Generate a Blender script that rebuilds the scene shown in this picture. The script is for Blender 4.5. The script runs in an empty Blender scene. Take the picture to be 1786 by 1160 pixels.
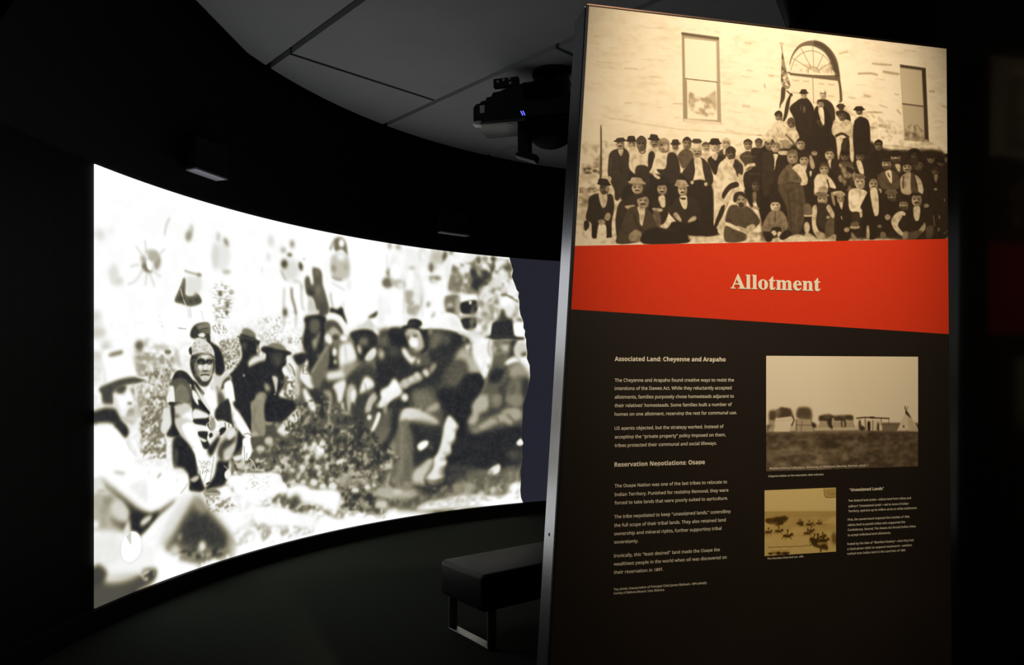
import bpy, bmesh, math, random
import numpy as np
from mathutils import Vector, Matrix
C = bpy.context.scene.collection
PI = math.pi

# ------------------------------------------------ camera, world, lights, exposure
sc = bpy.context.scene
cam_d = bpy.data.cameras.new('camera'); cam = bpy.data.objects.new('camera', cam_d); C.objects.link(cam)
cam.location = (0, 0, 1.5); cam.rotation_euler = (PI / 2, 0, 0)
cam_d.sensor_width = 36; cam_d.lens = 36 * 1250 / 1786; cam_d.shift_y = 72 / 1786; cam_d.clip_start = .02
sc.camera = cam
w = bpy.data.worlds.new('dark_hall'); sc.world = w; w.use_nodes = True
w.node_tree.nodes['Background'].inputs[0].default_value = (.6, .7, 1, 1)
w.node_tree.nodes['Background'].inputs[1].default_value = .0
sc.view_settings.view_transform = 'Standard'; sc.view_settings.look = 'None'
sc.view_settings.exposure = 0; sc.view_settings.gamma = 1; sc.view_settings.use_curve_mapping = False

def spot(name, loc, aim, power, col, angle, blend, radius):
    l = bpy.data.lights.new(name, 'SPOT'); l.energy = power; l.color = col
    l.spot_size = math.radians(angle); l.spot_blend = blend; l.shadow_soft_size = radius
    o = bpy.data.objects.new(name, l); C.objects.link(o); o.location = loc
    o.rotation_euler = (Vector(aim) - Vector(loc)).to_track_quat('-Z', 'Y').to_euler(); o.scale = (.74, 1, 1)
    return o
SPOT_POS = (.98, 0.42, 3.55)
spot('panel_spot', SPOT_POS, (.72, 1.965, 1.96), 295, (1, .865, .70), 56, 1.0, .03)

# ------------------------------------------------ helpers
def link(name, me, m, parent=None):
    o = bpy.data.objects.new(name, me); C.objects.link(o)
    if m is not None and not me.materials: me.materials.append(m)
    if parent is not None: o.parent = parent
    return o
def obj(name, bm, m, parent=None, smooth=False):
    me = bpy.data.meshes.new(name); bm.normal_update(); bm.to_mesh(me); bm.free()
    if smooth:
        for p in me.polygons: p.use_smooth = True
    return link(name, me, m, parent)
def thing(name, label, cat, loc=(0, 0, 0), rz=0, group=None):
    o = bpy.data.objects.new(name, None); C.objects.link(o); o.location = loc; o.rotation_euler = (0, 0, rz)
    o.empty_display_size = .1; o['label'] = label; o['category'] = cat
    if group: o['group'] = group
    return o
def struct(o): o['kind'] = 'structure'; return o
def box(bm, c, s, rot=None, bev=0, seg=2):
    r = bmesh.ops.create_cube(bm, size=1)
    M = Matrix.Translation(c) @ (rot.to_4x4() if rot is not None else Matrix()) @ Matrix.Diagonal((*s, 1))
    bmesh.ops.transform(bm, matrix=M, verts=r['verts'])
    if bev:
        es = list({e for v in r['verts'] for e in v.link_edges})
        bmesh.ops.bevel(bm, geom=es, offset=bev, segments=seg, profile=.5, affect='EDGES')
def prism(bm, pts, z0, z1, f=None):
    """polygon pts (2d) extruded along the third axis; f maps (a,b,c) to xyz"""
    f = f or (lambda a, b, c: (a, b, c))
    lo = [bm.verts.new(f(x, y, z0)) for x, y in pts]; hi = [bm.verts.new(f(x, y, z1)) for x, y in pts]
    n = len(pts)
    bm.faces.new(lo[::-1]); bm.faces.new(hi)
    for i in range(n): bm.faces.new((lo[i], lo[(i + 1) % n], hi[(i + 1) % n], hi[i]))
    bmesh.ops.recalc_face_normals(bm, faces=bm.faces)
def cyl(bm, p0, p1, r0, r1=None, n=24):
    p0, p1 = Vector(p0), Vector(p1); d = p1 - p0; r1 = r0 if r1 is None else r1
    q = d.to_track_quat('Z', 'Y').to_matrix().to_4x4()
    M = Matrix.Translation((p0 + p1) / 2) @ q
    bmesh.ops.create_cone(bm, cap_ends=True, segments=n, radius1=r0, radius2=r1, depth=d.length, matrix=M)
def tube(bm, pts, r, n=10):
    pts = [Vector(p) for p in pts]; rings = []
    for i, p in enumerate(pts):
        d = (pts[min(i + 1, len(pts) - 1)] - pts[max(i - 1, 0)]).normalized()
        q = d.to_track_quat('Z', 'Y').to_matrix()
        rings.append([bm.verts.new(p + q @ Vector((r * math.cos(2 * PI * k / n), r * math.sin(2 * PI * k / n), 0))) for k in range(n)])
    for a, b in zip(rings, rings[1:]):
        for k in range(n): bm.faces.new((a[k], a[(k + 1) % n], b[(k + 1) % n], b[k]))
    bm.faces.new(rings[0][::-1]); bm.faces.new(rings[-1])

def mat(name, col, rough=.6, metal=0, spec=.5, noise=None, bump=None, emit=None, aniso=0):
    m = bpy.data.materials.new(name); m.use_nodes = True; nt = m.node_tree; b = nt.nodes['Principled BSDF']
    b.inputs['Base Color'].default_value = (*col, 1); b.inputs['Roughness'].default_value = rough
    b.inputs['Metallic'].default_value = metal; b.inputs['Specular IOR Level'].default_value = spec
    if aniso: b.inputs['Anisotropic'].default_value = aniso
    if emit:
        b.inputs['Emission Color'].default_value = (*emit[0], 1); b.inputs['Emission Strength'].default_value = emit[1]
    tc = nt.nodes.new('ShaderNodeTexCoord')
    if noise:
        scale, amt = noise
        n = nt.nodes.new('ShaderNodeTexNoise'); n.inputs['Scale'].default_value = scale; n.inputs['Detail'].default_value = 5
        nt.links.new(tc.outputs['Object'], n.inputs['Vector'])
        mx = nt.nodes.new('ShaderNodeMix'); mx.data_type = 'RGBA'
        mx.inputs['A'].default_value = (*[c * (1 - amt) for c in col], 1); mx.inputs['B'].default_value = (*[min(1, c * (1 + amt)) for c in col], 1)
        nt.links.new(n.outputs['Fac'], mx.inputs['Factor']); nt.links.new(mx.outputs['Result'], b.inputs['Base Color'])
    if bump:
        scale, st = bump
        n = nt.nodes.new('ShaderNodeTexNoise'); n.inputs['Scale'].default_value = scale; n.inputs['Detail'].default_value = 4
        nt.links.new(tc.outputs['Object'], n.inputs['Vector'])
        bp = nt.nodes.new('ShaderNodeBump'); bp.inputs['Strength'].default_value = st; bp.inputs['Distance'].default_value = .004
        nt.links.new(n.outputs['Fac'], bp.inputs['Height']); nt.links.new(bp.outputs['Normal'], b.inputs['Normal'])
    return m

M_black = mat('matt_black_paint', (.0048, .0052, .0048), .7, spec=.2, noise=(6, .2), bump=(180, .08))
M_ceil = mat('ceiling_panel_paint', (.40, .41, .425), .85, spec=.2, noise=(3, .10), bump=(220, .12))
M_plenum = mat('plenum_black', (.003, .003, .003), .9, spec=.1)
M_carpet = mat('dark_carpet', (.033, .040, .031), .95, spec=.05, noise=(90, .3), bump=(400, .6))
M_gloss = mat('gloss_black_panel', (.004, .0036, .003), .18, spec=.12, noise=(2, .15))
M_alu = mat('brushed_aluminium', (.44, .45, .49), .25, metal=1, bump=(300, .015), noise=(40, .05))
M_core = mat('black_panel_core', (.006, .006, .006), .6, spec=.3)
M_leather = mat('black_leather', (.014, .014, .0155), .42, spec=.27, bump=(160, .12), noise=(12, .2))
M_steel = mat('brushed_steel', (.5, .5, .48), .35, metal=1, noise=(60, .08))
M_plastic = mat('black_plastic', (.006, .006, .007), .45, spec=.4, noise=(20, .2))
M_cover = mat('grey_plastic_cover', (.06, .063, .06), .35, spec=.5, noise=(15, .1))
M_sticker_glint = mat('white_sticker_and_glint', (.6, .62, .66), .6)
M_text = mat('cream_print', (.88, .78, .56), .7, spec=.1, noise=(30, .03))
M_red = mat('red_print', (.72, .043, .011), .75, spec=.08, noise=(60, .04))
M_dark = mat('dark_brown_print', (.018, .0124, .0078), .5, spec=.3, noise=(3, .3))
M_led = mat('blue_led', (.02, .02, .3), .4, emit=((.09, .11, 1), 3.0))
M_under = mat('screen_lit_underside', (.62, .62, .72), .5)  # pale tone stands in for screen light on the black boxes' undersides
M_bronze = mat('dark_bronze_lip', (.10, .06, .04), .35, metal=1)
M_lip = mat('satin_metal_and_lit_rim', (.62, .62, .68), .4, metal=.3, noise=(40, .06))

# ------------------------------------------------ flat prints: a small painter in plain numpy
def gauss(a, s):
    if s < .25: return a
    if s < 3:
        r = int(3 * s + 1); k = np.exp(-.5 * (np.arange(-r, r + 1) / s) ** 2); k /= k.sum()
        for ax in (0, 1):
            p = np.pad(a, [(r, r) if i == ax else (0, 0) for i in (0, 1)], 'edge'); o = np.zeros_like(a)
            for i, q in enumerate(k): o += q * (p[i:i + a.shape[0]] if ax == 0 else p[:, i:i + a.shape[1]])
            a = o
        return a
    n = max(1, int(round(math.sqrt(12 * s * s / 3 + 1) / 2 - .5)))
    for _ in range(3):
        for ax in (0, 1):
            p = np.pad(a, [(n + 1, n) if i == ax else (0, 0) for i in (0, 1)], 'edge'); c = np.cumsum(p, ax)
            a = ((c[2 * n + 1:] - c[:-2 * n - 1]) if ax == 0 else (c[:, 2 * n + 1:] - c[:, :-2 * n - 1])) / (2 * n + 1)
    return a
def crom(p, closed, k=4):
    n = len(p)
    if n < 3: return p
    q = np.concatenate([p[-1:], p, p[:2]]) if closed else np.concatenate([p[:1], p, p[-1:]])
    m = n if closed else n - 1; out = []
    for t in np.arange(k) / k:
        a, b, c, d = q[0:m], q[1:m + 1], q[2:m + 2], q[3:m + 3]
        out.append(.5 * (2 * b + (c - a) * t + (2 * a - 5 * b + 4 * c - d) * t * t + (3 * b - 3 * c + d - a) * t ** 3))
    o = np.stack(out, 1).reshape(-1, 2)
    return o if closed else np.concatenate([o, p[-1:]])
def raster(p, x0, y0, w, h):
    ss = 3; acc = np.zeros((h * ss, w + 2))
    ys = y0 + (np.arange(h * ss) + .5) / ss
    a = p; b = np.roll(p, -1, 0)
    hit = (a[:, 1][:, None] <= ys) != (b[:, 1][:, None] <= ys)
    ei, ri = np.nonzero(hit)
    if len(ei) == 0: return np.zeros((h, w))
    t = (ys[ri] - a[ei, 1]) / (b[ei, 1] - a[ei, 1]); x = a[ei, 0] + t * (b[ei, 0] - a[ei, 0]) - x0
    sg = np.where(b[ei, 1] > a[ei, 1], 1., -1.); x = np.clip(x, 0, w + .999); xi = x.astype(int); fr = x - xi
    np.add.at(acc, (ri, np.minimum(xi, w + 1)), sg * (1 - fr)); np.add.at(acc, (ri, np.minimum(xi + 1, w + 1)), sg * fr)
    c = np.cumsum(acc, 1)[:, :w]
    return np.minimum(np.abs(c), 1).reshape(h, ss, w).mean(1)
def fbm(w, h, scx, scy, seed):
    rs = np.random.RandomState(seed); out = np.zeros((h, w)); amp = 1.
    for o in range(3):
        gx, gy = int(w / scx) + 3, int(h / scy) + 3; g = rs.rand(gy, gx)
        x = np.arange(w) / scx; y = np.arange(h) / scy; xi = x.astype(int); yi = y.astype(int)
        fx = x - xi; fy = (y - yi)[:, None]; fx = fx * fx * (3 - 2 * fx); fy = fy * fy * (3 - 2 * fy)
        v = (g[yi][:, xi] * (1 - fx) + g[yi][:, xi + 1] * fx) * (1 - fy) + (g[yi + 1][:, xi] * (1 - fx) + g[yi + 1][:, xi + 1] * fx) * fy
        out += amp * (v - .5); amp *= .6; scx = max(1., scx / 2); scy = max(1., scy / 2)
    return 1 / (1 + np.exp(-1.7 * out / out.std()))
def canvas(W, H, base, data):
    img = np.full((H, W), float(base))
    for ln in data.strip().split('\n'):
        hd, body = ln.split('|'); hd = hd.split(); k = hd[0]; g = float(hd[1]); bl = int(hd[2]) / 10; al = int(hd[3]) / 100
        p = np.array(body.split(), float).reshape(-1, 2) / 2
        if k == 'S':
            p = crom(p, False); r = int(hd[4]) / 20
            d = np.gradient(p, axis=0); d /= np.linalg.norm(d, axis=1)[:, None] + 1e-9; n = np.stack([-d[:, 1], d[:, 0]], 1) * r
            p = np.concatenate([p + n, (p - n)[::-1]])
        elif k == 'P': p = crom(p, True)
        m = int(3 * bl + 2)
        x0, y0 = np.maximum(np.floor(p.min(0)).astype(int) - m, 0); x1, y1 = np.ceil(p.max(0)).astype(int) + m
        x1, y1 = min(x1, W), min(y1, H)
        if x1 <= x0 or y1 <= y0: continue
        cov = gauss(raster(p, x0, y0, x1 - x0, y1 - y0), bl)
        if k == 'T':
            s, cv, sh, seed, sy = int(hd[4]) / 10, int(hd[5]) / 100, int(hd[6]) / 100, int(hd[7]), int(hd[8]) / 10; nb = .5 + .22 * min(s, sy)
            n = fbm(x1 - x0, y1 - y0, s, sy, seed); cov = cov * gauss(np.clip((cv - n) / sh + .5, 0, 1), nb)
        cov = cov * al; v = img[y0:y1, x0:x1]
        if k == 'D':      # blank area with no projected light
            v[:] = v * (1 - cov) + cov * -40
        else: v[:] = v * (1 - cov) + g * cov
    return img
def lut(img, stops):
    xs = [s[0] for s in stops]
    return np.stack([np.interp(img, xs, [s[1][i] / 255 for s in stops]) for i in range(3)], 2)
def to_image(name, rgb):
    h, w_ = rgb.shape[:2]; im = bpy.data.images.new(name, w_, h); im.colorspace_settings.name = 'sRGB'
    a = np.ones((h, w_, 4), np.float32); a[..., :3] = rgb[::-1]; im.pixels.foreach_set(a.ravel()); im.update(); im.pack()
    return im
def print_mat(name, im, emit=None, rough=.6, spec=.2):
    m = bpy.data.materials.new(name); m.use_nodes = True; nt = m.node_tree; b = nt.nodes['Principled BSDF']
    uv = nt.nodes.new('ShaderNodeUVMap'); t = nt.nodes.new('ShaderNodeTexImage'); t.image = im; t.extension = 'EXTEND'
    nt.links.new(uv.outputs[0], t.inputs[0]); b.inputs['Roughness'].default_value = rough; b.inputs['Specular IOR Level'].default_value = spec
    if emit:
        b.inputs['Base Color'].default_value = (.02, .02, .02, 1)
        nt.links.new(t.outputs[0], b.inputs['Emission Color']); b.inputs['Emission Strength'].default_value = emit
    else: nt.links.new(t.outputs[0], b.inputs['Base Color'])
    return m
SCREEN = canvas(1496, 777, 250, """
T 228 32 80 82 45 30 1 62|-17 710 270 663 781 494 1132 415 1278 875 1132 1155 781 1378 -17 1227
T 244 84 80 227 40 40 2 169|-17 32 781 52 1132 73 1132 472 392 521 -17 550
T 228 42 80 201 45 60 3 429|1774 13 2577 2 2618 399 2211 553 1580 445
T 205 23 90 68 50 20 4 53|648 603 989 563 1060 700 919 863 714 805
P 205 54 100|45 238 39 252 24 260 8 258 2 246 8 232 24 224 39 226
P 215 55 70|99 204 97 213 83 224 65 232 55 231 57 223 71 212 88 204
P 205 53 100|33 532 25 548 5 556 -15 551 -23 536 -15 520 5 511 25 516
P 170 53 70|52 585 41 602 14 610 -12 605 -23 589 -12 573 14 565 41 570
P 190 54 100|77 635 70 648 52 654 34 649 27 637 34 623 52 617 70 622
P 170 44 100|33 670 25 678 5 681 -15 679 -23 672 -15 665 5 661 25 664
S 190 22 80 48|379 108 361 142 351 185
P 150 31 100|503 160 493 178 478 186 466 179 464 162 474 144 489 136 501 143
P 165 31 70|511 129 507 145 498 153 489 148 485 134 489 118 498 110 507 115
P 150 33 100|709 145 712 160 705 170 692 169 681 158 678 143 685 133 698 134
P 205 43 70|654 220 647 265 632 285 616 269 610 227 616 183 632 162 647 177
P 200 44 50|721 210 706 257 669 280 632 267 617 226 632 180 669 156 706 168
P 160 33 100|725 278 717 285 699 290 680 290 672 285 680 279 699 274 717 274
P 200 33 100|665 134 661 151 650 159 640 154 635 139 640 122 650 114 661 119
P 185 29 90|320 261 307 270 280 275 255 273 246 265 259 255 285 250 310 252
P 165 39 100|258 292 260 308 253 318 239 317 228 305 225 290 232 280 246 281
P 120 29 100|273 312 287 325 285 338 268 345 245 340 231 327 234 314 251 307
P 150 30 100|332 298 321 320 306 329 295 320 294 298 305 277 320 267 331 276
P 170 29 100|323 271 314 289 293 299 271 295 263 281 271 264 293 254 314 257
P 252 19 100|259 296 279 303 286 327 273 334 259 321
S 175 24 65 34|233 276 200 252
S 175 24 65 35|253 258 249 219
S 175 25 65 36|320 267 354 236
S 175 24 65 34|239 334 200 383 160 402
S 175 24 65 35|259 346 249 396
S 175 24 65 35|273 344 300 395
S 175 25 65 35|293 336 334 351
S 175 24 65 34|219 317 173 334
P 200 46 100|141 390 131 402 109 409 86 407 77 399 86 388 109 380 131 382
P 215 46 100|115 366 108 390 90 402 72 394 64 373 72 349 90 336 108 343
P 95 19 100|462 337 445 368 424 402 406 440 445 447 494 453 555 432 541 400 516 387 508 404 480 409 466 403 469 365
P 120 15 100|410 435 445 379 460 345 453 341 438 374
P 215 31 90|469 344 487 331 552 328 552 377 530 396 473 407
S 120 21 80 37|459 308 487 312 516 314 552 315
P 140 26 100|555 314 551 321 541 324 531 323 526 318 531 312 541 308 551 309
S 225 7 100 18|438 385 455 430 473 461 483 508
S 160 8 70 13|552 465 566 507
S 190 21 60 62|487 459 494 501
P 70 26 100|508 431 504 437 494 440 484 439 480 433 484 427 494 423 504 425
P 70 25 100|455 425 450 433 438 437 425 435 420 429 425 421 438 416 450 418
P 70 26 100|546 422 541 429 530 433 519 431 514 425 519 417 530 414 541 415
T 150 33 80 83 40 25 5 31|610 360 661 332 744 357 729 439 706 492 632 503 617 437
P 110 22 100|673 381 670 390 661 395 653 392 649 384 653 374 661 370 670 373
P 120 22 100|714 428 711 440 702 445 694 441 690 430 694 419 702 413 711 417
P 100 22 100|708 463 705 471 699 475 692 472 690 465 692 456 699 453 705 455
T 60 11 80 36 20 20 6 27|610 532 661 501 706 543 684 567 632 558
T 120 22 90 66 40 25 7 50|654 591 759 563 781 656 684 680 661 636
S 130 6 80 18|424 547 469 548
T 150 10 70 30 15 20 8 22|320 494 361 563 347 574 320 525
T 180 39 90 135 60 50 11 100|176 622 270 596 423 635 454 729 392 844 361 980 240 970 196 837 199 729
T 140 20 85 98 50 45 12 72|196 647 392 660 439 752 376 844 361 1049 225 1035 211 838 199 729
T 95 19 85 75 45 40 13 55|255 839 346 820 361 1072 240 1058 225 925
T 90 16 80 68 25 35 14 50|240 729 392 706 392 844 270 840
T 245 10 90 67 22 35 15 50|240 751 392 683 392 844 300 886 240 1036 211 881
P 95 38 100|243 626 236 640 220 646 203 641 196 628 203 614 220 607 236 612
P 110 20 100|389 646 383 652 370 656 357 653 352 647 357 640 370 637 383 639
T 210 22 90 50 40 20 16 38|648 603 798 545 748 703 697 728
T 90 13 80 38 33 20 17 29|664 590 781 572 775 702 681 728
P 85 76 100|731 1087 850 967 989 920 1132 842 1205 641 1428 575 2618 617 2650 1529 1813 1511 1278 1316 781 1118
T 110 24 95 107 75 30 21 83|722 1112 1428 1183 1428 1314 1320 1342 1069 1293 1026 1230 804 1188 722 1191
T 55 24 95 126 40 25 22 98|722 1112 1428 1183 1428 1314 1257 1314 1044 1271 1007 1199 769 1202
T 205 21 90 89 25 25 23 69|757 1116 1428 1183 1428 1309 1131 1272 1032 1216 887 1190 757 1160
T 130 36 90 146 60 35 24 114|1044 1304 1428 1403 1428 1508 1257 1480 1106 1425 1044 1376 863 1347 977 1319
T 60 36 80 145 42 30 25 113|887 1328 1026 1316 1131 1371 1257 1409 1385 1491 1193 1440 1069 1400 923 1357
T 150 36 85 144 50 35 26 110|851 1418 1225 1505 1244 1539 923 1534 887 1480
T 110 16 80 67 40 25 27 50|569 1247 699 1285 757 1330 711 1348 597 1328
T 90 28 90 84 70 30 28 63|670 1211 728 1214 769 1256 734 1259 699 1237
T 80 27 80 84 60 30 29 63|676 1281 722 1284 716 1309 670 1298
T 130 12 50 52 13 20 30 40|804 1202 1007 1228 995 1297 827 1273
T 170 34 60 121 40 40 31 91|734 1396 851 1382 899 1483 792 1524 734 1511
P 120 61 100|1190 1479 1186 1492 1175 1496 1164 1488 1159 1474 1164 1460 1175 1456 1186 1464
P 130 62 100|1263 1491 1259 1501 1250 1504 1241 1498 1238 1487 1241 1477 1250 1474 1259 1480
P 110 45 70|777 1431 773 1442 763 1444 752 1438 748 1426 752 1416 763 1413 773 1420
P 252 34 100|699 1197 851 1194 995 1212 1032 1245 983 1296 851 1318 757 1267
P 252 33 100|670 1224 711 1238 722 1275 676 1281 659 1248
P 250 61 100|1069 1318 1118 1285 1181 1304 1212 1338 1250 1393 1385 1429 1378 1355 1257 1329 1231 1381 1118 1359
P 250 70 95|833 1360 899 1381 923 1366 1007 1380 1106 1440 1106 1464 959 1443 851 1391
P 252 67 95|653 1355 769 1358 839 1398 827 1423 745 1452 699 1416
P 252 75 100|1250 1489 1314 1485 1411 1516 1424 1570 1250 1555
P 250 61 90|1131 1439 1206 1447 1225 1490 1143 1495
P 252 58 100|757 1543 804 1518 923 1543 1069 1550 1007 1552 745 1558
P 235 37 100|1279 1210 1271 1220 1253 1223 1236 1217 1228 1204 1236 1194 1253 1191 1271 1198
P 235 36 100|1173 1202 1168 1211 1156 1213 1143 1208 1138 1199 1143 1191 1156 1188 1168 1193
P 240 38 100|1383 1322 1375 1334 1356 1337 1337 1329 1329 1315 1337 1303 1356 1300 1375 1308
P 230 37 100|1306 1312 1301 1320 1289 1322 1276 1317 1271 1308 1276 1300 1289 1298 1301 1303
P 230 37 100|1253 1288 1247 1300 1231 1303 1216 1296 1209 1282 1216 1271 1231 1268 1247 1275
P 235 38 100|1450 1201 1438 1208 1411 1209 1383 1203 1372 1194 1383 1187 1411 1186 1438 1192
P 215 36 100|1115 1266 1109 1273 1094 1275 1078 1269 1072 1260 1078 1252 1094 1251 1109 1256
P 210 37 100|1333 1221 1330 1227 1320 1229 1311 1225 1308 1218 1311 1212 1320 1210 1330 1214
T 200 17 90 60 30 20 32 45|745 1128 851 1126 887 1157 851 1176 757 1156
T 150 12 60 45 16 15 33 34|827 1196 995 1222 989 1292 804 1270
T 105 32 90 113 70 30 41 90|1089 965 1282 1015 1481 1056 1583 1181 1729 1230 1774 1381 1692 1524 1438 1457 1395 1336 1310 1292 1130 1269 1089 1211
T 60 32 90 170 50 25 42 136|1089 965 1282 1015 1481 1056 1583 1181 1729 1230 1774 1381 1692 1524 1438 1457 1395 1336 1310 1292 1130 1269 1089 1211
T 200 25 90 131 25 30 43 104|967 1072 1212 1109 1338 1080 1510 1233 1656 1284 1656 1368 1524 1388 1381 1312 1075 1252
T 150 33 80 115 50 30 44 93|1395 1245 1583 1252 1774 1381 1700 1543 1395 1474
T 40 32 85 134 45 25 45 108|1409 1350 1553 1356 1656 1428 1583 1466 1409 1442
P 252 62 100|1157 1088 1226 1072 1296 1072 1324 1113 1296 1144 1254 1163 1219 1110 1157 1115
P 250 59 100|954 1216 1007 1227 1034 1257 994 1294 967 1331 954 1329
P 252 62 100|1075 1321 1130 1285 1198 1311 1240 1350 1310 1342 1395 1359 1395 1428 1353 1456 1296 1413 1212 1384 1143 1352
P 250 71 100|954 1381 1021 1387 1116 1450 1102 1480 954 1453
P 250 76 100|1254 1485 1338 1488 1452 1529 1481 1557 1254 1518
P 248 61 100|1123 1441 1226 1447 1247 1495 1143 1493
P 225 31 100|1275 1209 1269 1218 1254 1221 1239 1215 1233 1205 1239 1196 1254 1194 1269 1199
P 225 31 100|1382 1323 1374 1334 1356 1336 1338 1329 1331 1317 1338 1306 1356 1304 1374 1311
P 225 31 100|1309 1317 1303 1325 1289 1327 1275 1321 1270 1312 1275 1304 1289 1302 1303 1307
P 225 32 100|1493 1223 1487 1231 1474 1233 1461 1228 1455 1219 1461 1211 1474 1209 1487 1214
P 225 32 100|1442 1203 1432 1217 1409 1221 1387 1213 1377 1197 1387 1184 1409 1180 1432 1188
P 225 31 100|1355 1093 1351 1098 1342 1100 1333 1097 1329 1091 1333 1085 1342 1084 1351 1087
P 225 30 100|1176 1202 1171 1210 1157 1212 1143 1207 1138 1197 1143 1189 1157 1187 1171 1192
P 225 31 100|1257 1285 1250 1295 1233 1297 1216 1291 1210 1279 1216 1270 1233 1267 1250 1274
P 225 30 100|1111 1213 1105 1221 1092 1223 1079 1218 1073 1209 1079 1201 1092 1199 1105 1204
P 225 30 100|1211 1153 1205 1161 1192 1163 1178 1159 1172 1149 1178 1141 1192 1139 1205 1144
P 225 32 100|1434 1047 1429 1055 1417 1057 1404 1053 1399 1045 1404 1037 1417 1034 1429 1038
P 225 33 100|1608 971 1604 978 1593 980 1583 977 1579 970 1583 963 1593 961 1604 964
P 225 31 100|1330 1221 1326 1226 1317 1228 1308 1224 1305 1218 1308 1213 1317 1211 1326 1215
P 225 30 100|1109 1267 1103 1275 1089 1277 1074 1271 1068 1261 1074 1253 1089 1251 1103 1257
P 225 32 100|1529 1365 1521 1376 1503 1378 1484 1371 1477 1358 1484 1347 1503 1345 1521 1352
P 225 33 100|1603 1356 1597 1365 1583 1367 1568 1361 1562 1351 1568 1342 1583 1340 1597 1346
P 225 33 100|1641 1348 1637 1355 1626 1356 1616 1352 1612 1345 1616 1339 1626 1337 1637 1341
P 225 30 100|1181 1276 1176 1283 1164 1285 1152 1280 1147 1271 1152 1264 1164 1263 1176 1267
P 225 32 100|1427 1415 1422 1423 1409 1424 1397 1419 1392 1410 1397 1403 1409 1401 1422 1406
P 225 33 100|1653 1301 1649 1307 1641 1308 1633 1305 1629 1299 1633 1294 1641 1293 1649 1296
P 225 31 100|1375 1129 1371 1135 1360 1137 1349 1133 1344 1126 1349 1119 1360 1117 1371 1121
P 225 29 100|1017 1187 1012 1193 1001 1195 989 1190 985 1183 989 1176 1001 1175 1012 1179
P 225 32 100|1542 1166 1537 1173 1524 1176 1512 1171 1507 1163 1512 1155 1524 1153 1537 1157
P 160 39 100|1395 1302 1424 1259 1496 1250 1568 1263 1553 1285 1467 1281 1438 1319
P 205 40 100|1714 1471 1701 1481 1674 1479 1649 1466 1642 1451 1655 1442 1681 1444 1706 1456
P 190 40 100|1781 1412 1759 1426 1712 1424 1666 1408 1649 1387 1670 1373 1717 1374 1763 1390
P 185 40 100|1740 1255 1731 1264 1707 1266 1684 1260 1674 1249 1684 1241 1707 1239 1731 1245
P 250 54 100|1700 1555 1729 1523 1774 1498 1774 1560
P 80 60 100|1109 1240 1097 1254 1068 1256 1039 1246 1028 1230 1039 1216 1068 1214 1097 1223
P 60 48 100|1109 1122 1097 1130 1068 1131 1039 1125 1028 1114 1039 1106 1068 1105 1097 1111
P 50 52 100|1524 1399 1516 1411 1496 1413 1475 1405 1467 1392 1475 1381 1496 1378 1516 1386
P 70 60 100|1147 1369 1138 1391 1116 1397 1094 1384 1085 1360 1094 1338 1116 1332 1138 1345
P 205 60 80|1141 216 1124 256 1085 277 1046 265 1029 230 1046 191 1085 170 1124 180
P 140 42 100|1110 93 1105 108 1094 115 1083 111 1079 98 1083 84 1094 76 1105 80
P 150 42 100|1057 130 1052 140 1039 145 1026 143 1020 136 1026 127 1039 121 1052 123
P 80 36 100|1096 148 1091 155 1079 159 1066 158 1061 153 1066 146 1079 142 1091 142
P 65 47 100|1066 197 1060 212 1045 221 1030 216 1024 202 1030 186 1045 178 1060 182
P 75 36 100|1162 194 1162 210 1154 219 1143 216 1135 202 1135 186 1142 177 1154 181
P 190 47 60|984 99 977 120 962 130 947 124 941 106 947 85 962 74 977 80
P 190 47 70|958 178 955 192 947 198 940 194 936 181 940 167 947 161 955 165
S 130 30 100 38|1026 231 1042 262 1060 275
S 160 36 70 50|1103 275 1147 280 1153 309
S 150 36 80 44|1045 315 1042 397 1045 502
S 95 36 100 61|1090 310 1094 358 1110 401 1119 444
S 160 36 80 39|1119 444 1116 503
P 70 47 100|1064 433 1061 449 1051 456 1041 450 1037 435 1041 420 1051 413 1061 418
S 170 36 70 67|1153 289 1156 387 1172 416
S 150 37 60 39|1191 325 1216 402
P 215 35 100|913 245 912 258 908 264 905 259 903 246 905 233 908 227 912 232
P 190 24 100|1178 157 1175 162 1169 164 1163 163 1160 160 1163 155 1169 153 1175 153
T 170 17 80 52 22 20 51 40|884 475 1036 455 1042 589 884 594
T 120 30 80 72 50 20 52 56|1066 559 1166 545 1166 584 1066 588
P 110 32 100|1363 30 1389 15 1421 16 1441 39 1450 80 1450 106 1434 93 1421 79 1402 79 1382 92 1366 86 1360 56
P 250 38 100|1430 41 1424 57 1411 65 1399 61 1393 46 1399 30 1411 21 1424 26
S 140 38 100 64|1363 40 1344 74 1337 90
P 185 44 100|1340 136 1369 106 1421 94 1460 121 1467 194 1447 228 1382 240 1344 213
P 250 51 100|1435 111 1427 124 1408 132 1389 129 1381 118 1389 104 1408 97 1427 99
P 120 50 100|1374 181 1370 192 1360 198 1350 195 1346 184 1350 173 1360 167 1370 170
P 130 51 70|1451 164 1448 175 1441 180 1433 177 1430 166 1433 156 1441 151 1448 154
S 105 38 100 41|1347 228 1382 237 1415 236
S 200 38 100 41|1344 259 1395 275 1434 292
S 215 37 60 29|1305 140 1312 201 1318 272
P 200 51 70|1469 257 1467 280 1460 290 1454 281 1451 259 1454 236 1460 226 1467 235
S 120 38 100 35|1340 311 1344 352 1356 382
P 40 38 100|1344 388 1382 395 1415 377 1428 413 1447 464 1434 470 1408 430 1356 423 1331 409
P 225 38 100|1434 365 1430 377 1421 382 1412 378 1408 367 1412 356 1421 351 1430 355
P 88 37 100|1175 257 1191 240 1204 249 1216 282 1229 271 1222 201 1241 194 1280 210 1289 275 1305 314 1331 394 1318 426 1280 433 1248 425 1229 361 1191 330 1175 296
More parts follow.
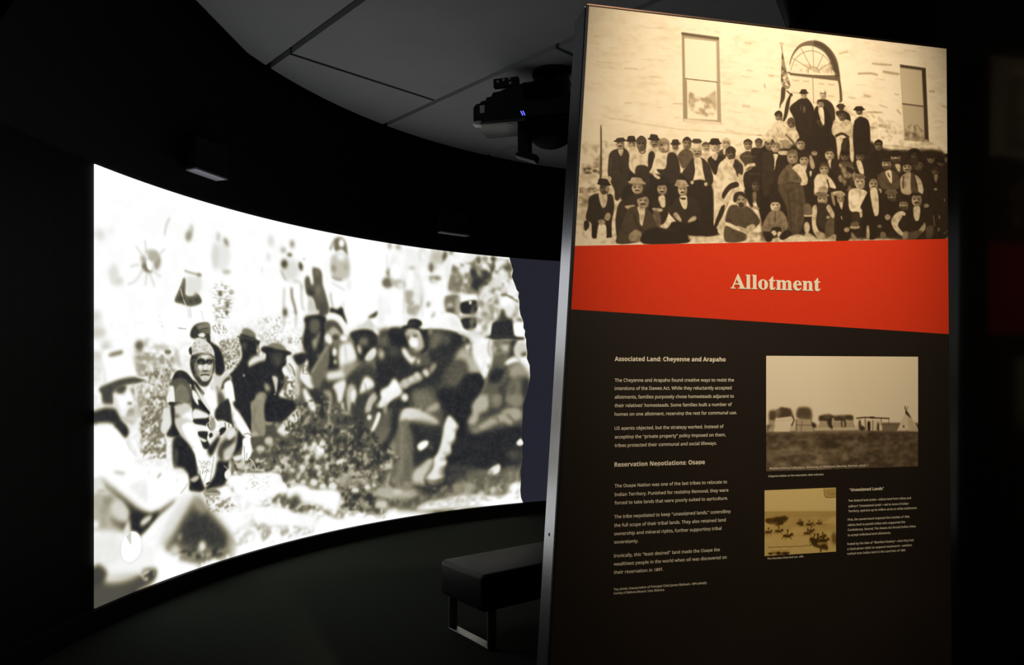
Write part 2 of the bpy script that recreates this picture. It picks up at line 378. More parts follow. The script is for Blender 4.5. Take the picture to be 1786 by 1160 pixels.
P 110 49 100|1273 216 1268 231 1254 238 1241 234 1235 220 1241 205 1254 198 1268 202
P 130 62 100|1276 307 1272 329 1260 338 1249 331 1245 310 1249 288 1260 278 1272 286
P 60 49 100|1234 332 1221 339 1200 337 1186 326 1185 314 1199 307 1219 309 1234 319
P 75 50 100|1312 395 1304 421 1286 433 1268 424 1260 399 1268 373 1286 362 1304 371
P 195 37 100|1204 353 1222 347 1248 420 1216 427 1191 404
P 95 50 100|1292 341 1289 363 1280 372 1271 364 1267 343 1271 321 1280 311 1289 319
P 165 40 100|1750 14 1745 26 1733 33 1721 29 1717 18 1721 6 1733 -1 1745 3
P 150 40 100|1811 12 1805 22 1791 27 1776 25 1770 17 1776 8 1791 2 1805 4
P 105 40 100|1760 219 1748 242 1720 253 1691 247 1680 226 1691 204 1720 192 1748 199
P 130 40 100|1751 164 1745 183 1730 191 1715 186 1708 169 1715 150 1730 141 1745 147
P 175 40 100|1747 176 1835 213 1835 235 1780 245 1740 221
P 252 40 100|1814 152 1802 185 1774 201 1745 191 1733 161 1745 128 1774 112 1802 122
P 225 40 100|1835 230 1828 242 1811 248 1794 245 1787 234 1794 221 1811 215 1828 218
S 160 34 60 37|1835 190 1831 303 1828 394
S 190 27 70 31|1717 63 1713 146
P 150 41 100|1909 120 1902 127 1886 131 1869 130 1862 125 1869 119 1886 115 1902 116
S 190 41 70 38|1896 145 1944 192 1944 261 1916 297
S 180 41 60 44|1937 20 1944 83
T 150 41 85 158 45 50 61 238|1835 258 1957 237 1957 329 1916 400 1848 393
T 180 41 80 200 50 60 62 269|1944 2 2109 -4 2095 109 1998 129 1944 65
P 95 41 100|2033 109 2029 130 2019 139 2009 131 2005 111 2009 90 2019 81 2029 88
P 150 41 100|2095 165 2080 175 2045 179 2012 175 1999 166 2014 157 2048 153 2082 156
P 130 41 70|2033 179 2029 191 2019 197 2009 193 2005 181 2009 168 2019 162 2029 167
P 200 41 100|2067 188 2059 196 2040 200 2020 199 2012 192 2020 184 2040 179 2059 181
P 115 42 100|2078 166 2073 172 2060 176 2048 174 2043 169 2048 163 2060 159 2073 161
S 140 42 100 45|2088 80 2116 30 2123 6
P 60 56 100|2127 33 2116 53 2103 60 2095 50 2097 29 2108 9 2121 1 2129 11
P 70 42 100|2174 7 2169 12 2157 16 2145 15 2141 10 2145 5 2157 1 2169 2
P 150 55 60|2095 38 2087 72 2067 88 2048 76 2040 44 2048 10 2067 -6 2087 6
P 130 41 100|2010 329 2002 340 1991 343 1985 336 1987 324 1995 313 2006 310 2012 317
P 170 41 100|2043 392 2032 406 2021 410 2018 401 2023 385 2034 371 2044 367 2048 376
S 170 34 90 31|1845 268 1875 294 1896 270
S 150 34 80 37|1848 347 1889 368 1930 331
P 140 56 100|2171 90 2213 111 2234 157 2220 242 2136 229 2157 145
P 90 56 100|2199 100 2194 113 2182 119 2169 115 2164 103 2169 90 2182 83 2194 88
P 110 56 100|2220 194 2210 205 2185 211 2160 209 2150 199 2160 188 2185 181 2210 184
P 200 56 100|2214 146 2210 164 2199 171 2188 165 2184 149 2188 132 2199 124 2210 130
P 90 56 100|2247 171 2236 195 2223 204 2216 192 2220 167 2232 142 2244 133 2251 145
S 225 42 90 128|2123 165 2143 45
P 80 71 100|2348 136 2341 175 2324 193 2308 178 2301 140 2308 101 2324 83 2341 98
P 60 71 100|2387 188 2375 219 2345 234 2316 223 2303 194 2316 163 2345 149 2375 159
P 100 71 100|2324 223 2312 237 2282 244 2253 240 2241 228 2253 215 2282 208 2312 211
P 215 71 100|2296 158 2288 178 2268 187 2249 181 2241 162 2249 143 2268 133 2288 140
P 225 71 100|2345 27 2333 54 2303 67 2274 59 2262 34 2274 8 2303 -6 2333 2
P 110 42 100|2116 278 2213 260 2213 374 2178 375 2123 354
P 190 56 100|2175 328 2167 345 2150 353 2133 347 2126 331 2133 314 2150 306 2167 312
P 85 42 100|2192 351 2182 364 2157 370 2133 367 2123 354 2133 341 2157 335 2182 339
S 110 35 100 45|2116 278 2192 279
P 40 35 100|2227 301 2338 283 2331 362 2234 367
P 45 35 100|2223 397 2331 386 2328 453 2248 462
P 245 35 100|2223 271 2338 240 2345 264 2262 287 2227 292
P 220 28 100|2304 297 2301 306 2293 311 2285 307 2282 298 2285 288 2293 284 2301 288
S 170 35 100 84|2213 266 2206 338 2213 398 2248 384 2328 377
S 180 42 80 71|2195 279 2192 375
T 120 36 85 142 50 30 71 124|2160 73 2291 53 2350 14 2473 12 2571 9 2596 77 2591 112 2640 215 2650 355 2670 429 2443 428 2336 249 2228 239 2141 236
T 60 36 90 223 50 40 72 194|2291 82 2365 25 2483 7 2443 165 2365 222 2296 209
T 225 29 90 204 50 50 73 179|2345 189 2512 83 2611 173 2640 224 2621 365 2443 415 2365 333
P 95 43 100|2364 30 2360 48 2350 56 2340 50 2336 32 2340 14 2350 5 2360 12
P 140 43 100|2419 21 2412 34 2394 40 2377 36 2370 25 2377 12 2394 6 2412 9
P 240 43 100|2411 56 2415 71 2407 83 2391 85 2377 76 2374 60 2382 48 2398 46
P 35 43 100|2472 20 2465 26 2452 26 2441 20 2439 12 2447 6 2460 6 2470 11
P 235 57 100|2468 34 2502 14 2547 15 2547 37 2502 66 2473 60
P 90 58 100|2591 64 2581 84 2556 93 2532 87 2522 69 2532 50 2556 40 2581 46
P 130 58 100|2591 104 2585 113 2571 118 2557 115 2552 106 2557 97 2571 92 2585 95
P 55 57 100|2338 108 2332 127 2318 135 2305 129 2299 111 2305 93 2318 84 2332 91
P 50 71 100|2380 174 2368 205 2340 219 2313 208 2301 179 2313 148 2340 134 2368 144
P 60 71 100|2419 128 2412 156 2397 168 2381 158 2375 131 2381 104 2397 91 2412 101
P 190 57 100|2365 107 2371 124 2368 134 2357 130 2345 116 2339 99 2343 89 2353 92
P 70 57 100|2441 140 2437 161 2429 170 2420 162 2416 141 2420 120 2429 110 2437 119
P 200 57 100|2470 161 2469 174 2453 192 2431 204 2417 203 2418 191 2434 173 2455 161
P 230 58 100|2542 102 2536 118 2522 126 2508 120 2502 105 2508 89 2522 82 2536 87
P 150 57 100|2490 256 2490 274 2483 283 2473 278 2466 261 2466 242 2473 233 2483 238
P 90 43 100|2485 284 2483 292 2478 295 2473 292 2471 284 2473 277 2478 273 2483 276
P 250 58 100|2576 279 2566 305 2542 316 2517 307 2507 283 2517 258 2542 246 2566 255
P 250 57 100|2507 356 2500 381 2483 392 2465 383 2458 358 2465 334 2483 323 2500 332
P 250 43 100|2640 206 2634 218 2621 223 2607 219 2601 208 2607 197 2621 191 2634 195
P 235 43 100|2616 212 2607 225 2586 231 2565 227 2556 215 2565 202 2586 196 2607 200
S 70 29 100 37|2512 235 2561 241 2601 261 2640 281
P 120 71 100|2429 364 2419 380 2394 387 2370 382 2360 367 2370 351 2394 344 2419 349
P 205 57 100|2468 328 2455 338 2424 343 2393 340 2380 332 2393 322 2424 317 2455 319
P 215 57 100|2394 314 2389 326 2375 332 2361 328 2355 316 2361 304 2375 298 2389 302
P 50 57 100|2502 370 2522 325 2547 368 2601 401 2571 432 2463 427 2473 410
P 80 72 100|2625 356 2618 369 2601 375 2583 370 2576 358 2583 345 2601 340 2618 344
P 90 58 100|2665 390 2658 400 2640 404 2623 401 2616 392 2623 382 2640 378 2658 381
P 150 58 100|2638 321 2634 339 2625 347 2617 340 2613 322 2617 303 2625 295 2634 302
P 252 43 100|2601 423 2670 412 2675 434 2596 436
P 225 58 100|2601 335 2592 363 2571 376 2550 365 2542 338 2550 309 2571 297 2592 308
L 35 76 55|1163 632 1185 443 1273 432 1324 474 1454 530 1493 508 1638 490 1813 488 1813 956 1467 942 1267 802 1248 932 1135 799 1097 653
P 42 37 100|1169 456 1216 435 1280 429 1312 455 1299 557 1280 629 1222 661 1178 622 1160 568 1178 493
P 95 49 100|1216 455 1267 462 1260 518 1222 530 1204 501
P 150 49 100|1219 565 1248 549 1264 518 1270 533 1241 610 1226 595
S 215 31 100 96|1194 424 1267 417
P 40 36 100|1097 648 1153 632 1260 635 1267 670 1222 721 1178 671 1122 677
P 110 49 100|1286 644 1280 652 1267 656 1253 653 1248 645 1253 637 1267 633 1280 636
P 235 37 100|1163 696 1178 661 1197 676 1185 711 1210 741 1241 751 1235 801 1197 805 1141 750
T 100 12 80 54 40 20 81 43|1141 701 1178 676 1210 741 1153 731
P 242 38 100|1324 428 1363 415 1415 443 1454 483 1454 530 1421 516 1389 466 1337 443
P 75 38 100|1302 470 1344 453 1389 466 1424 516 1402 522 1363 493 1331 510 1305 506
P 170 44 100|1328 515 1350 493 1382 502 1402 522 1376 528 1344 535
P 238 37 100|1302 542 1324 526 1353 555 1337 582 1312 567
P 70 38 100|1395 543 1389 555 1373 561 1357 556 1350 545 1357 533 1373 528 1389 532
P 110 50 100|1356 565 1402 559 1389 585 1363 596
P 245 32 100|1451 544 1444 556 1426 561 1409 557 1402 546 1409 533 1426 528 1444 532
P 105 49 100|1324 582 1337 628 1324 700 1267 802 1222 791 1216 731 1267 660
S 150 31 100 68|1324 587 1273 655 1216 731
P 40 38 100|1344 607 1376 699 1389 616 1415 668 1363 720 1331 710
P 240 38 100|1382 619 1377 635 1366 642 1355 636 1351 620 1355 604 1366 597 1377 603
P 215 31 100|1380 671 1377 679 1369 682 1362 679 1359 671 1362 663 1369 660 1377 663
P 240 51 100|1395 595 1441 568 1480 572 1513 645 1480 688 1402 699
S 130 32 70 29|1434 584 1444 667
P 225 50 100|1308 746 1324 723 1389 715 1428 694 1447 710 1441 752 1389 762 1324 767
P 150 64 100|1415 689 1506 667 1546 688 1506 720 1441 752
P 205 39 100|1506 480 1552 462 1592 433 1618 453 1625 485 1546 489
P 38 39 100|1467 519 1546 492 1612 497 1652 528 1645 572 1605 600 1559 655 1519 634 1499 571
P 110 52 100|1592 557 1582 575 1559 583 1535 576 1526 559 1535 542 1559 534 1582 540
P 200 45 100|1543 600 1543 619 1535 628 1523 622 1515 605 1515 585 1523 576 1535 582
P 55 39 100|1618 404 1652 386 1638 419 1585 428
P 238 39 100|1625 496 1638 474 1665 505 1658 522
P 225 39 100|1565 650 1592 611 1632 589 1645 621 1612 665 1585 671
P 185 53 100|1705 625 1697 645 1678 653 1659 646 1652 626 1659 607 1678 598 1697 606
P 110 65 100|1673 673 1659 702 1605 728 1544 737 1511 722 1525 694 1578 668 1640 659
P 60 65 100|1441 767 1519 698 1612 687 1625 752 1519 789 1454 788
P 238 45 100|1532 821 1559 757 1592 752 1638 796 1592 844 1539 854
S 130 26 100 27|1565 784 1579 833
P 60 66 100|1752 530 1738 566 1705 581 1672 568 1658 533 1672 498 1705 482 1738 495
P 120 79 80|1735 553 1726 576 1705 587 1684 578 1675 555 1684 531 1705 520 1726 529
P 110 80 80|1793 607 1779 627 1745 636 1712 628 1698 609 1712 589 1745 580 1779 587
P 150 39 100|1664 698 1660 709 1652 714 1643 709 1640 698 1643 686 1652 681 1660 686
P 170 40 100|1688 730 1687 741 1672 752 1654 757 1642 752 1643 742 1658 731 1676 726
P 160 40 100|1731 669 1727 681 1719 686 1710 681 1706 670 1710 658 1719 653 1727 658
P 245 43 100|1160 820 1178 805 1204 840 1241 882 1248 922 1222 926 1185 880
P 150 37 100|1289 832 1324 818 1350 844 1337 936 1312 935 1331 864
P 50 49 100|1216 831 1286 827 1312 874 1305 935 1254 933 1248 882
P 230 44 100|1356 793 1428 762 1441 794 1428 835 1415 877 1389 887 1376 834
P 185 45 100|1441 836 1467 789 1499 800 1519 859 1519 912 1480 884 1467 942 1454 941
P 240 38 100|1473 836 1499 821 1506 880 1480 879
S 190 38 100 105|1415 882 1424 940
P 60 52 100|1519 859 1638 807 1665 829 1612 839 1572 903 1565 946 1526 944
P 185 39 100|1565 930 1592 866 1638 834 1652 862 1612 893 1605 937
P 248 46 100|1665 840 1745 803 1759 761 1799 798 1810 843 1745 875 1692 918 1638 911 1672 879
P 45 53 100|1678 802 1745 786 1705 824 1658 840
P 36 40 100|1724 492 1758 471 1812 471 1859 481 1859 594 1825 584 1791 697 1657 730 1657 621 1717 575
P 40 54 100|1657 621 1812 584 1879 685 2037 684 2134 695 2092 789 1982 811 1859 957 1657 950
P 85 66 80|1741 558 1734 582 1717 592 1701 583 1694 559 1701 536 1717 525 1734 535
P 95 80 80|1798 607 1786 625 1758 633 1729 626 1717 609 1729 591 1758 583 1786 589
P 190 53 100|1697 626 1691 645 1677 653 1663 646 1657 626 1663 607 1677 598 1691 606
P 38 34 100|1812 474 1859 452 1866 426 1907 419 1948 431 1961 471 2003 481 2009 568 1961 615 1941 604 1955 546 1927 478 1873 474 1839 487
P 36 34 100|1955 447 1940 468 1905 478 1871 471 1856 451 1871 430 1905 420 1940 427
P 36 34 100|1954 469 1934 475 1886 477 1838 474 1819 467 1839 461 1887 459 1935 462
P 80 54 100|1920 445 1912 449 1892 451 1873 448 1866 443 1874 439 1894 437 1913 440
P 175 41 100|1839 493 1879 474 1927 484 1961 534 1968 580 1927 604 1893 599 1866 549 1845 521
P 252 41 100|1866 537 1893 519 1927 535 1924 575 1900 587 1876 571
P 70 34 100|1924 514 1919 519 1907 521 1894 519 1889 515 1894 510 1907 507 1919 509
P 60 41 100|1869 526 1866 535 1859 540 1852 536 1850 526 1852 517 1859 512 1866 516
P 90 41 100|1910 596 1904 602 1890 605 1875 603 1869 597 1875 590 1890 587 1904 590
P 240 41 100|1815 595 1839 589 1879 634 1914 639 1886 676 1852 651 1825 623
P 215 41 100|1943 661 1939 673 1931 677 1922 673 1918 662 1922 650 1931 645 1939 650
P 40 56 100|1961 471 2078 466 2203 479 2287 507 2287 543 2245 562 2203 611 2134 695 2037 695 2009 602 1996 522
P 247 35 100|1941 460 2037 404 2134 369 2189 384 2224 419 2245 460 2294 494 2294 510 2217 479 2092 463 1961 471
P 228 56 90|2134 399 2196 396 2231 454 2175 462
P 215 35 100|2217 473 2287 495 2308 512 2294 537 2259 508 2203 485
P 110 83 100|2113 518 2099 543 2065 554 2030 545 2016 521 2030 496 2065 484 2099 493
P 125 83 100|2065 566 2056 587 2037 596 2017 588 2009 568 2017 547 2037 538 2056 546
P 150 55 100|2028 486 2024 500 2013 506 2002 500 1998 487 2002 473 2013 466 2024 472
P 80 83 100|2161 522 2149 548 2120 559 2090 549 2078 525 2090 499 2120 488 2149 498
P 140 56 100|2265 515 2267 531 2260 540 2249 537 2239 524 2236 509 2243 500 2255 502
P 60 56 100|2287 531 2284 544 2276 549 2268 544 2265 531 2268 519 2276 513 2284 518
P 45 83 90|2009 602 2203 587 2134 707 2078 812 1996 811 2037 695
P 72 84 100|2092 754 2175 647 2238 580 2287 609 2342 681 2370 730 2301 742 2273 802 2148 872 2078 906
P 175 71 100|2182 641 2238 574 2294 609 2349 681 2363 730 2294 736 2259 658 2203 647
P 84 84 100|2134 718 2231 658 2259 694 2231 790 2134 825
P 33 56 100|2294 748 2363 736 2384 791 2342 876 2301 972 2148 967 2175 861 2259 814
P 86 84 100|2092 860 2175 790 2203 826 2161 896 2092 942 2051 917
P 165 55 100|1982 933 2037 905 2092 907 2065 947 1996 962
P 165 47 100|1798 787 1879 747 1927 725 1955 742 1955 771 1879 799 1825 821
P 215 41 100|1955 719 1989 704 2009 736 1982 753
P 150 48 100|2003 707 2037 669 2058 683 2023 730
P 215 41 100|1900 755 1899 765 1887 775 1871 779 1859 774 1860 764 1872 754 1888 750
P 215 41 100|1935 738 1939 752 1932 762 1919 761 1906 751 1902 738 1909 728 1922 728
P 190 40 100|1866 787 1858 803 1839 810 1819 803 1812 787 1819 771 1839 764 1858 771
P 252 40 100|1670 835 1724 802 1758 761 1791 781 1812 837 1758 870 1697 913 1657 917 1677 873
P 230 40 100|1858 869 1852 883 1835 888 1819 882 1812 868 1819 855 1835 850 1852 856
P 100 96 100|2013 882 1984 903 1938 900 1902 876 1897 844 1925 823 1971 825 2007 849
S 190 34 90 50|1937 949 1955 909
P 235 47 100|1812 956 1845 934 1914 942 1941 960
S 120 41 100 37|1866 889 1886 930
S 150 40 100 43|1697 913 1710 952
T 130 43 80 182 45 30 91 159|2329 281 2497 272 2497 433 2413 509 2280 477 2280 392
P 248 50 100|2315 536 2441 515 2455 607 2448 656 2398 767 2377 742 2356 706 2308 621
P 240 49 100|2259 562 2294 561 2301 603 2273 598
P 90 42 100|2300 588 2297 599 2290 604 2283 599 2280 588 2283 577 2290 572 2297 577
S 120 36 80 46|2430 521 2420 583 2441 632
S 130 36 80 39|2398 657 2384 706 2398 742
P 140 43 100|2438 687 2432 696 2420 699 2407 696 2401 687 2407 679 2420 675 2432 678
P 245 43 100|2391 644 2413 693 2398 755 2377 730
S 215 43 100 117|2280 483 2342 505 2413 485
P 200 57 100|2349 475 2341 482 2322 485 2302 483 2294 476 2302 469 2322 466 2341 468
P 40 36 100|2391 510 2441 487 2455 422 2525 404 2588 411 2602 486 2673 500 2666 519 2567 518 2469 523 2420 512
P 60 57 100|2469 434 2581 437 2588 493 2462 499
P 85 57 50|2497 408 2504 377 2525 351 2549 406
L 42 29 100|2449 447 2456 417 2497 411 2539 407 2587 413 2595 442 2602 492 2441 496
P 150 57 100|2437 570 2469 545 2539 531 2574 549 2581 593 2553 637 2504 650 2469 625
P 75 57 100|2455 527 2581 524 2574 549 2504 544 2462 551
P 80 43 100|2525 587 2517 594 2497 596 2477 594 2469 588 2477 582 2497 579 2517 581
P 60 57 100|2504 560 2498 565 2483 568 2468 566 2462 561 2468 555 2483 553 2498 555
P 190 58 100|2574 571 2566 584 2546 590 2526 585 2518 572 2526 559 2546 553 2566 558
P 185 57 100|2476 582 2472 593 2462 598 2452 594 2448 582 2452 571 2462 566 2472 571
P 90 72 100|2469 613 2567 605 2532 662 2483 668
P 50 58 100|2581 518 2630 517 2609 567 2602 624 2553 643 2567 605
P 252 43 100|2609 420 2673 412 2687 459 2680 487 2616 489
P 195 58 100|2609 567 2666 522 2701 578 2659 623 2623 617
P 40 58 100|2699 601 2696 611 2682 622 2665 625 2654 620 2656 609 2670 599 2688 595
P 245 43 100|2525 687 2560 643 2609 627 2644 655 2595 667 2553 680
P 245 43 100|2689 659 2675 670 2661 670 2653 659 2657 643 2670 632 2685 633 2692 644
P 225 44 100|2716 677 2706 688 2697 690 2694 682 2699 669 2709 658 2718 657 2721 664
P 40 57 100|2441 718 2497 687 2553 693 2497 792 2427 798 2427 755
P 100 57 100|2546 686 2538 694 2518 698 2498 695 2490 687 2498 679 2518 675 2538 679
P 150 72 100|2553 718 2609 667 2659 667 2715 730 2718 755 2680 761 2652 755 2581 767 2567 742
P 92 72 100|2420 810 2504 798 2511 854 2497 947 2441 951 2420 877
P 60 72 100|2497 804 2567 755 2581 792 2553 929 2504 978 2497 879
P 104 72 100|2567 792 2659 755 2666 856 2652 950 2553 917
P 85 58 100|2497 804 2553 705 2567 730 2525 798
S 60 58 70 60|2602 805 2588 855 2567 911
S 140 58 70 47|2630 780 2644 843 2637 918
S 70 57 60 46|2469 816 2462 878 2476 928
P 52 87 100|2666 768 2715 768 2708 913 2666 944
S 60 58 100 66|2560 923 2623 949 2666 944
P 165 57 100|2308 972 2322 912 2377 883 2413 914 2406 975
S 130 57 90 65|2356 882 2398 804 2413 755
S 215 28 100 29|2398 895 2402 914
P 150 58 100|2504 978 2553 954 2630 962 2644 981
P 35 56 100|2259 742 2363 742 2384 803 2342 876 2308 972 2168 968 2189 849
P 33 70 100|2060 827 2303 843 2275 1017 2317 1097 2640 1060 2658 1174 2640 1312 2387 1321 2234 1297 2143 1291 2123 1395 1971 1410 1971 1184 2012 1141 2074 1097 2109 981
P 170 57 100|2275 1029 2310 976 2303 927 2359 868 2415 869 2415 936 2359 953 2352 1008 2317 1049
P 125 57 100|2443 869 2514 870 2507 932 2471 950 2450 918
P 130 58 100|2556 871 2661 872 2654 935 2598 940 2556 908
P 160 50 100|2345 1056 2387 1033 2443 1004 2500 988 2556 964 2633 953 2661 1011 2612 1034 2577 1058 2528 1038 2471 1049 2401 1077 2359 1081
S 75 43 100 53|2549 989 2584 1015 2612 1047
S 80 43 100 46|2450 1005 2485 1012 2493 1043
P 140 71 100|2296 1066 2345 1062 2359 1093 2317 1097
S 35 71 90 98|2366 990 2415 979 2500 950
P 232 42 100|2136 985 2171 1001 2209 1051 2192 1074 2185 1127 2157 1161 2157 1209 2116 1229 2129 1266 2109 1300 2116 1347 2053 1371 1978 1347 1992 1319 2026 1293 2033 1235 2060 1202 2081 1145 2102 1058
S 130 42 100 45|2206 1044 2192 1074 2171 1073
S 120 42 100 45|2185 1127 2171 1150 2136 1148
S 120 42 100 45|2157 1203 2129 1213 2102 1205
S 115 42 100 45|2129 1248 2081 1239
S 110 42 100 45|2126 1289 2081 1297
S 110 42 100 38|2116 1336 2102 1364 2040 1370
P 150 55 100|1971 1259 2005 1233 2033 1235 2019 1281 1985 1324 1971 1329
P 160 48 100|1985 1353 2047 1371 2102 1364 2102 1393 2026 1398
P 240 41 100|1999 1140 2002 1155 1993 1165 1977 1165 1963 1155 1960 1140 1970 1130 1986 1129
P 238 36 100|2412 1347 2450 1313 2500 1300 2503 1341 2471 1363 2422 1360
P 240 29 100|2619 1173 2647 1145 2668 1162 2672 1181 2640 1192
P 110 72 100|2477 1296 2473 1302 2464 1304 2455 1301 2452 1294 2455 1288 2464 1286 2473 1289
T 105 57 85 183 55 30 101 158|1971 1381 2178 1341 2415 1335 2654 1312 2651 1419 2542 1492 2359 1465 2143 1480 1971 1485
T 150 43 80 163 35 30 102 142|2178 1389 2303 1399 2415 1439 2640 1337 2640 1425 2542 1492 2359 1501 2178 1448
P 160 57 100|2241 1460 2289 1392 2303 1436 2268 1469
P 140 56 100|2241 1418 2230 1432 2206 1436 2181 1428 2171 1412 2181 1397 2206 1393 2230 1402
P 190 57 100|2401 1475 2393 1487 2373 1490 2353 1483 2345 1470 2353 1458 2373 1454 2393 1461
P 200 50 100|2481 1463 2474 1480 2457 1486 2441 1477 2434 1459 2441 1442 2457 1436 2474 1445
S 210 36 100 46|2485 1432 2521 1478
P 80 72 100|2514 1410 2501 1419 2471 1421 2442 1415 2429 1403 2442 1394 2471 1392 2501 1398
P 40 70 70|2282 1337 2252 1360 2178 1365 2105 1348 2074 1320 2105 1298 2178 1293 2252 1309
P 70 58 100|2542 1492 2533 1501 2514 1503 2494 1497 2485 1488 2494 1480 2514 1478 2533 1483
P 80 87 70|2675 1251 2657 1276 2612 1285 2567 1272 2549 1244 2567 1219 2612 1210 2657 1223
P 252 57 100|1971 1490 2136 1479 2248 1467 2415 1488 2542 1492 2577 1433 2640 1418 2658 1438 2654 1507 2668 1559 1971 1531
T 170 42 60 182 35 35 103 156|1971 1485 2220 1470 2387 1504 2359 1538 2109 1547
P 205 70 90|2206 1510 2262 1522 2220 1554 2192 1545
S 205 56 70 129|2143 1468 2178 1508 2199 1546
P 60 64 100|1507 873 1573 864 1560 1036 1520 1151 1455 1156 1475 1020
P 92 53 100|1586 1092 1640 1052 1680 1010 1700 961 1733 935 1801 881 1814 938 1787 1060 1747 1136 1653 1228 1573 1220 1560 1176
P 45 67 100|1760 880 1855 871 1814 938 1801 1027 1760 1103 1666 1218 1586 1232 1666 1130 1733 1057
P 105 66 90|1606 1104 1673 1043 1733 1035 1693 1110 1600 1168 1567 1171
P 245 39 100|1606 1044 1633 991 1653 946 1673 955 1666 982 1640 1030 1613 1055
P 185 46 100|1567 945 1580 897 1620 855 1653 861 1613 909 1593 941
P 230 33 100|1610 974 1606 984 1596 987 1587 983 1583 973 1587 963 1596 959 1606 964
P 240 53 100|1653 905 1700 856 1680 823 1814 825 1801 858 1733 885 1680 916
S 190 53 80 122|1706 890 1700 961
P 235 40 100|1858 871 1851 885 1835 891 1818 884 1812 870 1818 856 1835 850 1851 856
P 110 82 100|1882 849 1964 839 2033 887 1992 920 1909 929
P 215 54 100|1801 993 1814 949 1869 934 1964 954 2047 998 2067 1028 2005 1043 1896 1003 1855 1018 1808 1016
P 160 69 80|1896 992 2033 1003 2060 1033 1992 1042 1923 1016
P 108 54 100|1801 1005 1869 1002 1896 1095 1903 1226 1882 1373 1814 1383 1740 1358 1733 1285 1760 1215 1727 1179 1787 1071
P 150 67 90|1727 1173 1760 1114 1780 1138 1760 1192
S 165 67 60 68|1821 1028 1814 1140 1814 1253 1787 1329
S 75 81 70 93|1855 1064 1882 1145 1855 1257 1869 1354
S 150 41 50 44|1841 1142 1882 1225
S 70 67 50 74|1780 1104 1767 1215 1747 1325
P 42 69 100|1869 1019 2033 1038 2095 1064 2060 1192 1992 1233 1903 1272 1896 1100
P 75 82 60|1896 1015 1992 1030 2060 1063 1992 1071
P 252 34 100|1923 1148 1957 1127 1995 1126 1998 1153 1950 1181 1927 1171
P 80 55 100|2034 1166 2028 1176 2016 1179 2003 1174 1998 1164 2003 1155 2016 1151 2028 1156
P 190 55 100|1896 1300 1950 1265 2005 1234 2033 1248 2019 1294 1971 1347 1978 1394 1923 1400 1889 1362
S 100 55 100 63|2033 1260 2005 1304 1978 1348
P 170 54 100|1626 1389 1680 1373 1733 1379 1828 1395 1909 1399 1923 1434 1869 1451 1760 1438 1640 1412
P 200 54 100|1821 1406 1811 1415 1787 1417 1763 1410 1753 1398 1763 1389 1787 1387 1811 1394
S 70 53 100 49|1640 1417 1706 1442 1720 1461
P 195 53 100|1727 1462 1713 1470 1680 1470 1647 1461 1633 1449 1647 1441 1680 1441 1713 1450
P 195 40 100|1673 1240 1733 1235 1753 1264 1686 1264
S 190 47 90 80|1733 1285 1713 1360
S 110 40 80 37|1700 1276 1680 1351
P 60 68 100|1882 1373 1957 1380 1992 1407 1937 1424
P 35 83 90|1978 1400 2171 1365 2171 1401 2033 1435 1964 1427
T 190 24 75 109 22 35 170 86|714 856 989 920 1278 845 1580 1009 1813 1217 1580 1322 989 1140 714 1060
T 42 24 75 128 30 35 171 101|714 856 989 920 1278 845 1580 1009 1813 1217 1580 1322 989 1140 714 1060
T 150 28 60 141 30 40 172 120|1580 1260 2051 1405 2638 1345 2638 1528 1813 1511
T 112 27 8 276 35 70 160 231|1205 583 1503 450 2455 548 2638 763 2618 1490 1580 1385 1278 993
T 150 17 20 122 28 60 161 95|714 601 1132 642 1205 1046 781 1014
P 190 48 100|1049 679 1111 658 1136 727 1061 727
P 38 25 100|776 575 874 580 897 584 874 626 897 662 832 682 820 745 715 745 738 719 785 665 785 611
P 38 20 100|756 563 791 566 856 576 897 581 856 590 791 579
P 112 25 100|785 552 797 527 832 527 868 548 862 576 791 563
P 45 23 100|782 553 862 567 874 580 785 568
P 75 34 100|815 605 812 618 803 624 793 619 790 606 793 593 803 588 812 592
S 110 23 100 42|874 594 891 630 880 644
P 225 34 100|826 682 856 654 897 649 921 671 880 690 838 695
P 36 34 100|715 745 820 705 927 671 1037 703 1049 785 1012 841 1111 883 1098 922 1012 961 927 932 856 819 785 1015 850 1020 797 935 738 834 727 763
P 36 34 100|738 763 868 801 856 929 844 1019 785 925 738 852
P 118 29 100|903 611 939 601 964 588 1012 584 1049 602 1061 621 1092 632 1061 645 1012 627 939 624
P 38 23 100|903 614 939 605 1012 617 1061 621 1092 635 1061 645 1061 679 1012 732 964 737 927 695 933 643 909 630
P 70 47 100|1037 655 1026 672 1000 680 974 673 964 656 974 640 1000 632 1026 638
P 100 47 100|1021 684 1016 689 1003 692 990 690 985 684 990 679 1003 677 1016 679
P 240 30 100|1061 650 1098 664 1123 688 1111 722 1086 707 1061 679
P 242 24 100|1031 717 1049 698 1074 737 1061 756
S 60 18 100 25|1074 683 1098 707 1111 746
P 200 23 100|970 746 1003 751 1003 789 994 827 982 784
P 190 17 100|805 741 804 745 800 746 795 745 794 741 795 737 800 735 804 737
P 200 18 100|994 831 992 834 988 835 984 834 982 831 984 828 988 827 992 829
P 150 35 100|921 783 939 779 961 807 933 816
P 140 29 100|850 892 880 829 903 818 933 830 939 886 921 951 927 1026 850 1020 844 951
P 165 46 60|880 847 915 839 909 922 874 948 862 901
S 85 35 70 53|933 839 927 923 921 988
P 75 35 100|921 951 988 964 1012 994 1037 1034 927 1026
P 150 29 100|966 967 960 974 946 975 931 972 925 965 931 959 946 957 960 960
P 150 35 100|1015 980 1010 988 1000 991 990 987 986 978 990 970 1000 967 1010 971
P 235 19 100|1000 912 1018 899 1037 924 1037 938 1009 932
S 60 9 100 16|1025 904 1031 933
T 90 24 90 71 50 25 111 56|1012 746 1111 746 1136 904 1086 892 1049 842
S 105 36 100 65|1061 746 1049 842
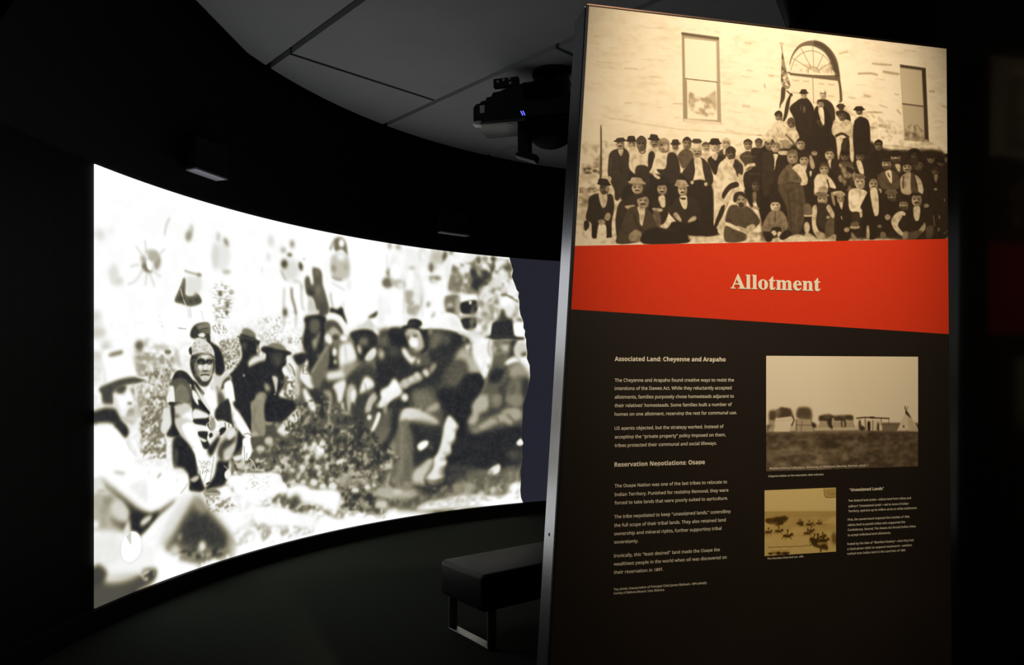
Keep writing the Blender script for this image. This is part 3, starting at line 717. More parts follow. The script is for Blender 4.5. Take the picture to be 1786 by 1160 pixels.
P 180 30 100|1136 815 1130 832 1117 839 1104 832 1098 815 1104 797 1117 790 1130 798
P 225 30 100|1000 1003 1049 967 1098 922 1136 909 1142 958 1098 990 1061 1036 1025 1028
T 80 14 80 53 30 20 112 126|1037 957 1136 913 1142 968 1061 1016
T 60 24 80 72 45 25 113 56|1049 996 1148 963 1161 1043 1049 1035
P 40 36 100|1105 654 1161 638 1180 667 1136 692
P 35 35 100|1012 851 1098 863 1111 903 1061 939 1012 965 933 933 933 858
P 55 17 100|491 576 502 542 535 521 586 514 602 532 602 570 591 600 558 589 513 587
P 130 21 90|530 528 597 515 600 558 558 556 535 544
S 60 11 100 24|541 548 597 536
S 70 11 100 19|541 557 597 547
P 240 17 100|535 569 558 559 577 567 569 578 544 577
P 60 16 100|569 576 602 570 602 604 586 601
P 170 16 100|563 583 580 582 583 592 569 593
P 35 22 100|591 592 625 603 659 624 682 675 682 728 636 745 625 646
P 215 13 100|486 629 508 608 519 587 547 581 586 596 619 625 625 655 586 647 502 654
T 150 11 80 48 35 25 121 36|508 604 558 585 614 625 614 647 502 649
P 60 10 100|483 634 497 621 502 649 491 654
S 90 11 100 44|497 660 547 648 597 649 628 665
S 190 8 100 19|500 654 547 643 602 647
S 45 7 100 19|497 667 547 655 625 674
P 38 19 100|495 667 519 658 619 666 628 706 618 745 591 779 558 782 530 765 505 736 492 703
T 90 10 70 79 35 40 150 60|495 670 524 666 535 761 502 736
P 172 17 100|519 691 541 660 591 654 617 673 620 706 610 745 591 764 563 766 545 756 531 736 520 711
P 110 31 100|517 691 535 678 542 707 538 745 547 761 530 749 520 720
P 60 21 100|535 745 569 772 597 757 591 783 558 787 535 770
P 236 23 100|561 706 557 714 548 717 538 714 534 706 538 698 548 695 557 698
P 226 23 100|609 705 606 712 598 715 590 712 587 705 590 698 598 695 606 697
P 226 13 100|570 677 580 677 586 707 581 718 570 718 567 703
P 225 17 100|555 657 591 656 587 667 569 669 558 667
P 40 15 100|528 678 547 668 569 671 577 678 586 671 615 672 618 686 600 693 581 689 573 694 552 693 531 690
P 112 11 100|560 685 558 686 552 687 547 687 544 685 547 684 552 683 558 683
P 112 11 100|605 684 603 686 598 686 593 686 591 684 593 683 598 682 603 683
P 66 13 100|591 722 587 725 576 726 564 725 560 722 564 719 576 718 587 719
S 90 11 80 19|552 728 563 719
S 90 11 80 20|602 728 591 719
S 40 10 100 27|549 740 574 737 600 739
P 205 15 100|552 745 574 743 600 745 591 761 569 764 555 757
S 120 8 80 14|535 711 544 728
S 120 9 80 15|611 706 605 728
S 110 7 60 12|552 654 591 652
S 100 8 50 15|569 757 586 757
P 40 15 100|399 744 426 720 470 728 508 761 558 803 569 825 502 794 491 777 399 776
P 85 18 100|373 776 415 752 464 756 497 794 508 868 491 876 470 859 410 848 405 808 399 784
P 120 20 90|410 800 437 777 475 793 486 843 415 852
P 235 16 100|362 831 389 784 402 808 405 848 378 855
P 45 12 100|378 847 448 852 442 866 415 867 378 859
P 220 20 100|341 916 346 873 383 871 399 888 378 938 373 962 352 972 330 954
P 200 31 100|405 864 491 860 497 917 535 995 437 987 410 936
P 248 26 100|448 906 497 893 519 948 541 995 464 989 437 946
P 95 30 100|405 896 432 906 437 926 415 929
P 35 25 100|383 863 405 868 410 936 437 987 362 981 389 935
P 45 16 100|502 777 558 833 602 889 597 932 569 955 513 927 502 876
P 238 15 100|502 802 524 811 547 845 535 865 508 835
P 225 15 100|513 778 535 786 574 833 602 881 597 893 569 867 535 820
P 28 11 100|535 840 569 867 597 898 597 915 569 892 547 878
P 235 21 100|502 897 519 881 558 892 597 910 591 923 547 929 508 922
P 35 17 100|508 926 569 930 597 923 580 952 524 944
P 245 16 100|513 945 580 954 597 974 580 984 524 973
P 40 16 100|524 977 591 987 591 999 535 995
P 250 16 100|569 833 597 787 625 779 645 831 648 892 636 917 614 899 597 872
P 160 32 100|625 779 659 788 682 841 659 879 645 831
P 90 33 100|648 814 682 832 693 876 653 883
P 215 16 100|608 770 636 775 625 805 602 796
P 50 16 100|508 761 535 778 563 829 547 812 513 778
P 40 27 100|636 887 716 842 728 922 740 984 682 941 636 934
P 205 27 100|614 732 670 745 693 728 728 754 693 763 670 788 636 779
P 70 22 100|682 762 716 745 711 771 676 802 665 797
P 252 20 100|682 784 711 763 734 781 751 861 774 889 833 996 821 1017 774 996 740 940 728 895 705 833
P 170 33 80|728 895 751 932 792 988 774 1005 740 945
S 45 17 100 36|751 772 757 834 769 879
S 235 9 100 34|602 889 608 915 586 948 602 975 591 999
S 30 6 100 15|611 915 591 948 607 975
P 140 21 100|602 928 625 925 631 968 608 975
S 245 10 100 30|631 934 648 952
P 225 17 100|653 970 676 945 728 962 711 978 682 963
P 35 16 100|648 987 693 972 688 994 659 1005
P 205 22 100|705 982 740 976 748 1012 711 1009
P 32 31 100|399 996 442 984 491 1029 524 1082 535 1158 547 1210 491 1218 464 1132 405 1105 394 1044
P 80 30 80|410 1037 426 1055 415 1118 399 1100
P 200 26 100|410 913 502 931 558 1018 569 1049 513 1056 491 1029 437 979
P 252 23 100|448 944 508 940 547 1005 569 1040 569 1061 513 1043 459 981
P 252 17 100|508 1043 563 1048 586 1080 591 1123 580 1143 558 1123 535 1125 519 1073
P 252 19 100|569 1070 602 1022 648 1000 659 1027 636 1094 614 1177 586 1211 558 1207 547 1185 558 1144 591 1106
T 150 11 80 40 30 20 131 12|530 1099 591 1106 625 1110 614 1160 569 1154
S 120 8 100 15|547 1143 547 1185 552 1219
S 140 8 100 12|586 1148 569 1196
S 120 9 100 15|625 1093 614 1151 602 1193
S 60 7 100 12|563 1141 558 1161
S 90 7 100 12|569 1154 586 1144
P 240 14 100|541 1209 558 1203 563 1225 547 1227
P 60 11 100|604 1201 602 1205 594 1208 584 1209 578 1206 580 1203 589 1200 599 1199
P 225 16 100|591 1212 625 1200 625 1213 602 1220
P 36 21 100|508 927 597 928 586 962 541 954
P 245 16 100|516 948 580 957 597 979 535 975
P 40 16 100|535 979 591 983 586 1008 602 1048 569 1053 547 1009
P 235 15 100|535 1000 569 1011 586 1021 563 1023
P 238 13 100|591 1000 597 984 614 989 608 1006 636 999 619 1019 591 1021
P 42 14 100|597 992 614 989 619 1002 602 1010
S 240 9 100 29|602 907 602 937 583 953 602 975 591 992
S 30 6 100 15|597 937 588 953 605 976
S 245 9 100 30|631 930 648 951
P 235 15 100|648 966 670 943 728 962 716 975 688 960 659 975
P 36 14 100|659 975 688 969 693 982 665 993
S 60 9 100 20|688 949 693 969
S 60 9 100 20|711 955 711 975
P 150 21 100|602 933 628 934 631 969 608 980
P 225 17 100|625 981 659 988 648 1005 628 999
P 205 27 100|653 1040 670 1006 716 975 748 986 751 1048 728 1068 693 1100 659 1114
P 40 32 100|586 1055 614 1032 651 1003 659 1019 625 1076 602 1090
P 60 44 100|653 1053 693 1021 751 1013 740 1047 682 1073 682 1116 648 1095
P 222 27 100|711 988 740 985 745 1008 716 1028 699 1013
P 195 33 100|682 1099 705 1075 745 1043 751 1066 716 1103
P 32 33 100|648 1113 705 1119 751 1071 763 991 792 1007 792 1061 757 1093 716 1120 705 1189 682 1225 625 1230 569 1230 625 1179
P 30 26 100|535 1158 569 1213 569 1230 535 1233 491 1218 486 1176
P 185 21 100|491 1173 530 1162 541 1176 513 1188
P 115 21 100|569 1238 625 1230 659 1252 653 1264 574 1250
S 220 9 100 15|574 1244 653 1258
P 240 14 100|688 1169 711 1159 722 1183 705 1202 688 1191
S 225 8 100 13|682 1138 711 1163
P 252 20 100|740 923 774 916 815 968 842 1002 839 1033 798 1017 763 974
S 110 10 100 21|798 1012 821 1007 842 1018
P 252 16 100|795 1030 836 1029 848 1089 833 1119 810 1130 786 1110 792 1070
S 120 10 100 18|801 1062 804 1125
S 110 10 100 16|818 1095 815 1122
P 225 16 100|740 1109 792 1102 786 1119 751 1124
S 205 10 100 26|833 1124 857 1145 872 1179
P 34 28 100|745 884 774 912 833 987 845 1011 845 888 821 860 740 857
P 138 25 100|845 861 935 864 929 957 923 1022 851 1021 845 929
S 90 28 50 42|869 889 857 952 893 1010
P 165 23 100|845 1007 869 1004 887 1023 851 1025
P 80 29 100|851 1030 929 1031 941 1070 869 1082 845 1061
P 190 29 100|976 1054 969 1067 950 1071 931 1064 923 1050 931 1036 950 1032 969 1039
P 190 29 100|925 1087 917 1097 899 1099 880 1093 872 1082 880 1072 899 1070 917 1076
P 150 29 100|974 966 967 973 950 974 933 971 926 964 933 957 950 956 967 959
P 32 29 100|929 863 989 865 989 951 929 952
P 252 23 100|33 662 60 647 128 641 178 651 188 695 214 743 260 751 229 774 178 780 41 771 36 715
T 205 44 70 553 50 50 180 402|-7 653 31 662 36 715 12 770 -7 770
S 205 28 60 30|181 651 191 695 214 742
P 120 27 100|62 668 79 657 128 647 138 656 119 665 79 672
P 215 36 80|36 694 45 715 55 764 38 771
P 68 28 100|17 788 45 774 128 752 199 745 249 753 252 761 199 771 143 776 99 793 89 840 60 845 36 837 31 806
P 250 19 100|199 743 249 747 260 755 229 751
P 80 46 100|87 786 153 778 143 802 114 812 94 800
P 55 37 100|114 783 148 780 138 805 114 801
P 140 28 100|173 791 193 792 191 818 181 806
P 235 37 100|87 800 119 812 148 802 173 788 178 810 191 836 178 847 188 869 178 891 148 889 119 859 94 829
P 252 33 100|148 824 168 791 188 829 183 840 158 846
P 250 37 100|99 815 143 816 153 853 128 867
S 80 23 100 39|159 843 182 845
P 95 46 70|151 794 145 800 128 802 112 799 106 793 112 788 128 786 145 789
P 105 33 70|188 795 186 803 181 805 176 802 174 795 176 788 181 785 186 788
S 150 28 80 30|191 773 190 818 199 836
P 195 37 80|94 815 114 851 128 881 110 866 92 836
P 92 38 100|166 870 186 866 193 885 181 891 163 885
P 165 38 100|163 876 188 862 199 892 188 907 148 897
P 205 37 100|143 900 199 892 199 930 153 915
S 140 28 70 34|128 888 158 908 188 918
P 185 28 80|193 847 229 871 219 901 199 892
P 42 36 100|-7 870 26 858 70 851 99 861 128 903 153 934 148 963 119 946 89 918 12 909 -7 915
P 240 36 100|31 841 84 850 99 858 65 853
P 250 45 100|12 916 79 918 124 961 -7 949
P 42 37 100|90 916 141 920 167 950 147 972 122 947
P 252 38 100|-4 954 21 929 83 930 147 982 193 1059 253 1090 347 1107 445 1146 473 1144 487 1183 473 1219 403 1244 306 1273 253 1268 160 1198 64 1122 21 1102 -4 1089
S 190 19 80 28|154 982 180 1019 206 1046
S 200 19 60 25|167 979 206 1036
P 175 28 100|150 1103 140 1105 117 1101 95 1094 87 1088 97 1087 119 1090 142 1097
P 160 20 90|328 1138 318 1143 312 1143 312 1138 319 1131 328 1126 335 1126 334 1131
P 228 48 80|167 1151 253 1149 253 1224 200 1185
S 225 29 70 29|251 1134 253 1224
P 215 29 100|279 1118 276 1121 269 1121 263 1119 260 1116 263 1113 269 1113 276 1115
S 150 15 80 25|438 1224 466 1202 476 1187
P 190 20 100|426 1167 424 1168 420 1169 416 1167 414 1165 416 1164 420 1163 424 1165
P 48 57 100|21 1102 64 1131 160 1203 253 1268 306 1276 410 1245 403 1260 320 1296 266 1325 233 1348 173 1320 173 1267 96 1178 33 1122
P 170 46 100|-4 1152 58 1162 122 1201 167 1257 180 1288 147 1324 21 1296 -4 1251
P 120 55 70|58 1171 96 1187 83 1213 52 1207
P 205 56 100|71 1210 122 1196 164 1251 160 1284 109 1264
P 85 46 100|71 1247 109 1274 160 1289 141 1308 96 1280
S 110 45 50 54|45 1169 52 1234
S 110 36 40 38|27 1202 45 1279
P 225 38 100|141 1318 167 1280 183 1289 167 1328
P 240 36 100|16 1264 13 1273 5 1275 -3 1269 -6 1259 -3 1250 5 1248 13 1253
P 215 36 90|-4 1103 21 1102 45 1128 39 1150 -4 1143
S 120 27 70 32|8 1145 52 1152
P 35 48 100|173 1253 239 1265 279 1278 320 1281 239 1349 193 1329 173 1296
P 215 39 100|223 1301 253 1283 286 1284 279 1298 239 1315
P 240 58 100|-4 1295 134 1326 128 1372 226 1380 320 1417 347 1449 403 1499 537 1549 459 1555 -4 1430
P 225 64 80|-4 1304 109 1330 122 1417 21 1410 -4 1394
P 248 41 100|226 1366 279 1328 375 1275 473 1229 523 1234 552 1274 516 1290 459 1343 375 1420 334 1420
P 205 61 70|403 1280 487 1242 516 1279 473 1325 389 1402 334 1420 320 1387
P 95 85 100|487 1285 537 1250 602 1333 691 1428 721 1474 706 1517 573 1492 473 1474 347 1429 375 1399 445 1341
P 55 107 100|473 1325 573 1322 691 1439 706 1505 559 1483 431 1411
P 160 53 80|508 1238 544 1268 588 1324 552 1318 516 1290
S 150 53 60 63|530 1271 559 1330
T 120 43 90 149 60 30 141 109|347 1423 721 1509 736 1546 559 1554 403 1488
T 45 43 85 149 50 30 142 109|361 1427 706 1505 691 1536 487 1509
P 230 43 100|579 1471 573 1485 559 1489 544 1479 539 1462 544 1448 559 1445 573 1454
P 215 41 100|442 1403 440 1410 434 1412 428 1408 426 1400 428 1393 434 1391 440 1395
P 225 51 90|375 1445 417 1429 431 1464 403 1467
P 252 61 100|320 1417 361 1447 445 1509 537 1549 459 1555 306 1515
P 160 67 70|706 1448 744 1479 751 1544 706 1539
P 60 47 100|2 1411 36 1426 68 1469 52 1476 246 1506 229 1483 305 1497 296 1539 213 1552 5 1564
P 85 75 80|5 1468 246 1506 288 1536 5 1558
P 215 56 100|52 1447 99 1466 213 1497 131 1498 52 1476
P 70 54 100|52 1447 43 1461 21 1461 -1 1448 -10 1430 -1 1417 21 1416 43 1428
T 225 29 80 108 35 30 143 77|213 1485 296 1495 296 1551 246 1525
P 205 19 70|123 1372 140 1335 176 1321 213 1335 234 1374 226 1421 188 1442 160 1437 131 1413
P 255 5 100|127 1373 141 1338 176 1324 211 1337 230 1373 223 1417 188 1437 160 1434 135 1412
L 198 4 100|152 1336 164 1328 178 1325 177 1375
T 120 18 6 90 20 60 162 71|-3 549 919 485 2618 399 2650 1529 1278 1552 -3 1410
T 235 18 8 72 20 70 163 57|-3 549 919 485 2618 399 2650 1529 1278 1552 -3 1410
D 0 7 100|2571 -34 2571 3 2581 31 2597 77 2589 117 2601 149 2616 181 2622 199 2638 216 2634 246 2642 274 2642 318 2650 358 2663 383 2671 408 2671 441 2683 459 2679 488 2690 514 2691 554 2699 602 2695 635 2715 678 2716 719 2719 748 2708 818 2695 873 2671 927 2663 1055 2661 1146 2671 1176 2663 1201 2667 1263 2659 1317 2650 1350 2654 1412 2649 1474 2654 1522 2667 1552 2663 1602 3067 1631 3067 -66
""")
TOP_BOX = (-0.05, 1.125, 1.815, 2.4535)
TOP = canvas(1116, 606, 238, """
T 222 19 80 266 35 50 201 83|21 -13 2222 -76 2222 594 21 714
T 205 12 55 200 17 30 202 39|110 33 2184 55 2184 532 110 610
T 245 24 70 501 45 40 203 223|51 11 2222 20 2222 594 51 684
S 130 11 25 28|368 74 419 80 495 72
S 130 11 35 37|286 295 355 291
S 130 11 25 22|368 243 457 237 521 234
S 130 11 30 25|419 324 495 323
S 130 11 25 25|483 175 534 173
S 130 11 20 25|343 298 406 286
S 130 11 30 43|286 468 324 464
S 130 11 25 30|280 531 330 527
S 130 11 25 28|457 475 489 472
S 130 11 50 28|547 448 599 445
S 130 11 40 19|550 521 579 517
S 130 11 25 25|618 65 671 64
S 130 12 30 29|776 60 810 63
S 130 12 35 52|944 98 985 103
S 130 12 20 26|870 172 931 170
S 130 12 35 39|958 240 992 243
S 130 12 35 29|924 274 971 276
S 130 12 45 39|1060 302 1067 323
S 130 12 30 45|985 345 1026 345
S 130 12 35 29|823 323 877 321
S 130 12 35 84|931 427 978 429
S 130 12 30 29|883 464 931 463
S 130 12 40 39|1081 257 1117 256
S 130 12 40 29|836 559 890 564
S 130 12 45 23|783 572 1026 573
S 130 12 50 33|1026 573 1117 572
S 130 11 35 22|205 551 280 551 368 562 495 570 586 575 783 572
S 130 11 25 21|174 545 230 549
S 130 11 20 24|143 276 218 275
S 130 11 18 24|205 200 255 198
S 130 11 18 24|113 384 180 381
L 165 6 100|594 84 802 89 814 534 603 536
L 236 6 100|609 112 786 112 790 317 612 320
L 233 6 100|622 321 788 319 792 512 626 518
L 92 10 100|592 83 802 87 802 103 594 98
L 135 9 55|596 94 609 99 615 318 624 332 626 518 618 532 603 536
L 150 9 50|787 111 802 103 814 534 795 529
S 105 6 100 25|612 316 793 318
S 170 5 100 13|790 107 793 317
L 215 7 100|605 520 810 522 813 537 604 537
T 130 17 75 95 45 35 205 87|635 379 677 393 717 408 783 360 786 481 717 505 631 470
P 150 17 60|743 400 780 366 786 463 756 435
P 150 17 50|635 391 671 412 651 456 635 457
S 150 11 60 32|664 431 717 408 763 422 783 445
S 118 14 40 61|1503 103 1561 84
S 118 14 60 45|1708 134 1753 135 1835 131
S 118 14 60 55|1620 198 1701 189 1745 194
S 118 14 60 63|1775 172 1880 177
S 118 14 25 27|1612 258 1678 255
S 118 14 40 69|1656 311 1701 315
S 118 14 45 38|1561 329 1605 332
S 118 14 50 57|2071 253 2110 252
S 118 14 55 42|1678 400 1775 394
S 118 14 40 42|1753 354 1805 366
S 118 14 50 56|1865 371 1892 395
S 118 14 40 42|1850 288 1880 289
S 118 14 35 62|1686 481 1745 480
S 118 14 45 83|1753 467 1798 470
S 118 14 35 31|1790 493 1828 500
S 118 14 45 35|1783 571 1911 571 2033 576
S 118 14 40 35|1911 173 1880 175
S 118 14 25 28|1805 8 1850 10
S 118 14 25 28|1656 24 1701 26
S 118 14 25 42|1911 43 1987 42
S 118 14 45 50|2157 327 2196 334
S 118 13 35 29|1058 307 1069 331
S 118 13 30 30|1093 255 1155 258
S 118 13 20 26|1065 214 1120 215
S 118 13 45 29|1017 572 1093 570
S 118 14 25 32|2110 410 2173 418
S 118 14 25 35|1730 215 1790 216
P 105 10 100|1209 175 1225 130 1260 83 1309 56 1359 47 1409 55 1459 88 1492 135 1506 191 1514 254 1523 348 1503 356 1503 255 1481 238 1211 237 1207 219
P 228 8 100|1218 231 1214 181 1232 136 1274 91 1324 78 1366 82 1416 105 1449 146 1467 195 1478 219
L 222 7 100|1214 246 1503 242 1510 352 1352 381 1214 368
L 95 10 100|1207 232 1510 230 1510 248 1209 244
S 60 24 75 142|1352 58 1409 74 1452 114 1481 168 1496 230
S 80 12 90 68|1503 242 1514 292 1519 355
S 120 6 100 17|1345 231 1351 381
T 70 12 70 87 40 20 207 76|1445 153 1481 149 1488 218 1459 214
S 135 7 80 23|1352 212 1346 77
S 135 7 80 23|1345 206 1274 94
S 135 7 80 23|1338 204 1218 150
S 135 7 80 24|1366 204 1409 118
S 135 7 80 24|1373 207 1449 159
S 135 7 80 23|1214 218 1239 160 1288 118 1345 103 1402 116 1445 153 1463 208
S 135 7 80 23|1317 225 1324 199 1352 188 1381 197 1388 218
T 140 12 55 86 30 30 206 75|1218 187 1467 163 1474 213 1218 224
S 120 10 45 30|1228 270 1267 268
S 120 10 45 30|1288 268 1324 267
S 120 10 45 30|1381 273 1416 272
S 120 10 45 30|1438 272 1481 271
S 120 10 45 30|1225 333 1260 333
S 120 10 45 30|1438 333 1474 333
L 178 9 100|1884 123 2052 130 2071 531 1914 532 1899 349
L 72 10 100|1884 123 2052 127 2048 147 2029 142 1888 139
L 60 12 100|2025 139 2050 134 2071 531 2044 526 2037 337
S 95 8 100 42|1899 336 2041 340
L 200 8 60|1892 145 2025 146 2033 334 1902 332
L 165 10 100|1914 519 2064 521 2068 533 1914 535
T 110 15 70 92 45 30 208 78|1922 463 1964 441 2033 468 2041 520 1918 516
L 205 13 70|1960 448 1972 440 1965 512 1956 513
S 120 13 60 35|1972 460 1995 445 2025 482
P 140 10 100|1165 114 1179 178 1197 245 1214 299 1190 320 1159 292 1159 224 1162 161
T 60 8 90 67 50 20 209 60|1163 118 1176 179 1193 245 1211 300 1183 315 1159 286 1159 211
T 230 7 90 50 30 20 210 45|1165 223 1197 239 1211 306 1162 292
S 90 6 100 20|1161 87 1163 118
P 200 7 100|1173 83 1169 89 1161 93 1152 91 1148 85 1152 79 1161 75 1169 77
S 130 5 60 16|1148 79 1172 89
P 70 10 100|1162 310 1186 321 1183 371 1155 423 1148 411 1155 373
P 225 10 100|1186 321 1204 338 1190 395 1176 433 1159 435 1155 410 1179 371
P 55 10 100|1190 382 1218 336 1228 367 1211 406 1190 469 1169 490 1176 446
P 220 10 100|1218 355 1239 366 1211 430 1197 469 1204 419
S 60 7 70 46|1165 322 1172 371
P 228 10 100|1225 404 1249 427 1239 459 1204 468
S 60 7 90 40|1190 326 1214 343 1225 342
P 42 12 100|1246 378 1288 355 1317 359 1352 406 1359 494 1345 620 1288 624 1246 527 1232 466 1207 418
P 166 6 100|1310 341 1304 354 1292 360 1279 356 1274 344 1279 331 1292 325 1304 329
P 121 12 60|1309 333 1304 339 1292 342 1280 341 1275 336 1280 331 1292 327 1304 328
P 182 8 70|1294 344 1292 349 1288 351 1283 350 1282 346 1283 341 1288 339 1292 340
P 176 7 70|1295 342 1295 346 1293 347 1292 346 1291 342 1292 339 1293 337 1295 338
P 61 6 90|1289 340 1288 342 1285 343 1281 343 1280 341 1281 340 1285 339 1288 339
P 61 6 90|1303 339 1302 341 1299 342 1295 341 1294 340 1295 338 1299 337 1302 338
P 96 6 70|1296 347 1295 348 1292 348 1289 348 1288 348 1289 347 1292 346 1295 346
S 81 5 80 10|1286 352 1298 351
P 106 11 65|1310 344 1309 355 1305 359 1301 355 1299 345 1301 335 1305 331 1309 335
P 116 10 60|1303 357 1299 359 1292 361 1284 361 1281 358 1284 356 1292 354 1299 354
P 45 6 100|1322 327 1313 332 1292 336 1271 336 1262 333 1271 328 1292 324 1313 324
P 51 6 100|1273 332 1275 317 1281 312 1303 310 1309 315 1310 328
S 31 5 80 16|1273 329 1310 326
P 150 10 50|1304 417 1301 430 1295 436 1289 431 1287 418 1289 405 1295 399 1301 404
S 120 6 60 20|1278 394 1271 426
P 50 12 100|1416 351 1467 378 1481 446 1467 612 1409 616 1395 390 1366 368
P 175 6 100|1427 325 1421 343 1407 352 1393 345 1387 328 1393 310 1407 301 1421 307
P 130 12 60|1426 313 1420 321 1407 326 1394 324 1388 317 1394 309 1407 304 1420 306
P 191 9 70|1409 329 1407 335 1403 338 1398 336 1396 330 1398 324 1403 321 1407 323
P 185 7 70|1411 326 1410 331 1409 333 1407 331 1406 326 1407 321 1409 318 1410 320
P 70 6 90|1404 323 1403 325 1399 327 1395 326 1394 324 1395 322 1399 320 1403 321
P 70 6 90|1420 322 1418 324 1415 325 1411 325 1409 323 1411 320 1415 319 1418 320
P 105 6 70|1412 333 1411 334 1407 335 1404 335 1403 334 1404 332 1407 331 1411 332
S 90 5 80 15|1401 339 1414 338
P 115 11 65|1428 330 1426 344 1421 350 1417 345 1415 331 1417 316 1421 310 1426 316
P 125 10 60|1419 347 1415 351 1407 353 1399 352 1395 349 1399 345 1407 343 1415 343
P 225 7 100|1418 308 1414 315 1403 319 1393 317 1389 310 1393 303 1403 299 1414 301
P 38 12 100|1359 406 1395 384 1431 400 1467 486 1474 630 1352 639 1345 489
P 180 6 100|1412 381 1407 397 1393 404 1379 399 1373 385 1379 369 1393 362 1407 367
P 135 12 60|1411 372 1406 379 1393 382 1379 381 1374 375 1379 368 1393 364 1406 366
P 196 9 70|1395 385 1393 391 1388 393 1384 391 1382 386 1384 381 1388 379 1393 380
P 190 7 70|1397 382 1396 387 1394 389 1393 387 1392 383 1393 378 1394 376 1396 378
P 75 6 90|1390 380 1389 382 1385 383 1381 383 1380 381 1381 379 1385 378 1389 379
P 75 6 90|1406 379 1404 381 1400 382 1396 381 1395 380 1396 378 1400 377 1404 377
P 110 6 70|1398 388 1396 389 1393 390 1390 390 1388 389 1390 388 1393 387 1396 387
S 95 5 80 13|1387 394 1399 393
P 120 11 65|1413 386 1411 398 1407 403 1402 399 1401 387 1402 374 1407 369 1411 374
P 130 10 60|1405 400 1401 403 1393 405 1384 405 1381 402 1384 399 1393 397 1401 397
S 58 6 95 23|1384 394 1393 391 1402 392
P 55 6 100|1372 384 1374 367 1393 356 1411 364 1413 380 1407 371 1393 370 1379 373
P 225 9 100|1377 408 1409 403 1416 483 1402 484
P 45 12 100|1485 415 1525 402 1568 420 1576 464 1546 460 1503 445
P 72 6 100|1534 386 1529 397 1516 402 1503 399 1497 389 1503 379 1516 374 1529 377
P 30 12 60|1533 380 1528 385 1516 388 1504 387 1498 383 1504 379 1516 376 1528 376
P 88 9 70|1518 389 1516 393 1512 395 1507 394 1506 390 1507 387 1512 385 1516 386
P 82 7 70|1520 387 1519 390 1517 392 1516 391 1515 388 1516 385 1517 383 1519 384
P 22 6 90|1513 386 1512 387 1509 388 1505 388 1504 387 1505 386 1509 385 1512 385
P 22 6 90|1528 385 1526 386 1523 387 1519 387 1518 386 1519 385 1523 384 1526 384
P 30 6 70|1521 391 1519 392 1516 393 1513 393 1512 392 1513 391 1516 391 1519 391
S 30 5 80 8|1510 395 1522 394
P 30 11 65|1535 389 1533 397 1529 401 1525 398 1523 390 1525 382 1529 378 1533 381
P 30 10 60|1527 399 1524 401 1516 403 1508 402 1505 401 1508 398 1516 397 1524 397
P 60 6 100|1546 379 1537 384 1516 387 1494 388 1485 384 1494 379 1516 376 1537 376
P 66 6 100|1496 383 1497 373 1504 369 1528 367 1535 370 1536 380
S 46 5 80 12|1496 381 1536 378
P 218 10 100|1467 473 1503 445 1539 448 1583 464 1598 533 1583 667 1539 670 1532 569 1496 585 1496 673 1474 637 1481 560 1461 530
P 108 6 100|1546 432 1539 450 1523 459 1507 453 1500 435 1507 417 1523 408 1539 414
P 63 12 60|1545 420 1539 429 1523 433 1508 431 1501 424 1508 416 1523 412 1539 413
P 124 9 70|1526 436 1524 443 1518 446 1513 444 1510 438 1513 431 1518 428 1524 431
P 118 7 70|1528 433 1527 438 1525 441 1523 439 1522 433 1523 428 1525 425 1527 427
P 22 6 90|1520 430 1518 433 1514 434 1510 433 1508 431 1510 429 1514 428 1518 428
P 22 6 90|1538 429 1536 431 1532 432 1528 432 1526 430 1528 428 1532 426 1536 427
P 38 6 70|1529 440 1528 441 1524 442 1520 442 1518 441 1520 439 1524 439 1528 439
S 30 5 80 15|1516 447 1531 446
P 48 11 65|1547 437 1545 451 1540 458 1535 452 1532 438 1535 423 1540 417 1545 423
P 58 10 60|1537 454 1533 458 1523 460 1513 460 1509 456 1513 452 1523 450 1533 451
P 50 6 100|1499 434 1501 415 1523 402 1545 412 1547 430 1539 420 1523 418 1507 422
S 50 5 100 34|1526 462 1530 497
S 48 10 100 54|1481 548 1510 533 1539 524 1568 541
P 215 9 100|1520 561 1515 572 1503 577 1491 574 1485 563 1491 552 1503 547 1515 550
P 190 10 100|1510 558 1554 542 1561 555 1525 570
S 70 12 100 102|1536 569 1528 608 1532 671
P 33 12 100|1605 456 1627 429 1656 433 1686 481 1690 622 1594 629 1598 539
P 117 6 100|1649 398 1643 412 1628 419 1614 414 1608 401 1614 387 1628 381 1643 385
P 72 12 60|1648 390 1642 396 1628 399 1615 398 1609 393 1615 387 1628 383 1642 384
P 133 9 70|1631 402 1629 407 1624 409 1619 407 1617 403 1619 398 1624 396 1629 397
P 127 7 70|1632 399 1632 403 1630 405 1628 403 1628 399 1628 395 1630 393 1632 395
P 22 6 90|1626 397 1624 399 1620 400 1616 400 1615 398 1616 396 1620 395 1624 396
P 22 6 90|1642 396 1640 398 1636 399 1632 398 1631 397 1632 395 1636 394 1640 394
P 47 6 70|1634 404 1632 406 1629 406 1625 406 1624 405 1625 404 1629 404 1632 404
S 32 5 80 11|1622 410 1635 409
P 57 11 65|1649 402 1648 413 1643 418 1638 414 1636 403 1638 392 1643 387 1648 391
P 67 10 60|1641 415 1637 418 1628 420 1620 419 1616 417 1620 414 1628 412 1637 413
P 38 6 100|1665 387 1654 393 1628 397 1602 397 1592 393 1602 387 1628 383 1654 383
P 44 6 100|1603 392 1605 379 1613 374 1643 371 1651 375 1653 388
S 24 5 80 15|1603 390 1653 385
P 200 10 100|1605 430 1627 435 1653 433 1649 465 1627 454 1612 462
S 150 6 70 27|1601 482 1609 513
P 126 6 100|1165 465 1159 484 1145 493 1130 486 1124 469 1130 450 1145 441 1159 447
P 81 12 60|1164 454 1158 462 1145 466 1131 464 1125 457 1131 449 1145 444 1158 446
P 142 8 70|1147 470 1145 476 1140 479 1135 477 1133 471 1135 464 1140 461 1145 464
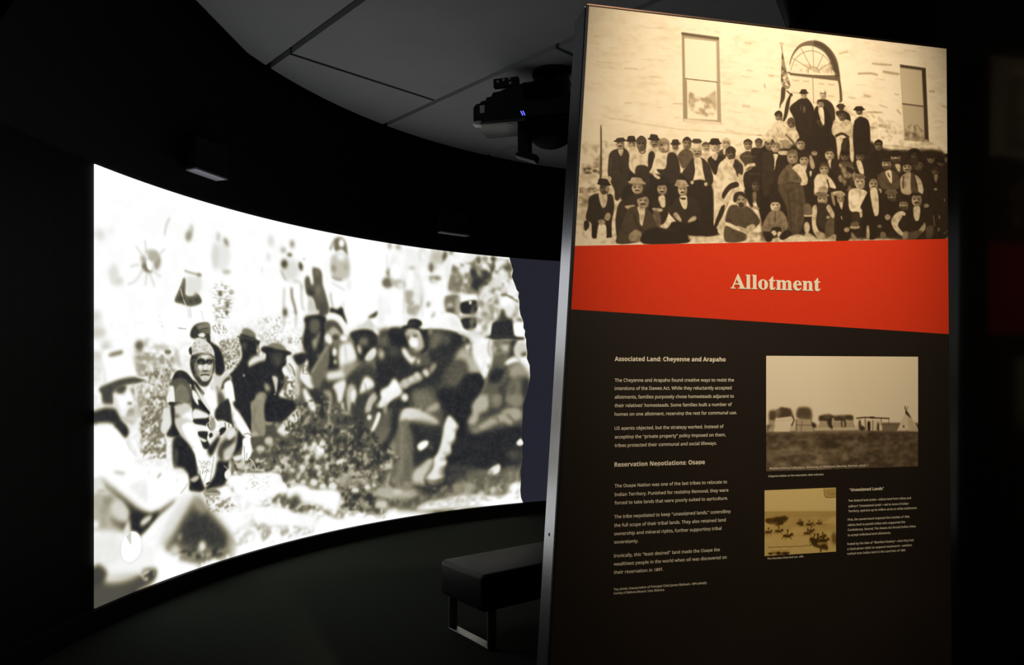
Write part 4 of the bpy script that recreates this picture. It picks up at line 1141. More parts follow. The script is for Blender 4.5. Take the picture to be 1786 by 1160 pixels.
P 136 7 70|1149 466 1148 472 1146 474 1145 472 1144 466 1145 461 1146 458 1148 461
P 22 6 90|1142 463 1140 466 1136 467 1132 466 1131 464 1132 462 1136 461 1140 461
P 22 6 90|1158 462 1156 464 1152 466 1149 465 1147 463 1149 461 1152 459 1156 460
P 56 6 70|1150 473 1149 475 1145 476 1142 475 1140 474 1142 473 1145 472 1149 472
S 41 5 80 15|1138 480 1152 479
P 66 11 65|1166 470 1164 485 1159 492 1155 486 1153 471 1155 457 1159 450 1164 456
P 76 10 60|1157 488 1153 492 1145 494 1136 493 1132 490 1136 486 1145 484 1153 485
P 60 6 100|1123 467 1125 448 1145 434 1164 444 1166 464 1159 453 1145 451 1130 455
P 52 7 100|1119 463 1127 443 1155 438 1163 472 1148 454
P 205 11 100|1113 506 1155 485 1183 520 1197 575 1183 619 1120 605 1100 576
P 117 6 100|1239 491 1233 507 1218 515 1203 509 1197 494 1203 477 1218 470 1233 475
P 72 12 60|1238 481 1232 488 1218 492 1204 490 1198 484 1204 477 1218 473 1232 474
P 133 8 70|1220 495 1218 500 1213 503 1208 501 1206 496 1208 490 1213 488 1218 489
P 127 7 70|1222 491 1221 496 1220 498 1218 497 1217 492 1218 487 1220 485 1221 487
P 22 6 90|1215 489 1214 491 1210 492 1206 492 1204 490 1206 488 1210 487 1214 487
P 22 6 90|1231 488 1230 490 1226 491 1222 491 1220 489 1222 487 1226 486 1230 486
P 47 6 70|1223 498 1222 499 1218 500 1215 500 1213 499 1215 497 1218 497 1222 497
S 32 5 80 13|1212 504 1225 503
P 57 11 65|1240 495 1238 508 1233 513 1228 509 1226 496 1228 483 1233 478 1238 482
P 67 10 60|1230 510 1227 514 1218 516 1209 515 1205 512 1209 509 1218 507 1227 507
P 90 6 100|1196 493 1198 476 1218 464 1238 473 1240 489 1232 480 1218 478 1203 482
P 200 11 100|1190 532 1225 517 1253 539 1260 576 1225 598 1197 568
S 110 7 100 33|1162 534 1197 568 1253 621
S 120 6 60 16|1141 517 1155 559
T 90 10 80 67 50 25 211 60|1127 598 1183 582 1197 631 1141 635
T 150 13 90 74 50 30 221 70|53 794 150 749 157 810 109 830 53 833
T 60 9 85 59 45 20 222 56|74 804 153 788 155 827 80 832
T 190 16 80 133 45 40 223 76|45 834 162 832 215 953 138 1068 33 1129
T 120 11 80 74 55 30 224 35|50 900 156 894 156 917 50 928
T 120 11 70 73 50 30 225 70|45 939 103 959 97 998 45 1001
P 90 9 100|160 597 167 597 169 709 168 843 156 844 160 709
P 36 22 100|215 795 305 778 438 810 599 794 756 831 775 1039 814 1095 624 1103 562 968 402 1033 305 993 251 917 221 874
P 166 6 100|344 665 338 683 325 692 311 685 306 668 311 650 325 642 338 648
P 121 11 60|343 654 338 662 325 666 312 664 307 657 312 649 325 645 338 647
P 182 8 70|327 670 325 676 321 678 316 676 314 670 316 664 321 662 325 664
P 176 7 70|329 666 328 671 326 674 325 671 324 666 325 661 326 659 328 661
P 61 6 90|322 663 321 666 317 667 313 666 312 664 313 662 317 661 321 661
P 61 6 90|337 662 336 665 332 666 328 665 327 663 328 661 332 660 336 660
P 96 6 70|330 673 328 674 325 675 322 675 321 674 322 672 325 672 328 672
S 81 4 80 14|319 680 331 679
P 106 10 65|345 670 343 684 339 691 334 685 332 671 334 657 339 651 343 656
P 116 9 60|336 687 333 691 325 693 317 692 313 689 317 685 325 683 333 684
P 38 6 100|351 651 343 655 323 658 303 658 295 655 303 650 323 647 343 647
P 44 6 100|303 654 304 635 311 629 335 627 342 633 344 651
S 24 4 80 21|303 650 344 647
P 148 6 100|577 660 571 676 558 683 545 678 540 663 545 647 558 640 571 645
P 103 11 60|576 651 571 657 558 661 546 659 541 653 546 646 558 643 571 644
P 164 8 70|561 664 559 669 554 672 550 670 548 665 550 660 554 657 559 659
P 158 7 70|562 661 561 666 560 668 558 666 558 661 558 657 560 654 561 656
P 43 6 90|556 659 555 661 551 662 548 661 546 659 548 657 551 656 555 657
P 43 6 90|570 658 569 660 565 661 562 660 560 658 562 656 565 655 569 656
P 78 6 70|563 667 562 668 559 669 556 669 554 668 556 667 559 666 562 666
S 63 5 80 12|553 673 565 672
P 88 10 65|578 665 576 677 572 682 568 678 566 665 568 653 572 648 576 652
P 98 9 60|569 679 566 683 558 684 551 684 547 681 551 678 558 676 566 676
S 58 6 95 23|550 672 558 669 567 671
P 52 6 100|590 648 581 653 560 656 539 656 531 652 539 647 560 644 581 644
P 58 6 100|542 651 543 635 549 629 571 627 577 632 579 649
S 38 5 80 18|542 648 579 645
P 144 6 100|646 644 640 665 624 674 608 667 601 647 608 626 624 617 640 624
P 99 11 60|645 631 639 640 624 645 609 642 602 634 609 625 624 620 639 623
P 160 8 70|627 649 624 656 619 659 613 657 611 650 613 643 619 639 624 642
P 154 7 70|628 645 628 651 626 653 624 651 623 645 624 639 626 636 628 638
P 39 6 90|621 642 619 644 615 646 611 645 609 642 611 640 615 639 619 639
P 39 6 90|638 640 637 643 632 644 628 644 626 641 628 639 632 637 637 638
P 74 6 70|630 653 628 654 624 655 620 655 619 654 620 652 624 651 628 651
S 59 5 80 17|617 660 631 659
P 84 10 65|647 650 645 666 640 673 635 667 633 651 635 634 640 627 645 633
P 94 9 60|637 669 633 673 624 676 614 675 610 671 614 667 624 664 633 665
P 48 6 100|600 646 602 624 624 609 645 621 648 642 640 630 624 628 608 632
P 184 6 100|748 654 742 670 728 677 713 672 708 657 713 641 728 633 742 639
P 139 11 60|747 644 741 651 728 655 714 653 709 647 714 640 728 636 741 638
P 200 8 70|730 658 728 663 723 666 718 664 716 659 718 653 723 651 728 653
P 194 7 70|732 655 731 659 729 662 728 660 727 655 728 650 729 648 731 650
P 79 6 90|725 653 723 655 720 656 716 655 714 653 716 651 720 650 723 651
P 79 6 90|741 651 739 653 735 654 731 654 730 652 731 650 735 649 739 650
P 114 6 70|733 661 731 662 728 663 725 663 723 662 725 661 728 660 731 660
S 99 5 80 13|722 667 735 666
P 124 10 65|749 658 747 671 742 676 738 672 736 659 738 647 742 641 747 646
P 134 9 60|740 673 736 677 728 679 719 678 716 675 719 672 728 670 736 670
S 58 6 95 23|719 666 728 663 737 665
P 90 6 100|707 656 709 639 728 628 747 636 749 653 742 643 728 642 714 645
P 180 6 100|866 628 859 647 842 656 826 649 819 632 826 613 842 604 859 611
P 135 12 60|864 617 858 625 842 629 827 627 820 620 827 612 842 608 858 610
P 196 8 70|845 633 843 639 837 642 832 640 830 634 832 628 837 625 843 627
P 190 7 70|847 629 846 635 844 637 842 635 842 629 842 624 844 622 846 624
P 75 6 90|839 627 838 629 833 630 829 629 827 627 829 625 833 624 838 624
P 75 6 90|858 625 856 628 851 629 847 628 845 626 847 624 851 623 856 623
P 110 6 70|848 636 847 638 843 639 839 638 837 637 839 636 843 635 847 635
S 95 5 80 15|836 643 850 642
P 120 10 65|867 633 864 648 859 654 854 649 852 634 854 620 859 613 864 619
P 130 9 60|856 651 852 655 842 657 833 656 829 653 833 649 842 647 852 647
P 190 6 100|818 630 820 611 842 598 864 608 867 627 859 616 842 614 826 618
P 144 6 100|989 625 982 644 965 653 949 646 942 629 949 610 965 601 982 608
P 99 12 60|988 614 981 622 965 626 950 624 943 617 950 609 965 605 981 607
P 160 8 70|968 630 966 636 960 639 955 637 952 631 955 625 960 622 966 624
P 154 7 70|970 626 969 632 967 634 965 632 964 627 965 621 967 619 969 621
P 39 6 90|962 624 960 626 956 627 951 627 950 625 951 622 956 621 960 622
P 39 6 90|981 622 979 625 974 626 970 625 968 623 970 621 974 620 979 620
P 74 6 70|971 634 970 635 966 636 962 636 960 634 962 633 966 632 970 632
S 59 5 80 15|958 640 973 639
P 84 11 65|990 630 988 645 982 652 977 646 975 632 977 617 982 610 988 616
P 94 9 60|979 648 975 652 965 654 955 653 951 650 955 646 965 644 975 645
P 60 6 100|941 627 943 608 965 595 988 605 990 624 982 613 965 611 949 615
P 126 6 100|1048 612 1042 628 1028 635 1013 630 1007 615 1013 600 1028 593 1042 598
P 81 12 60|1047 603 1042 610 1028 613 1013 612 1008 606 1013 599 1028 595 1042 597
P 142 8 70|1030 616 1028 621 1023 624 1018 622 1016 617 1018 612 1023 609 1028 611
P 136 7 70|1032 613 1031 618 1029 620 1027 618 1027 613 1027 609 1029 607 1031 609
P 22 6 90|1025 611 1023 613 1019 614 1015 613 1014 612 1015 610 1019 609 1023 609
P 22 6 90|1041 610 1039 612 1035 613 1031 612 1030 611 1031 609 1035 608 1039 608
P 56 6 70|1033 619 1031 620 1028 621 1024 621 1023 620 1024 619 1028 618 1031 618
S 41 5 80 12|1021 625 1035 624
P 66 11 65|1049 616 1047 629 1043 634 1038 629 1036 617 1038 605 1043 600 1047 605
P 76 9 60|1040 631 1036 634 1028 636 1019 635 1015 633 1019 629 1028 628 1036 628
P 70 6 100|1006 614 1008 598 1028 587 1047 595 1049 611 1042 602 1028 601 1013 604
P 153 6 100|468 651 461 669 446 677 430 671 424 654 430 636 446 627 461 634
P 108 11 60|467 640 460 648 446 652 431 650 425 643 431 635 446 631 460 633
P 169 8 70|448 655 446 661 441 664 436 662 433 656 436 650 441 647 446 649
P 163 7 70|450 652 449 657 447 659 446 657 445 652 446 647 447 644 449 646
P 48 6 90|443 649 441 651 437 653 433 652 431 650 433 648 437 647 441 647
P 48 6 90|460 648 458 650 454 651 450 651 448 649 450 646 454 645 458 646
P 83 6 70|451 659 450 660 446 661 442 661 441 660 442 658 446 657 450 658
S 68 4 80 14|439 665 453 664
P 93 10 65|469 656 467 670 462 676 457 671 454 657 457 642 462 636 467 642
P 103 9 60|459 673 455 677 446 679 436 678 432 675 436 671 446 669 455 670
S 58 6 95 26|436 665 446 661 456 663
P 40 6 100|482 636 471 641 445 643 419 640 409 635 420 630 446 628 472 630
P 46 6 100|424 635 424 617 430 611 457 612 464 618 468 636
S 26 4 80 20|424 632 468 632
P 117 6 100|703 628 695 637 677 642 659 640 652 632 659 623 677 619 695 621
P 72 11 60|701 623 694 627 677 630 660 630 653 627 660 623 677 620 694 620
P 133 8 70|680 631 678 634 672 636 665 635 663 632 665 630 672 628 678 629
P 127 7 70|682 629 681 632 679 633 677 632 676 630 677 627 679 626 681 627
P 22 6 90|674 629 672 630 667 631 662 631 660 630 662 629 667 628 672 628
P 22 6 90|694 627 692 628 687 629 682 629 680 628 682 627 687 626 692 626
P 47 6 70|684 633 682 633 678 634 673 634 672 634 673 633 678 632 682 632
S 32 5 80 7|670 636 686 635
P 57 10 65|704 631 701 637 695 640 690 638 687 632 690 625 695 622 701 624
P 67 9 60|692 639 688 641 677 642 666 642 662 641 666 639 677 638 688 638
P 60 6 100|707 628 699 633 677 636 656 636 647 632 656 627 677 624 699 624
P 66 6 100|655 632 656 621 664 617 691 615 698 618 700 628
S 46 5 80 12|655 630 700 626
P 205 11 100|314 687 341 680 353 707 311 716
P 200 10 100|432 685 457 677 451 712 432 707
P 210 11 100|543 688 568 681 562 710 543 706
P 90 14 100|574 704 611 672 649 681 661 709 630 757 599 771 580 738
P 60 12 100|807 670 833 657 852 667 833 709 801 700
P 215 10 100|706 689 744 680 737 716 712 712
S 70 12 80 92|788 689 833 663
P 230 9 100|826 657 839 656 836 686 825 681
P 55 11 100|209 723 245 698 281 690 311 716 317 794 299 869 275 904 257 950 236 946 233 895 203 841 200 796
P 205 8 100|254 697 281 698 272 730 260 725
S 95 9 50 29|215 739 215 823
S 35 9 80 23|257 731 269 820
P 171 5 100|286 669 279 690 264 699 249 692 243 673 249 652 264 643 279 650
P 126 11 60|285 657 279 666 264 670 250 668 244 660 250 651 264 646 279 649
P 187 8 70|267 674 265 681 259 684 254 682 252 675 254 668 259 665 265 668
P 181 7 70|268 670 268 676 266 679 264 676 263 671 264 664 266 662 268 664
P 66 5 90|261 667 260 670 256 671 251 670 250 668 251 666 256 664 260 665
P 66 6 90|278 666 276 669 272 670 268 669 267 667 268 664 272 663 276 664
P 101 5 70|270 678 268 680 265 681 261 680 259 679 261 677 265 677 268 677
S 86 4 80 16|258 686 271 685
P 111 10 65|287 675 285 691 280 698 275 692 273 676 275 660 280 653 285 659
P 121 9 60|277 694 273 698 264 701 255 700 251 696 255 692 264 689 273 690
S 58 5 95 29|254 685 264 681 274 683
P 52 5 100|299 651 289 657 265 663 240 664 230 661 239 654 264 649 288 647
P 58 5 100|243 659 245 647 252 643 278 639 285 642 286 653
S 38 4 80 12|243 657 286 651
P 190 7 100|218 847 215 856 208 860 201 856 199 848 201 839 208 835 215 838
P 222 10 100|317 715 353 702 414 697 426 725 414 771 377 776 347 793 371 814 341 816 311 784
P 108 6 100|402 664 394 689 376 701 358 692 351 668 358 642 376 631 394 640
P 63 11 60|401 648 394 659 376 665 359 662 352 652 359 641 376 635 394 638
P 124 8 70|379 670 377 679 371 682 364 679 362 671 364 662 371 659 377 662
P 118 7 70|381 665 380 672 378 676 376 673 375 665 376 658 378 654 380 657
P 22 6 90|373 661 371 664 366 666 361 665 359 662 361 659 366 657 371 658
P 22 6 90|393 660 391 663 386 664 381 664 379 661 381 658 386 656 391 657
P 38 6 70|383 675 381 677 377 678 372 677 371 676 372 674 377 673 381 673
S 30 4 80 20|368 684 385 683
P 48 10 65|403 671 401 691 395 700 389 692 387 672 389 652 395 643 401 651
P 58 9 60|392 695 387 700 376 703 365 702 361 697 365 692 376 689 387 690
P 60 6 100|349 666 352 640 376 622 401 636 403 662 394 647 376 644 358 650
P 70 8 100|350 645 377 627 402 647 399 664 371 638 353 662
S 90 6 100 29|362 701 383 711 399 696
S 170 9 60 23|329 737 329 777 353 809
P 50 11 100|347 781 408 774 420 816 414 885 353 888
P 45 11 100|414 714 438 696 451 729 432 781 414 794
P 224 10 100|451 718 481 698 518 707 506 777 457 786 451 809 478 824 463 834 432 799
P 162 6 100|527 664 518 688 497 699 475 691 467 668 475 644 497 633 518 641
P 117 11 60|525 649 517 659 497 665 476 662 468 653 476 643 497 637 517 640
P 178 8 70|500 670 497 678 490 682 483 679 480 671 483 663 490 659 497 662
P 172 7 70|503 665 502 672 499 675 496 672 495 665 496 658 499 655 502 658
P 57 6 90|493 662 490 665 485 666 479 665 477 663 479 660 485 658 490 659
P 57 6 90|516 660 514 663 508 664 502 664 500 661 502 658 508 656 514 657
P 92 6 70|504 674 502 676 497 677 492 677 490 675 492 674 497 673 502 673
S 77 4 80 19|488 683 507 682
P 102 10 65|528 670 525 689 518 698 511 690 509 672 511 653 518 644 525 652
P 112 9 60|515 693 509 698 497 701 484 700 479 695 484 690 497 687 509 689
P 150 6 100|465 666 468 641 497 624 525 637 528 662 518 648 497 645 476 651
P 48 11 100|518 707 549 694 574 721 586 795 549 854 500 823 457 786 506 777
P 205 8 70|520 670 517 682 509 688 501 683 498 672 501 659 509 654 517 658
P 52 11 100|624 758 649 722 680 708 718 717 756 761 763 842 655 871 636 838 599 794
P 228 9 100|663 715 702 715 712 775 721 833 661 839 668 778
P 175 6 100|704 680 697 700 679 709 661 702 654 684 661 664 679 655 697 662
P 130 11 60|703 668 696 677 679 681 662 679 655 672 662 663 679 659 696 661
P 191 8 70|682 685 680 692 673 695 667 692 665 686 667 680 673 677 680 679
P 185 7 70|684 681 683 687 681 689 679 687 678 682 679 676 681 673 683 676
P 70 6 90|676 678 674 681 669 682 664 682 662 679 664 677 669 676 674 676
P 70 6 90|696 677 694 680 689 681 684 680 682 678 684 676 689 674 694 675
P 105 6 70|686 689 684 690 680 691 675 691 673 690 675 688 680 687 684 688
S 90 5 80 15|671 696 688 695
P 115 10 65|705 685 703 701 697 707 692 701 689 687 692 671 697 665 703 671
P 125 9 60|694 704 690 708 679 710 668 709 664 706 668 702 679 699 690 700
S 58 6 95 28|668 695 679 692 690 693
P 205 6 100|721 665 708 671 679 676 650 675 638 670 650 664 679 659 708 660
P 211 6 100|653 669 655 651 663 644 695 642 703 648 706 666
S 191 5 80 20|653 666 706 662
S 150 8 70 30|639 671 718 666
P 40 11 100|649 840 737 835 750 959 769 1097 687 1089 661 963
P 200 8 100|661 839 658 846 652 849 646 847 643 840 646 833 652 830 658 833
P 200 8 100|738 843 735 851 728 854 721 852 718 844 721 837 728 833 735 836
P 45 12 100|737 716 782 689 826 698 820 745 782 794 756 761
P 184 6 100|808 641 800 664 778 675 757 667 749 645 757 622 778 612 800 619
P 139 12 60|807 627 798 637 778 642 759 640 750 631 759 621 778 616 798 618
P 200 8 70|782 647 779 654 772 658 765 655 762 648 765 640 772 637 779 639
P 194 7 70|784 642 783 649 781 652 778 649 777 643 778 636 781 633 783 636
P 79 6 90|775 639 772 642 767 643 761 643 759 640 761 637 767 636 772 637
P 79 6 90|798 637 795 640 790 642 784 641 782 639 784 636 790 634 795 635
P 114 6 70|786 651 784 653 779 654 774 654 772 652 774 650 779 649 784 650
S 99 5 80 18|770 659 789 658
P 124 10 65|809 647 807 665 800 673 793 666 790 649 793 631 800 623 807 630
P 134 9 60|796 669 791 673 778 676 766 675 761 671 766 666 778 664 791 665
P 40 6 100|818 629 806 635 778 639 751 639 739 634 751 628 778 624 806 624
P 46 6 100|753 633 755 615 763 608 794 606 802 612 804 630
S 26 5 80 20|753 630 804 626
P 215 9 100|759 697 794 683 789 712 778 719
P 228 9 100|807 729 859 702 878 736 904 798 910 851 871 871 833 919 820 978 775 1056 774 981 778 864 791 776
P 48 10 100|820 885 859 836 904 822 913 845 865 865 826 914
P 50 10 100|814 955 839 942 865 906 826 990 788 1061 775 1050
P 226 10 100|871 871 930 844 936 879 878 905 846 942 833 978 839 931
P 215 12 100|807 1026 839 1012 826 1095 794 1084
S 190 9 50 24|833 744 820 815 814 885
P 99 6 100|894 676 887 698 868 708 850 700 842 680 850 658 868 647 887 655
P 54 12 60|893 662 886 672 868 677 851 674 844 666 851 656 868 651 886 654
P 115 8 70|871 681 869 689 862 692 856 690 854 682 856 675 862 671 869 674
P 109 7 70|873 677 872 683 870 686 868 684 867 677 868 671 870 668 872 670
P 22 6 90|865 674 863 676 858 678 853 677 851 675 853 672 858 671 863 671
P 22 6 90|885 672 883 675 878 676 873 676 871 673 873 671 878 669 883 670
P 30 6 70|875 686 873 687 869 688 864 688 862 686 864 685 869 684 873 684
S 30 5 80 18|860 693 877 692
P 39 10 65|895 682 893 699 887 707 881 700 879 683 881 666 887 658 893 665
P 49 9 60|884 703 879 707 868 710 857 709 853 705 857 700 868 698 879 699
P 50 6 100|841 678 844 655 868 640 893 652 895 674 886 661 868 659 850 664
P 55 9 100|842 662 865 646 891 653 894 670 865 662
P 58 12 100|871 724 904 705 936 732 936 779 910 798 891 758
P 215 8 100|862 713 888 709 878 741
S 200 6 100 19|904 705 936 732
P 205 9 100|910 780 933 791 936 838 917 827
P 70 12 100|917 692 956 660 995 669 1008 721 956 760 943 726
P 45 12 100|982 652 1034 637 1083 669 1083 1084 1008 910 949 854 943 778 995 734
S 215 12 100 81|949 754 969 733 1008 726
S 120 9 50 25|930 685 1008 686
S 85 12 35 62|969 777 1034 773 1074 800
P 48 11 100|103 947 144 923 174 932 221 924 233 985 221 1053 215 1121 192 1139 197 1088 156 1068 138 1141 118 1136 115 1075 85 1049 97 992
P 210 9 100|153 922 194 926 192 976 173 994 159 967
P 99 5 100|201 897 194 917 178 925 163 918 156 900 163 880 178 872 194 879
P 54 11 60|200 885 194 893 178 898 163 895 157 888 163 879 178 875 194 877
P 115 8 70|181 902 179 908 174 911 168 909 166 902 168 896 174 893 179 895
P 109 7 70|183 898 182 903 180 906 178 904 178 898 178 892 180 890 182 892
P 22 5 90|176 895 174 897 169 898 165 898 163 896 165 893 169 892 174 893
P 22 5 90|193 894 191 896 187 897 183 897 181 895 183 892 187 891 191 892
P 30 5 70|184 905 183 907 179 908 175 907 174 906 175 905 179 904 183 904
S 30 4 80 15|172 912 186 911
P 39 10 65|202 903 200 918 195 924 190 918 188 903 190 888 195 881 200 887
P 49 9 60|192 921 188 925 178 927 169 926 165 922 169 918 178 916 188 917
P 36 5 100|216 877 205 882 179 884 153 880 143 874 154 870 180 868 206 872
P 42 5 100|152 875 152 855 160 849 193 850 202 857 207 877
S 22 4 80 22|152 871 207 873
P 150 8 100|208 897 205 907 197 912 190 908 187 898 190 887 197 883 205 887
P 170 9 100|180 1044 197 1015 215 1026 203 1054
P 165 9 100|147 1057 174 1050 186 1066 162 1079
P 48 9 100|77 1066 97 1059 103 1087 85 1110 77 1099
S 36 11 100 115|127 1080 129 1142
S 40 11 100 127|203 1077 209 1138
P 190 7 100|218 848 215 857 208 861 201 858 199 850 201 841 208 837 215 840
P 52 11 100|257 967 299 942 341 912 365 922 353 979 317 1004 305 1061 257 1153 239 1064
P 184 6 100|384 884 375 904 354 914 334 907 325 887 334 867 354 857 375 864
P 139 11 60|382 871 374 880 354 885 335 882 326 874 335 866 354 861 374 863
P 200 8 70|358 889 355 896 348 899 341 897 338 890 341 883 348 880 355 882
P 194 7 70|360 885 359 891 357 893 354 891 353 885 354 879 357 876 359 879
P 79 6 90|351 882 348 884 343 886 337 885 335 883 337 880 343 879 348 880
P 79 6 90|374 880 371 883 366 884 360 884 358 881 360 879 366 878 371 878
P 114 6 70|362 893 360 894 355 895 350 895 348 894 350 892 355 891 360 891
S 99 4 80 16|346 900 364 899
P 124 10 65|385 889 382 906 376 913 369 906 366 891 369 874 376 867 382 874
P 134 9 60|372 909 367 913 354 915 342 914 337 911 342 906 354 904 367 905
S 58 6 95 29|341 899 354 896 368 898
P 175 6 100|400 858 386 865 351 867 317 864 304 857 318 850 353 847 387 851
P 181 6 100|321 857 322 839 331 832 369 833 380 839 383 858
S 161 4 80 21|321 853 383 854
S 120 9 70 35|305 866 402 863
P 190 9 100|290 977 341 971 329 994 299 990
P 68 11 100|299 999 353 973 402 982 451 1031 475 1081 402 1102 377 1148 245 1165 269 1085
P 215 9 100|356 979 396 983 383 1068 368 1058 365 1018
P 180 6 100|416 947 407 973 385 984 363 975 354 951 363 925 385 914 407 923
P 135 11 60|414 932 405 943 385 948 364 945 355 935 364 924 385 918 405 922
P 196 8 70|388 953 385 962 378 966 370 963 367 954 370 946 378 942 385 945
P 190 7 70|391 948 390 956 387 959 385 956 383 948 385 941 387 938 390 941
P 75 6 90|381 944 378 948 372 949 366 948 364 945 366 942 372 941 378 942
P 75 6 90|405 943 402 946 396 948 391 947 388 944 391 941 396 939 402 940
P 110 6 70|393 958 391 960 385 961 380 961 378 959 380 957 385 956 391 957
S 95 4 80 20|375 967 395 966
P 120 10 65|417 954 414 975 407 983 400 975 397 955 400 935 407 927 414 935
P 130 9 60|403 978 398 983 385 986 372 985 366 980 372 975 385 972 398 973
S 58 6 95 36|371 966 385 962 399 965
P 42 9 100|353 939 371 916 408 914 420 942 402 925 371 933
S 45 11 70 47|341 1014 353 1070 402 1102
P 150 11 100|311 1123 341 1093 377 1108 377 1148 317 1151
P 38 14 100|390 1102 463 1076 512 1080 549 1044 599 1053 624 1103 624 1147 390 1162
S 60 17 50 48|475 1093 537 1084 599 1093
P 46 11 100|432 964 463 934 518 925 531 970 500 1052 463 1053
P 175 6 100|514 882 506 902 487 911 469 904 461 885 469 865 487 856 506 863
P 130 11 60|512 870 505 878 487 883 470 880 463 873 470 864 487 860 505 862
P 191 8 70|491 887 488 893 482 897 475 894 473 888 475 881 482 878 488 880
P 185 7 70|493 883 492 889 489 891 487 889 486 883 487 877 489 875 492 877
P 70 6 90|484 880 482 882 477 884 472 883 470 881 472 878 477 877 482 878
P 70 6 90|504 879 502 881 497 883 492 882 490 880 492 877 497 876 502 877
P 105 6 70|494 891 492 892 488 893 483 893 482 891 483 890 488 889 492 889
S 90 4 80 16|480 898 496 897
P 115 10 65|515 888 512 903 506 910 500 904 498 889 500 873 506 866 512 872
P 125 9 60|503 906 498 910 487 912 476 911 472 908 476 904 487 901 498 902
S 58 6 95 28|476 897 487 894 499 896
P 34 6 100|517 856 508 861 486 864 464 864 455 860 464 855 486 852 508 852
P 40 6 100|460 860 462 842 471 836 502 834 510 839 512 856
S 20 4 80 19|460 856 512 853
P 215 9 100|469 922 500 914 505 966 487 975 472 950
P 195 9 100|435 981 487 981 487 995 451 997
P 110 11 70|438 997 475 1001 481 1070 457 1065
P 48 11 100|531 970 562 928 611 914 668 922 699 984 693 1043 674 1020 630 1046 586 1059 549 1026 524 999
P 222 9 100|583 916 621 908 624 965 608 977 589 950
P 60 8 100|580 921 618 919 608 931 596 929
P 184 6 100|624 879 617 900 599 910 581 902 574 882 581 860 599 850 617 858
P 139 11 60|623 865 616 875 599 879 582 877 575 868 582 859 599 854 616 857
P 200 8 70|602 884 599 891 593 894 587 892 585 885 587 877 593 874 599 877
P 194 7 70|604 879 603 886 601 888 599 886 598 880 599 873 601 870 603 873
P 79 6 90|596 876 594 879 589 880 584 879 582 877 584 874 589 873 594 874
P 79 6 90|615 875 613 878 608 879 604 878 602 876 604 873 608 872 613 873
P 114 6 70|605 888 604 889 599 890 595 890 593 889 595 887 599 886 604 886
S 99 5 80 17|591 896 607 895
P 124 10 65|625 885 623 902 617 909 611 902 609 886 611 869 617 861 623 868
P 134 9 60|614 905 610 909 599 912 588 910 584 906 588 902 599 900 610 901
S 58 6 95 31|588 895 599 891 610 893
P 165 6 100|635 857 623 863 593 866 565 864 553 858 565 852 594 849 623 851
P 171 6 100|564 858 565 837 574 830 610 830 620 837 624 857
S 151 5 80 23|564 854 624 853
P 185 10 100|549 1003 568 997 593 1030 586 1042 555 1020
P 180 10 100|630 1034 661 1009 677 1020 655 1053 636 1054
P 36 14 100|537 1050 624 1046 687 1031 712 1076 693 1100 624 1109 562 1083
P 78 12 100|859 953 904 939 969 947 1021 992 1034 1027 982 1064 904 1050 865 1035 836 1024
P 85 12 100|836 1053 891 1068 956 1089 943 1125 839 1132
P 180 6 100|958 916 949 942 926 954 904 944 895 919 904 893 926 881 949 890
P 135 12 60|956 899 948 911 926 916 905 913 896 903 905 891 926 886 948 889
P 196 8 70|930 921 927 930 919 934 912 931 909 923 912 914 919 910 927 913
P 190 7 70|933 916 932 924 929 927 926 924 925 917 926 909 929 905 932 909
P 75 6 90|922 912 920 916 914 917 908 916 905 913 908 910 914 908 920 909
P 75 6 90|947 911 944 914 938 916 932 915 930 912 932 909 938 907 944 908
P 110 6 70|935 927 932 929 927 930 922 929 919 927 922 926 927 925 932 925
S 95 5 80 21|917 936 937 935
P 120 11 65|959 923 956 944 949 952 942 944 939 924 942 903 949 894 956 902
P 130 9 60|945 947 940 953 926 955 913 954 907 949 913 944 926 941 940 942
S 58 6 95 38|912 935 926 930 941 933
P 52 12 100|881 917 891 881 930 870 959 889 956 907 917 888 897 928
P 60 9 100|944 943 939 950 928 954 917 952 913 944 917 937 928 933 939 936
P 175 11 100|904 1047 962 1065 965 1083 930 1073
P 190 11 100|956 1054 995 1034 1008 1051 975 1076
T 150 12 90 99 50 30 231 89|956 1083 1060 1073 1074 1125 943 1131
S 60 12 50 31|904 1050 865 1023 859 976
P 99 6 100|1038 832 1031 854 1013 864 995 856 988 834 995 812 1013 802 1031 810
P 54 12 60|1037 818 1030 827 1013 832 996 829 989 821 996 811 1013 806 1030 809
P 115 8 70|1016 837 1014 844 1008 847 1002 845 999 838 1002 830 1008 827 1014 829
P 109 7 70|1018 832 1017 839 1015 841 1013 839 1012 832 1013 826 1015 823 1017 826
P 22 6 90|1010 829 1008 832 1003 833 998 832 996 830 998 827 1003 826 1008 826
P 22 6 90|1029 828 1027 830 1023 832 1018 831 1016 829 1018 826 1023 824 1027 825
P 30 6 70|1020 841 1018 843 1014 843 1009 843 1008 842 1009 840 1014 839 1018 840
S 30 5 80 18|1006 849 1022 848
P 39 11 65|1039 838 1037 855 1031 863 1025 856 1023 839 1025 821 1031 814 1037 820
P 49 9 60|1028 858 1024 863 1013 865 1002 864 998 860 1002 855 1013 853 1024 854
P 45 6 100|987 833 989 810 1013 795 1037 807 1039 830 1031 817 1013 814 996 819
P 120 12 100|991 876 1014 868 1008 922 991 917
P 160 9 100|988 935 1034 950 1028 959 1001 955
P 36 18 100|943 866 982 853 995 934 982 947
P 40 12 100|1034 873 1083 823 1083 1024 1047 1002
P 42 14 100|687 1043 769 1056 782 1102 706 1094
S 210 14 70 48|630 1126 718 1117 814 1119
P 38 31 97|1050 636 1143 635 1270 585 1482 472 1778 585 1952 585 2204 612 2204 1054 1807 1077 1455 1092 1203 1078 1050 1091
P 135 6 100|1116 616 1109 637 1091 647 1073 639 1066 620 1073 599 1091 590 1109 597
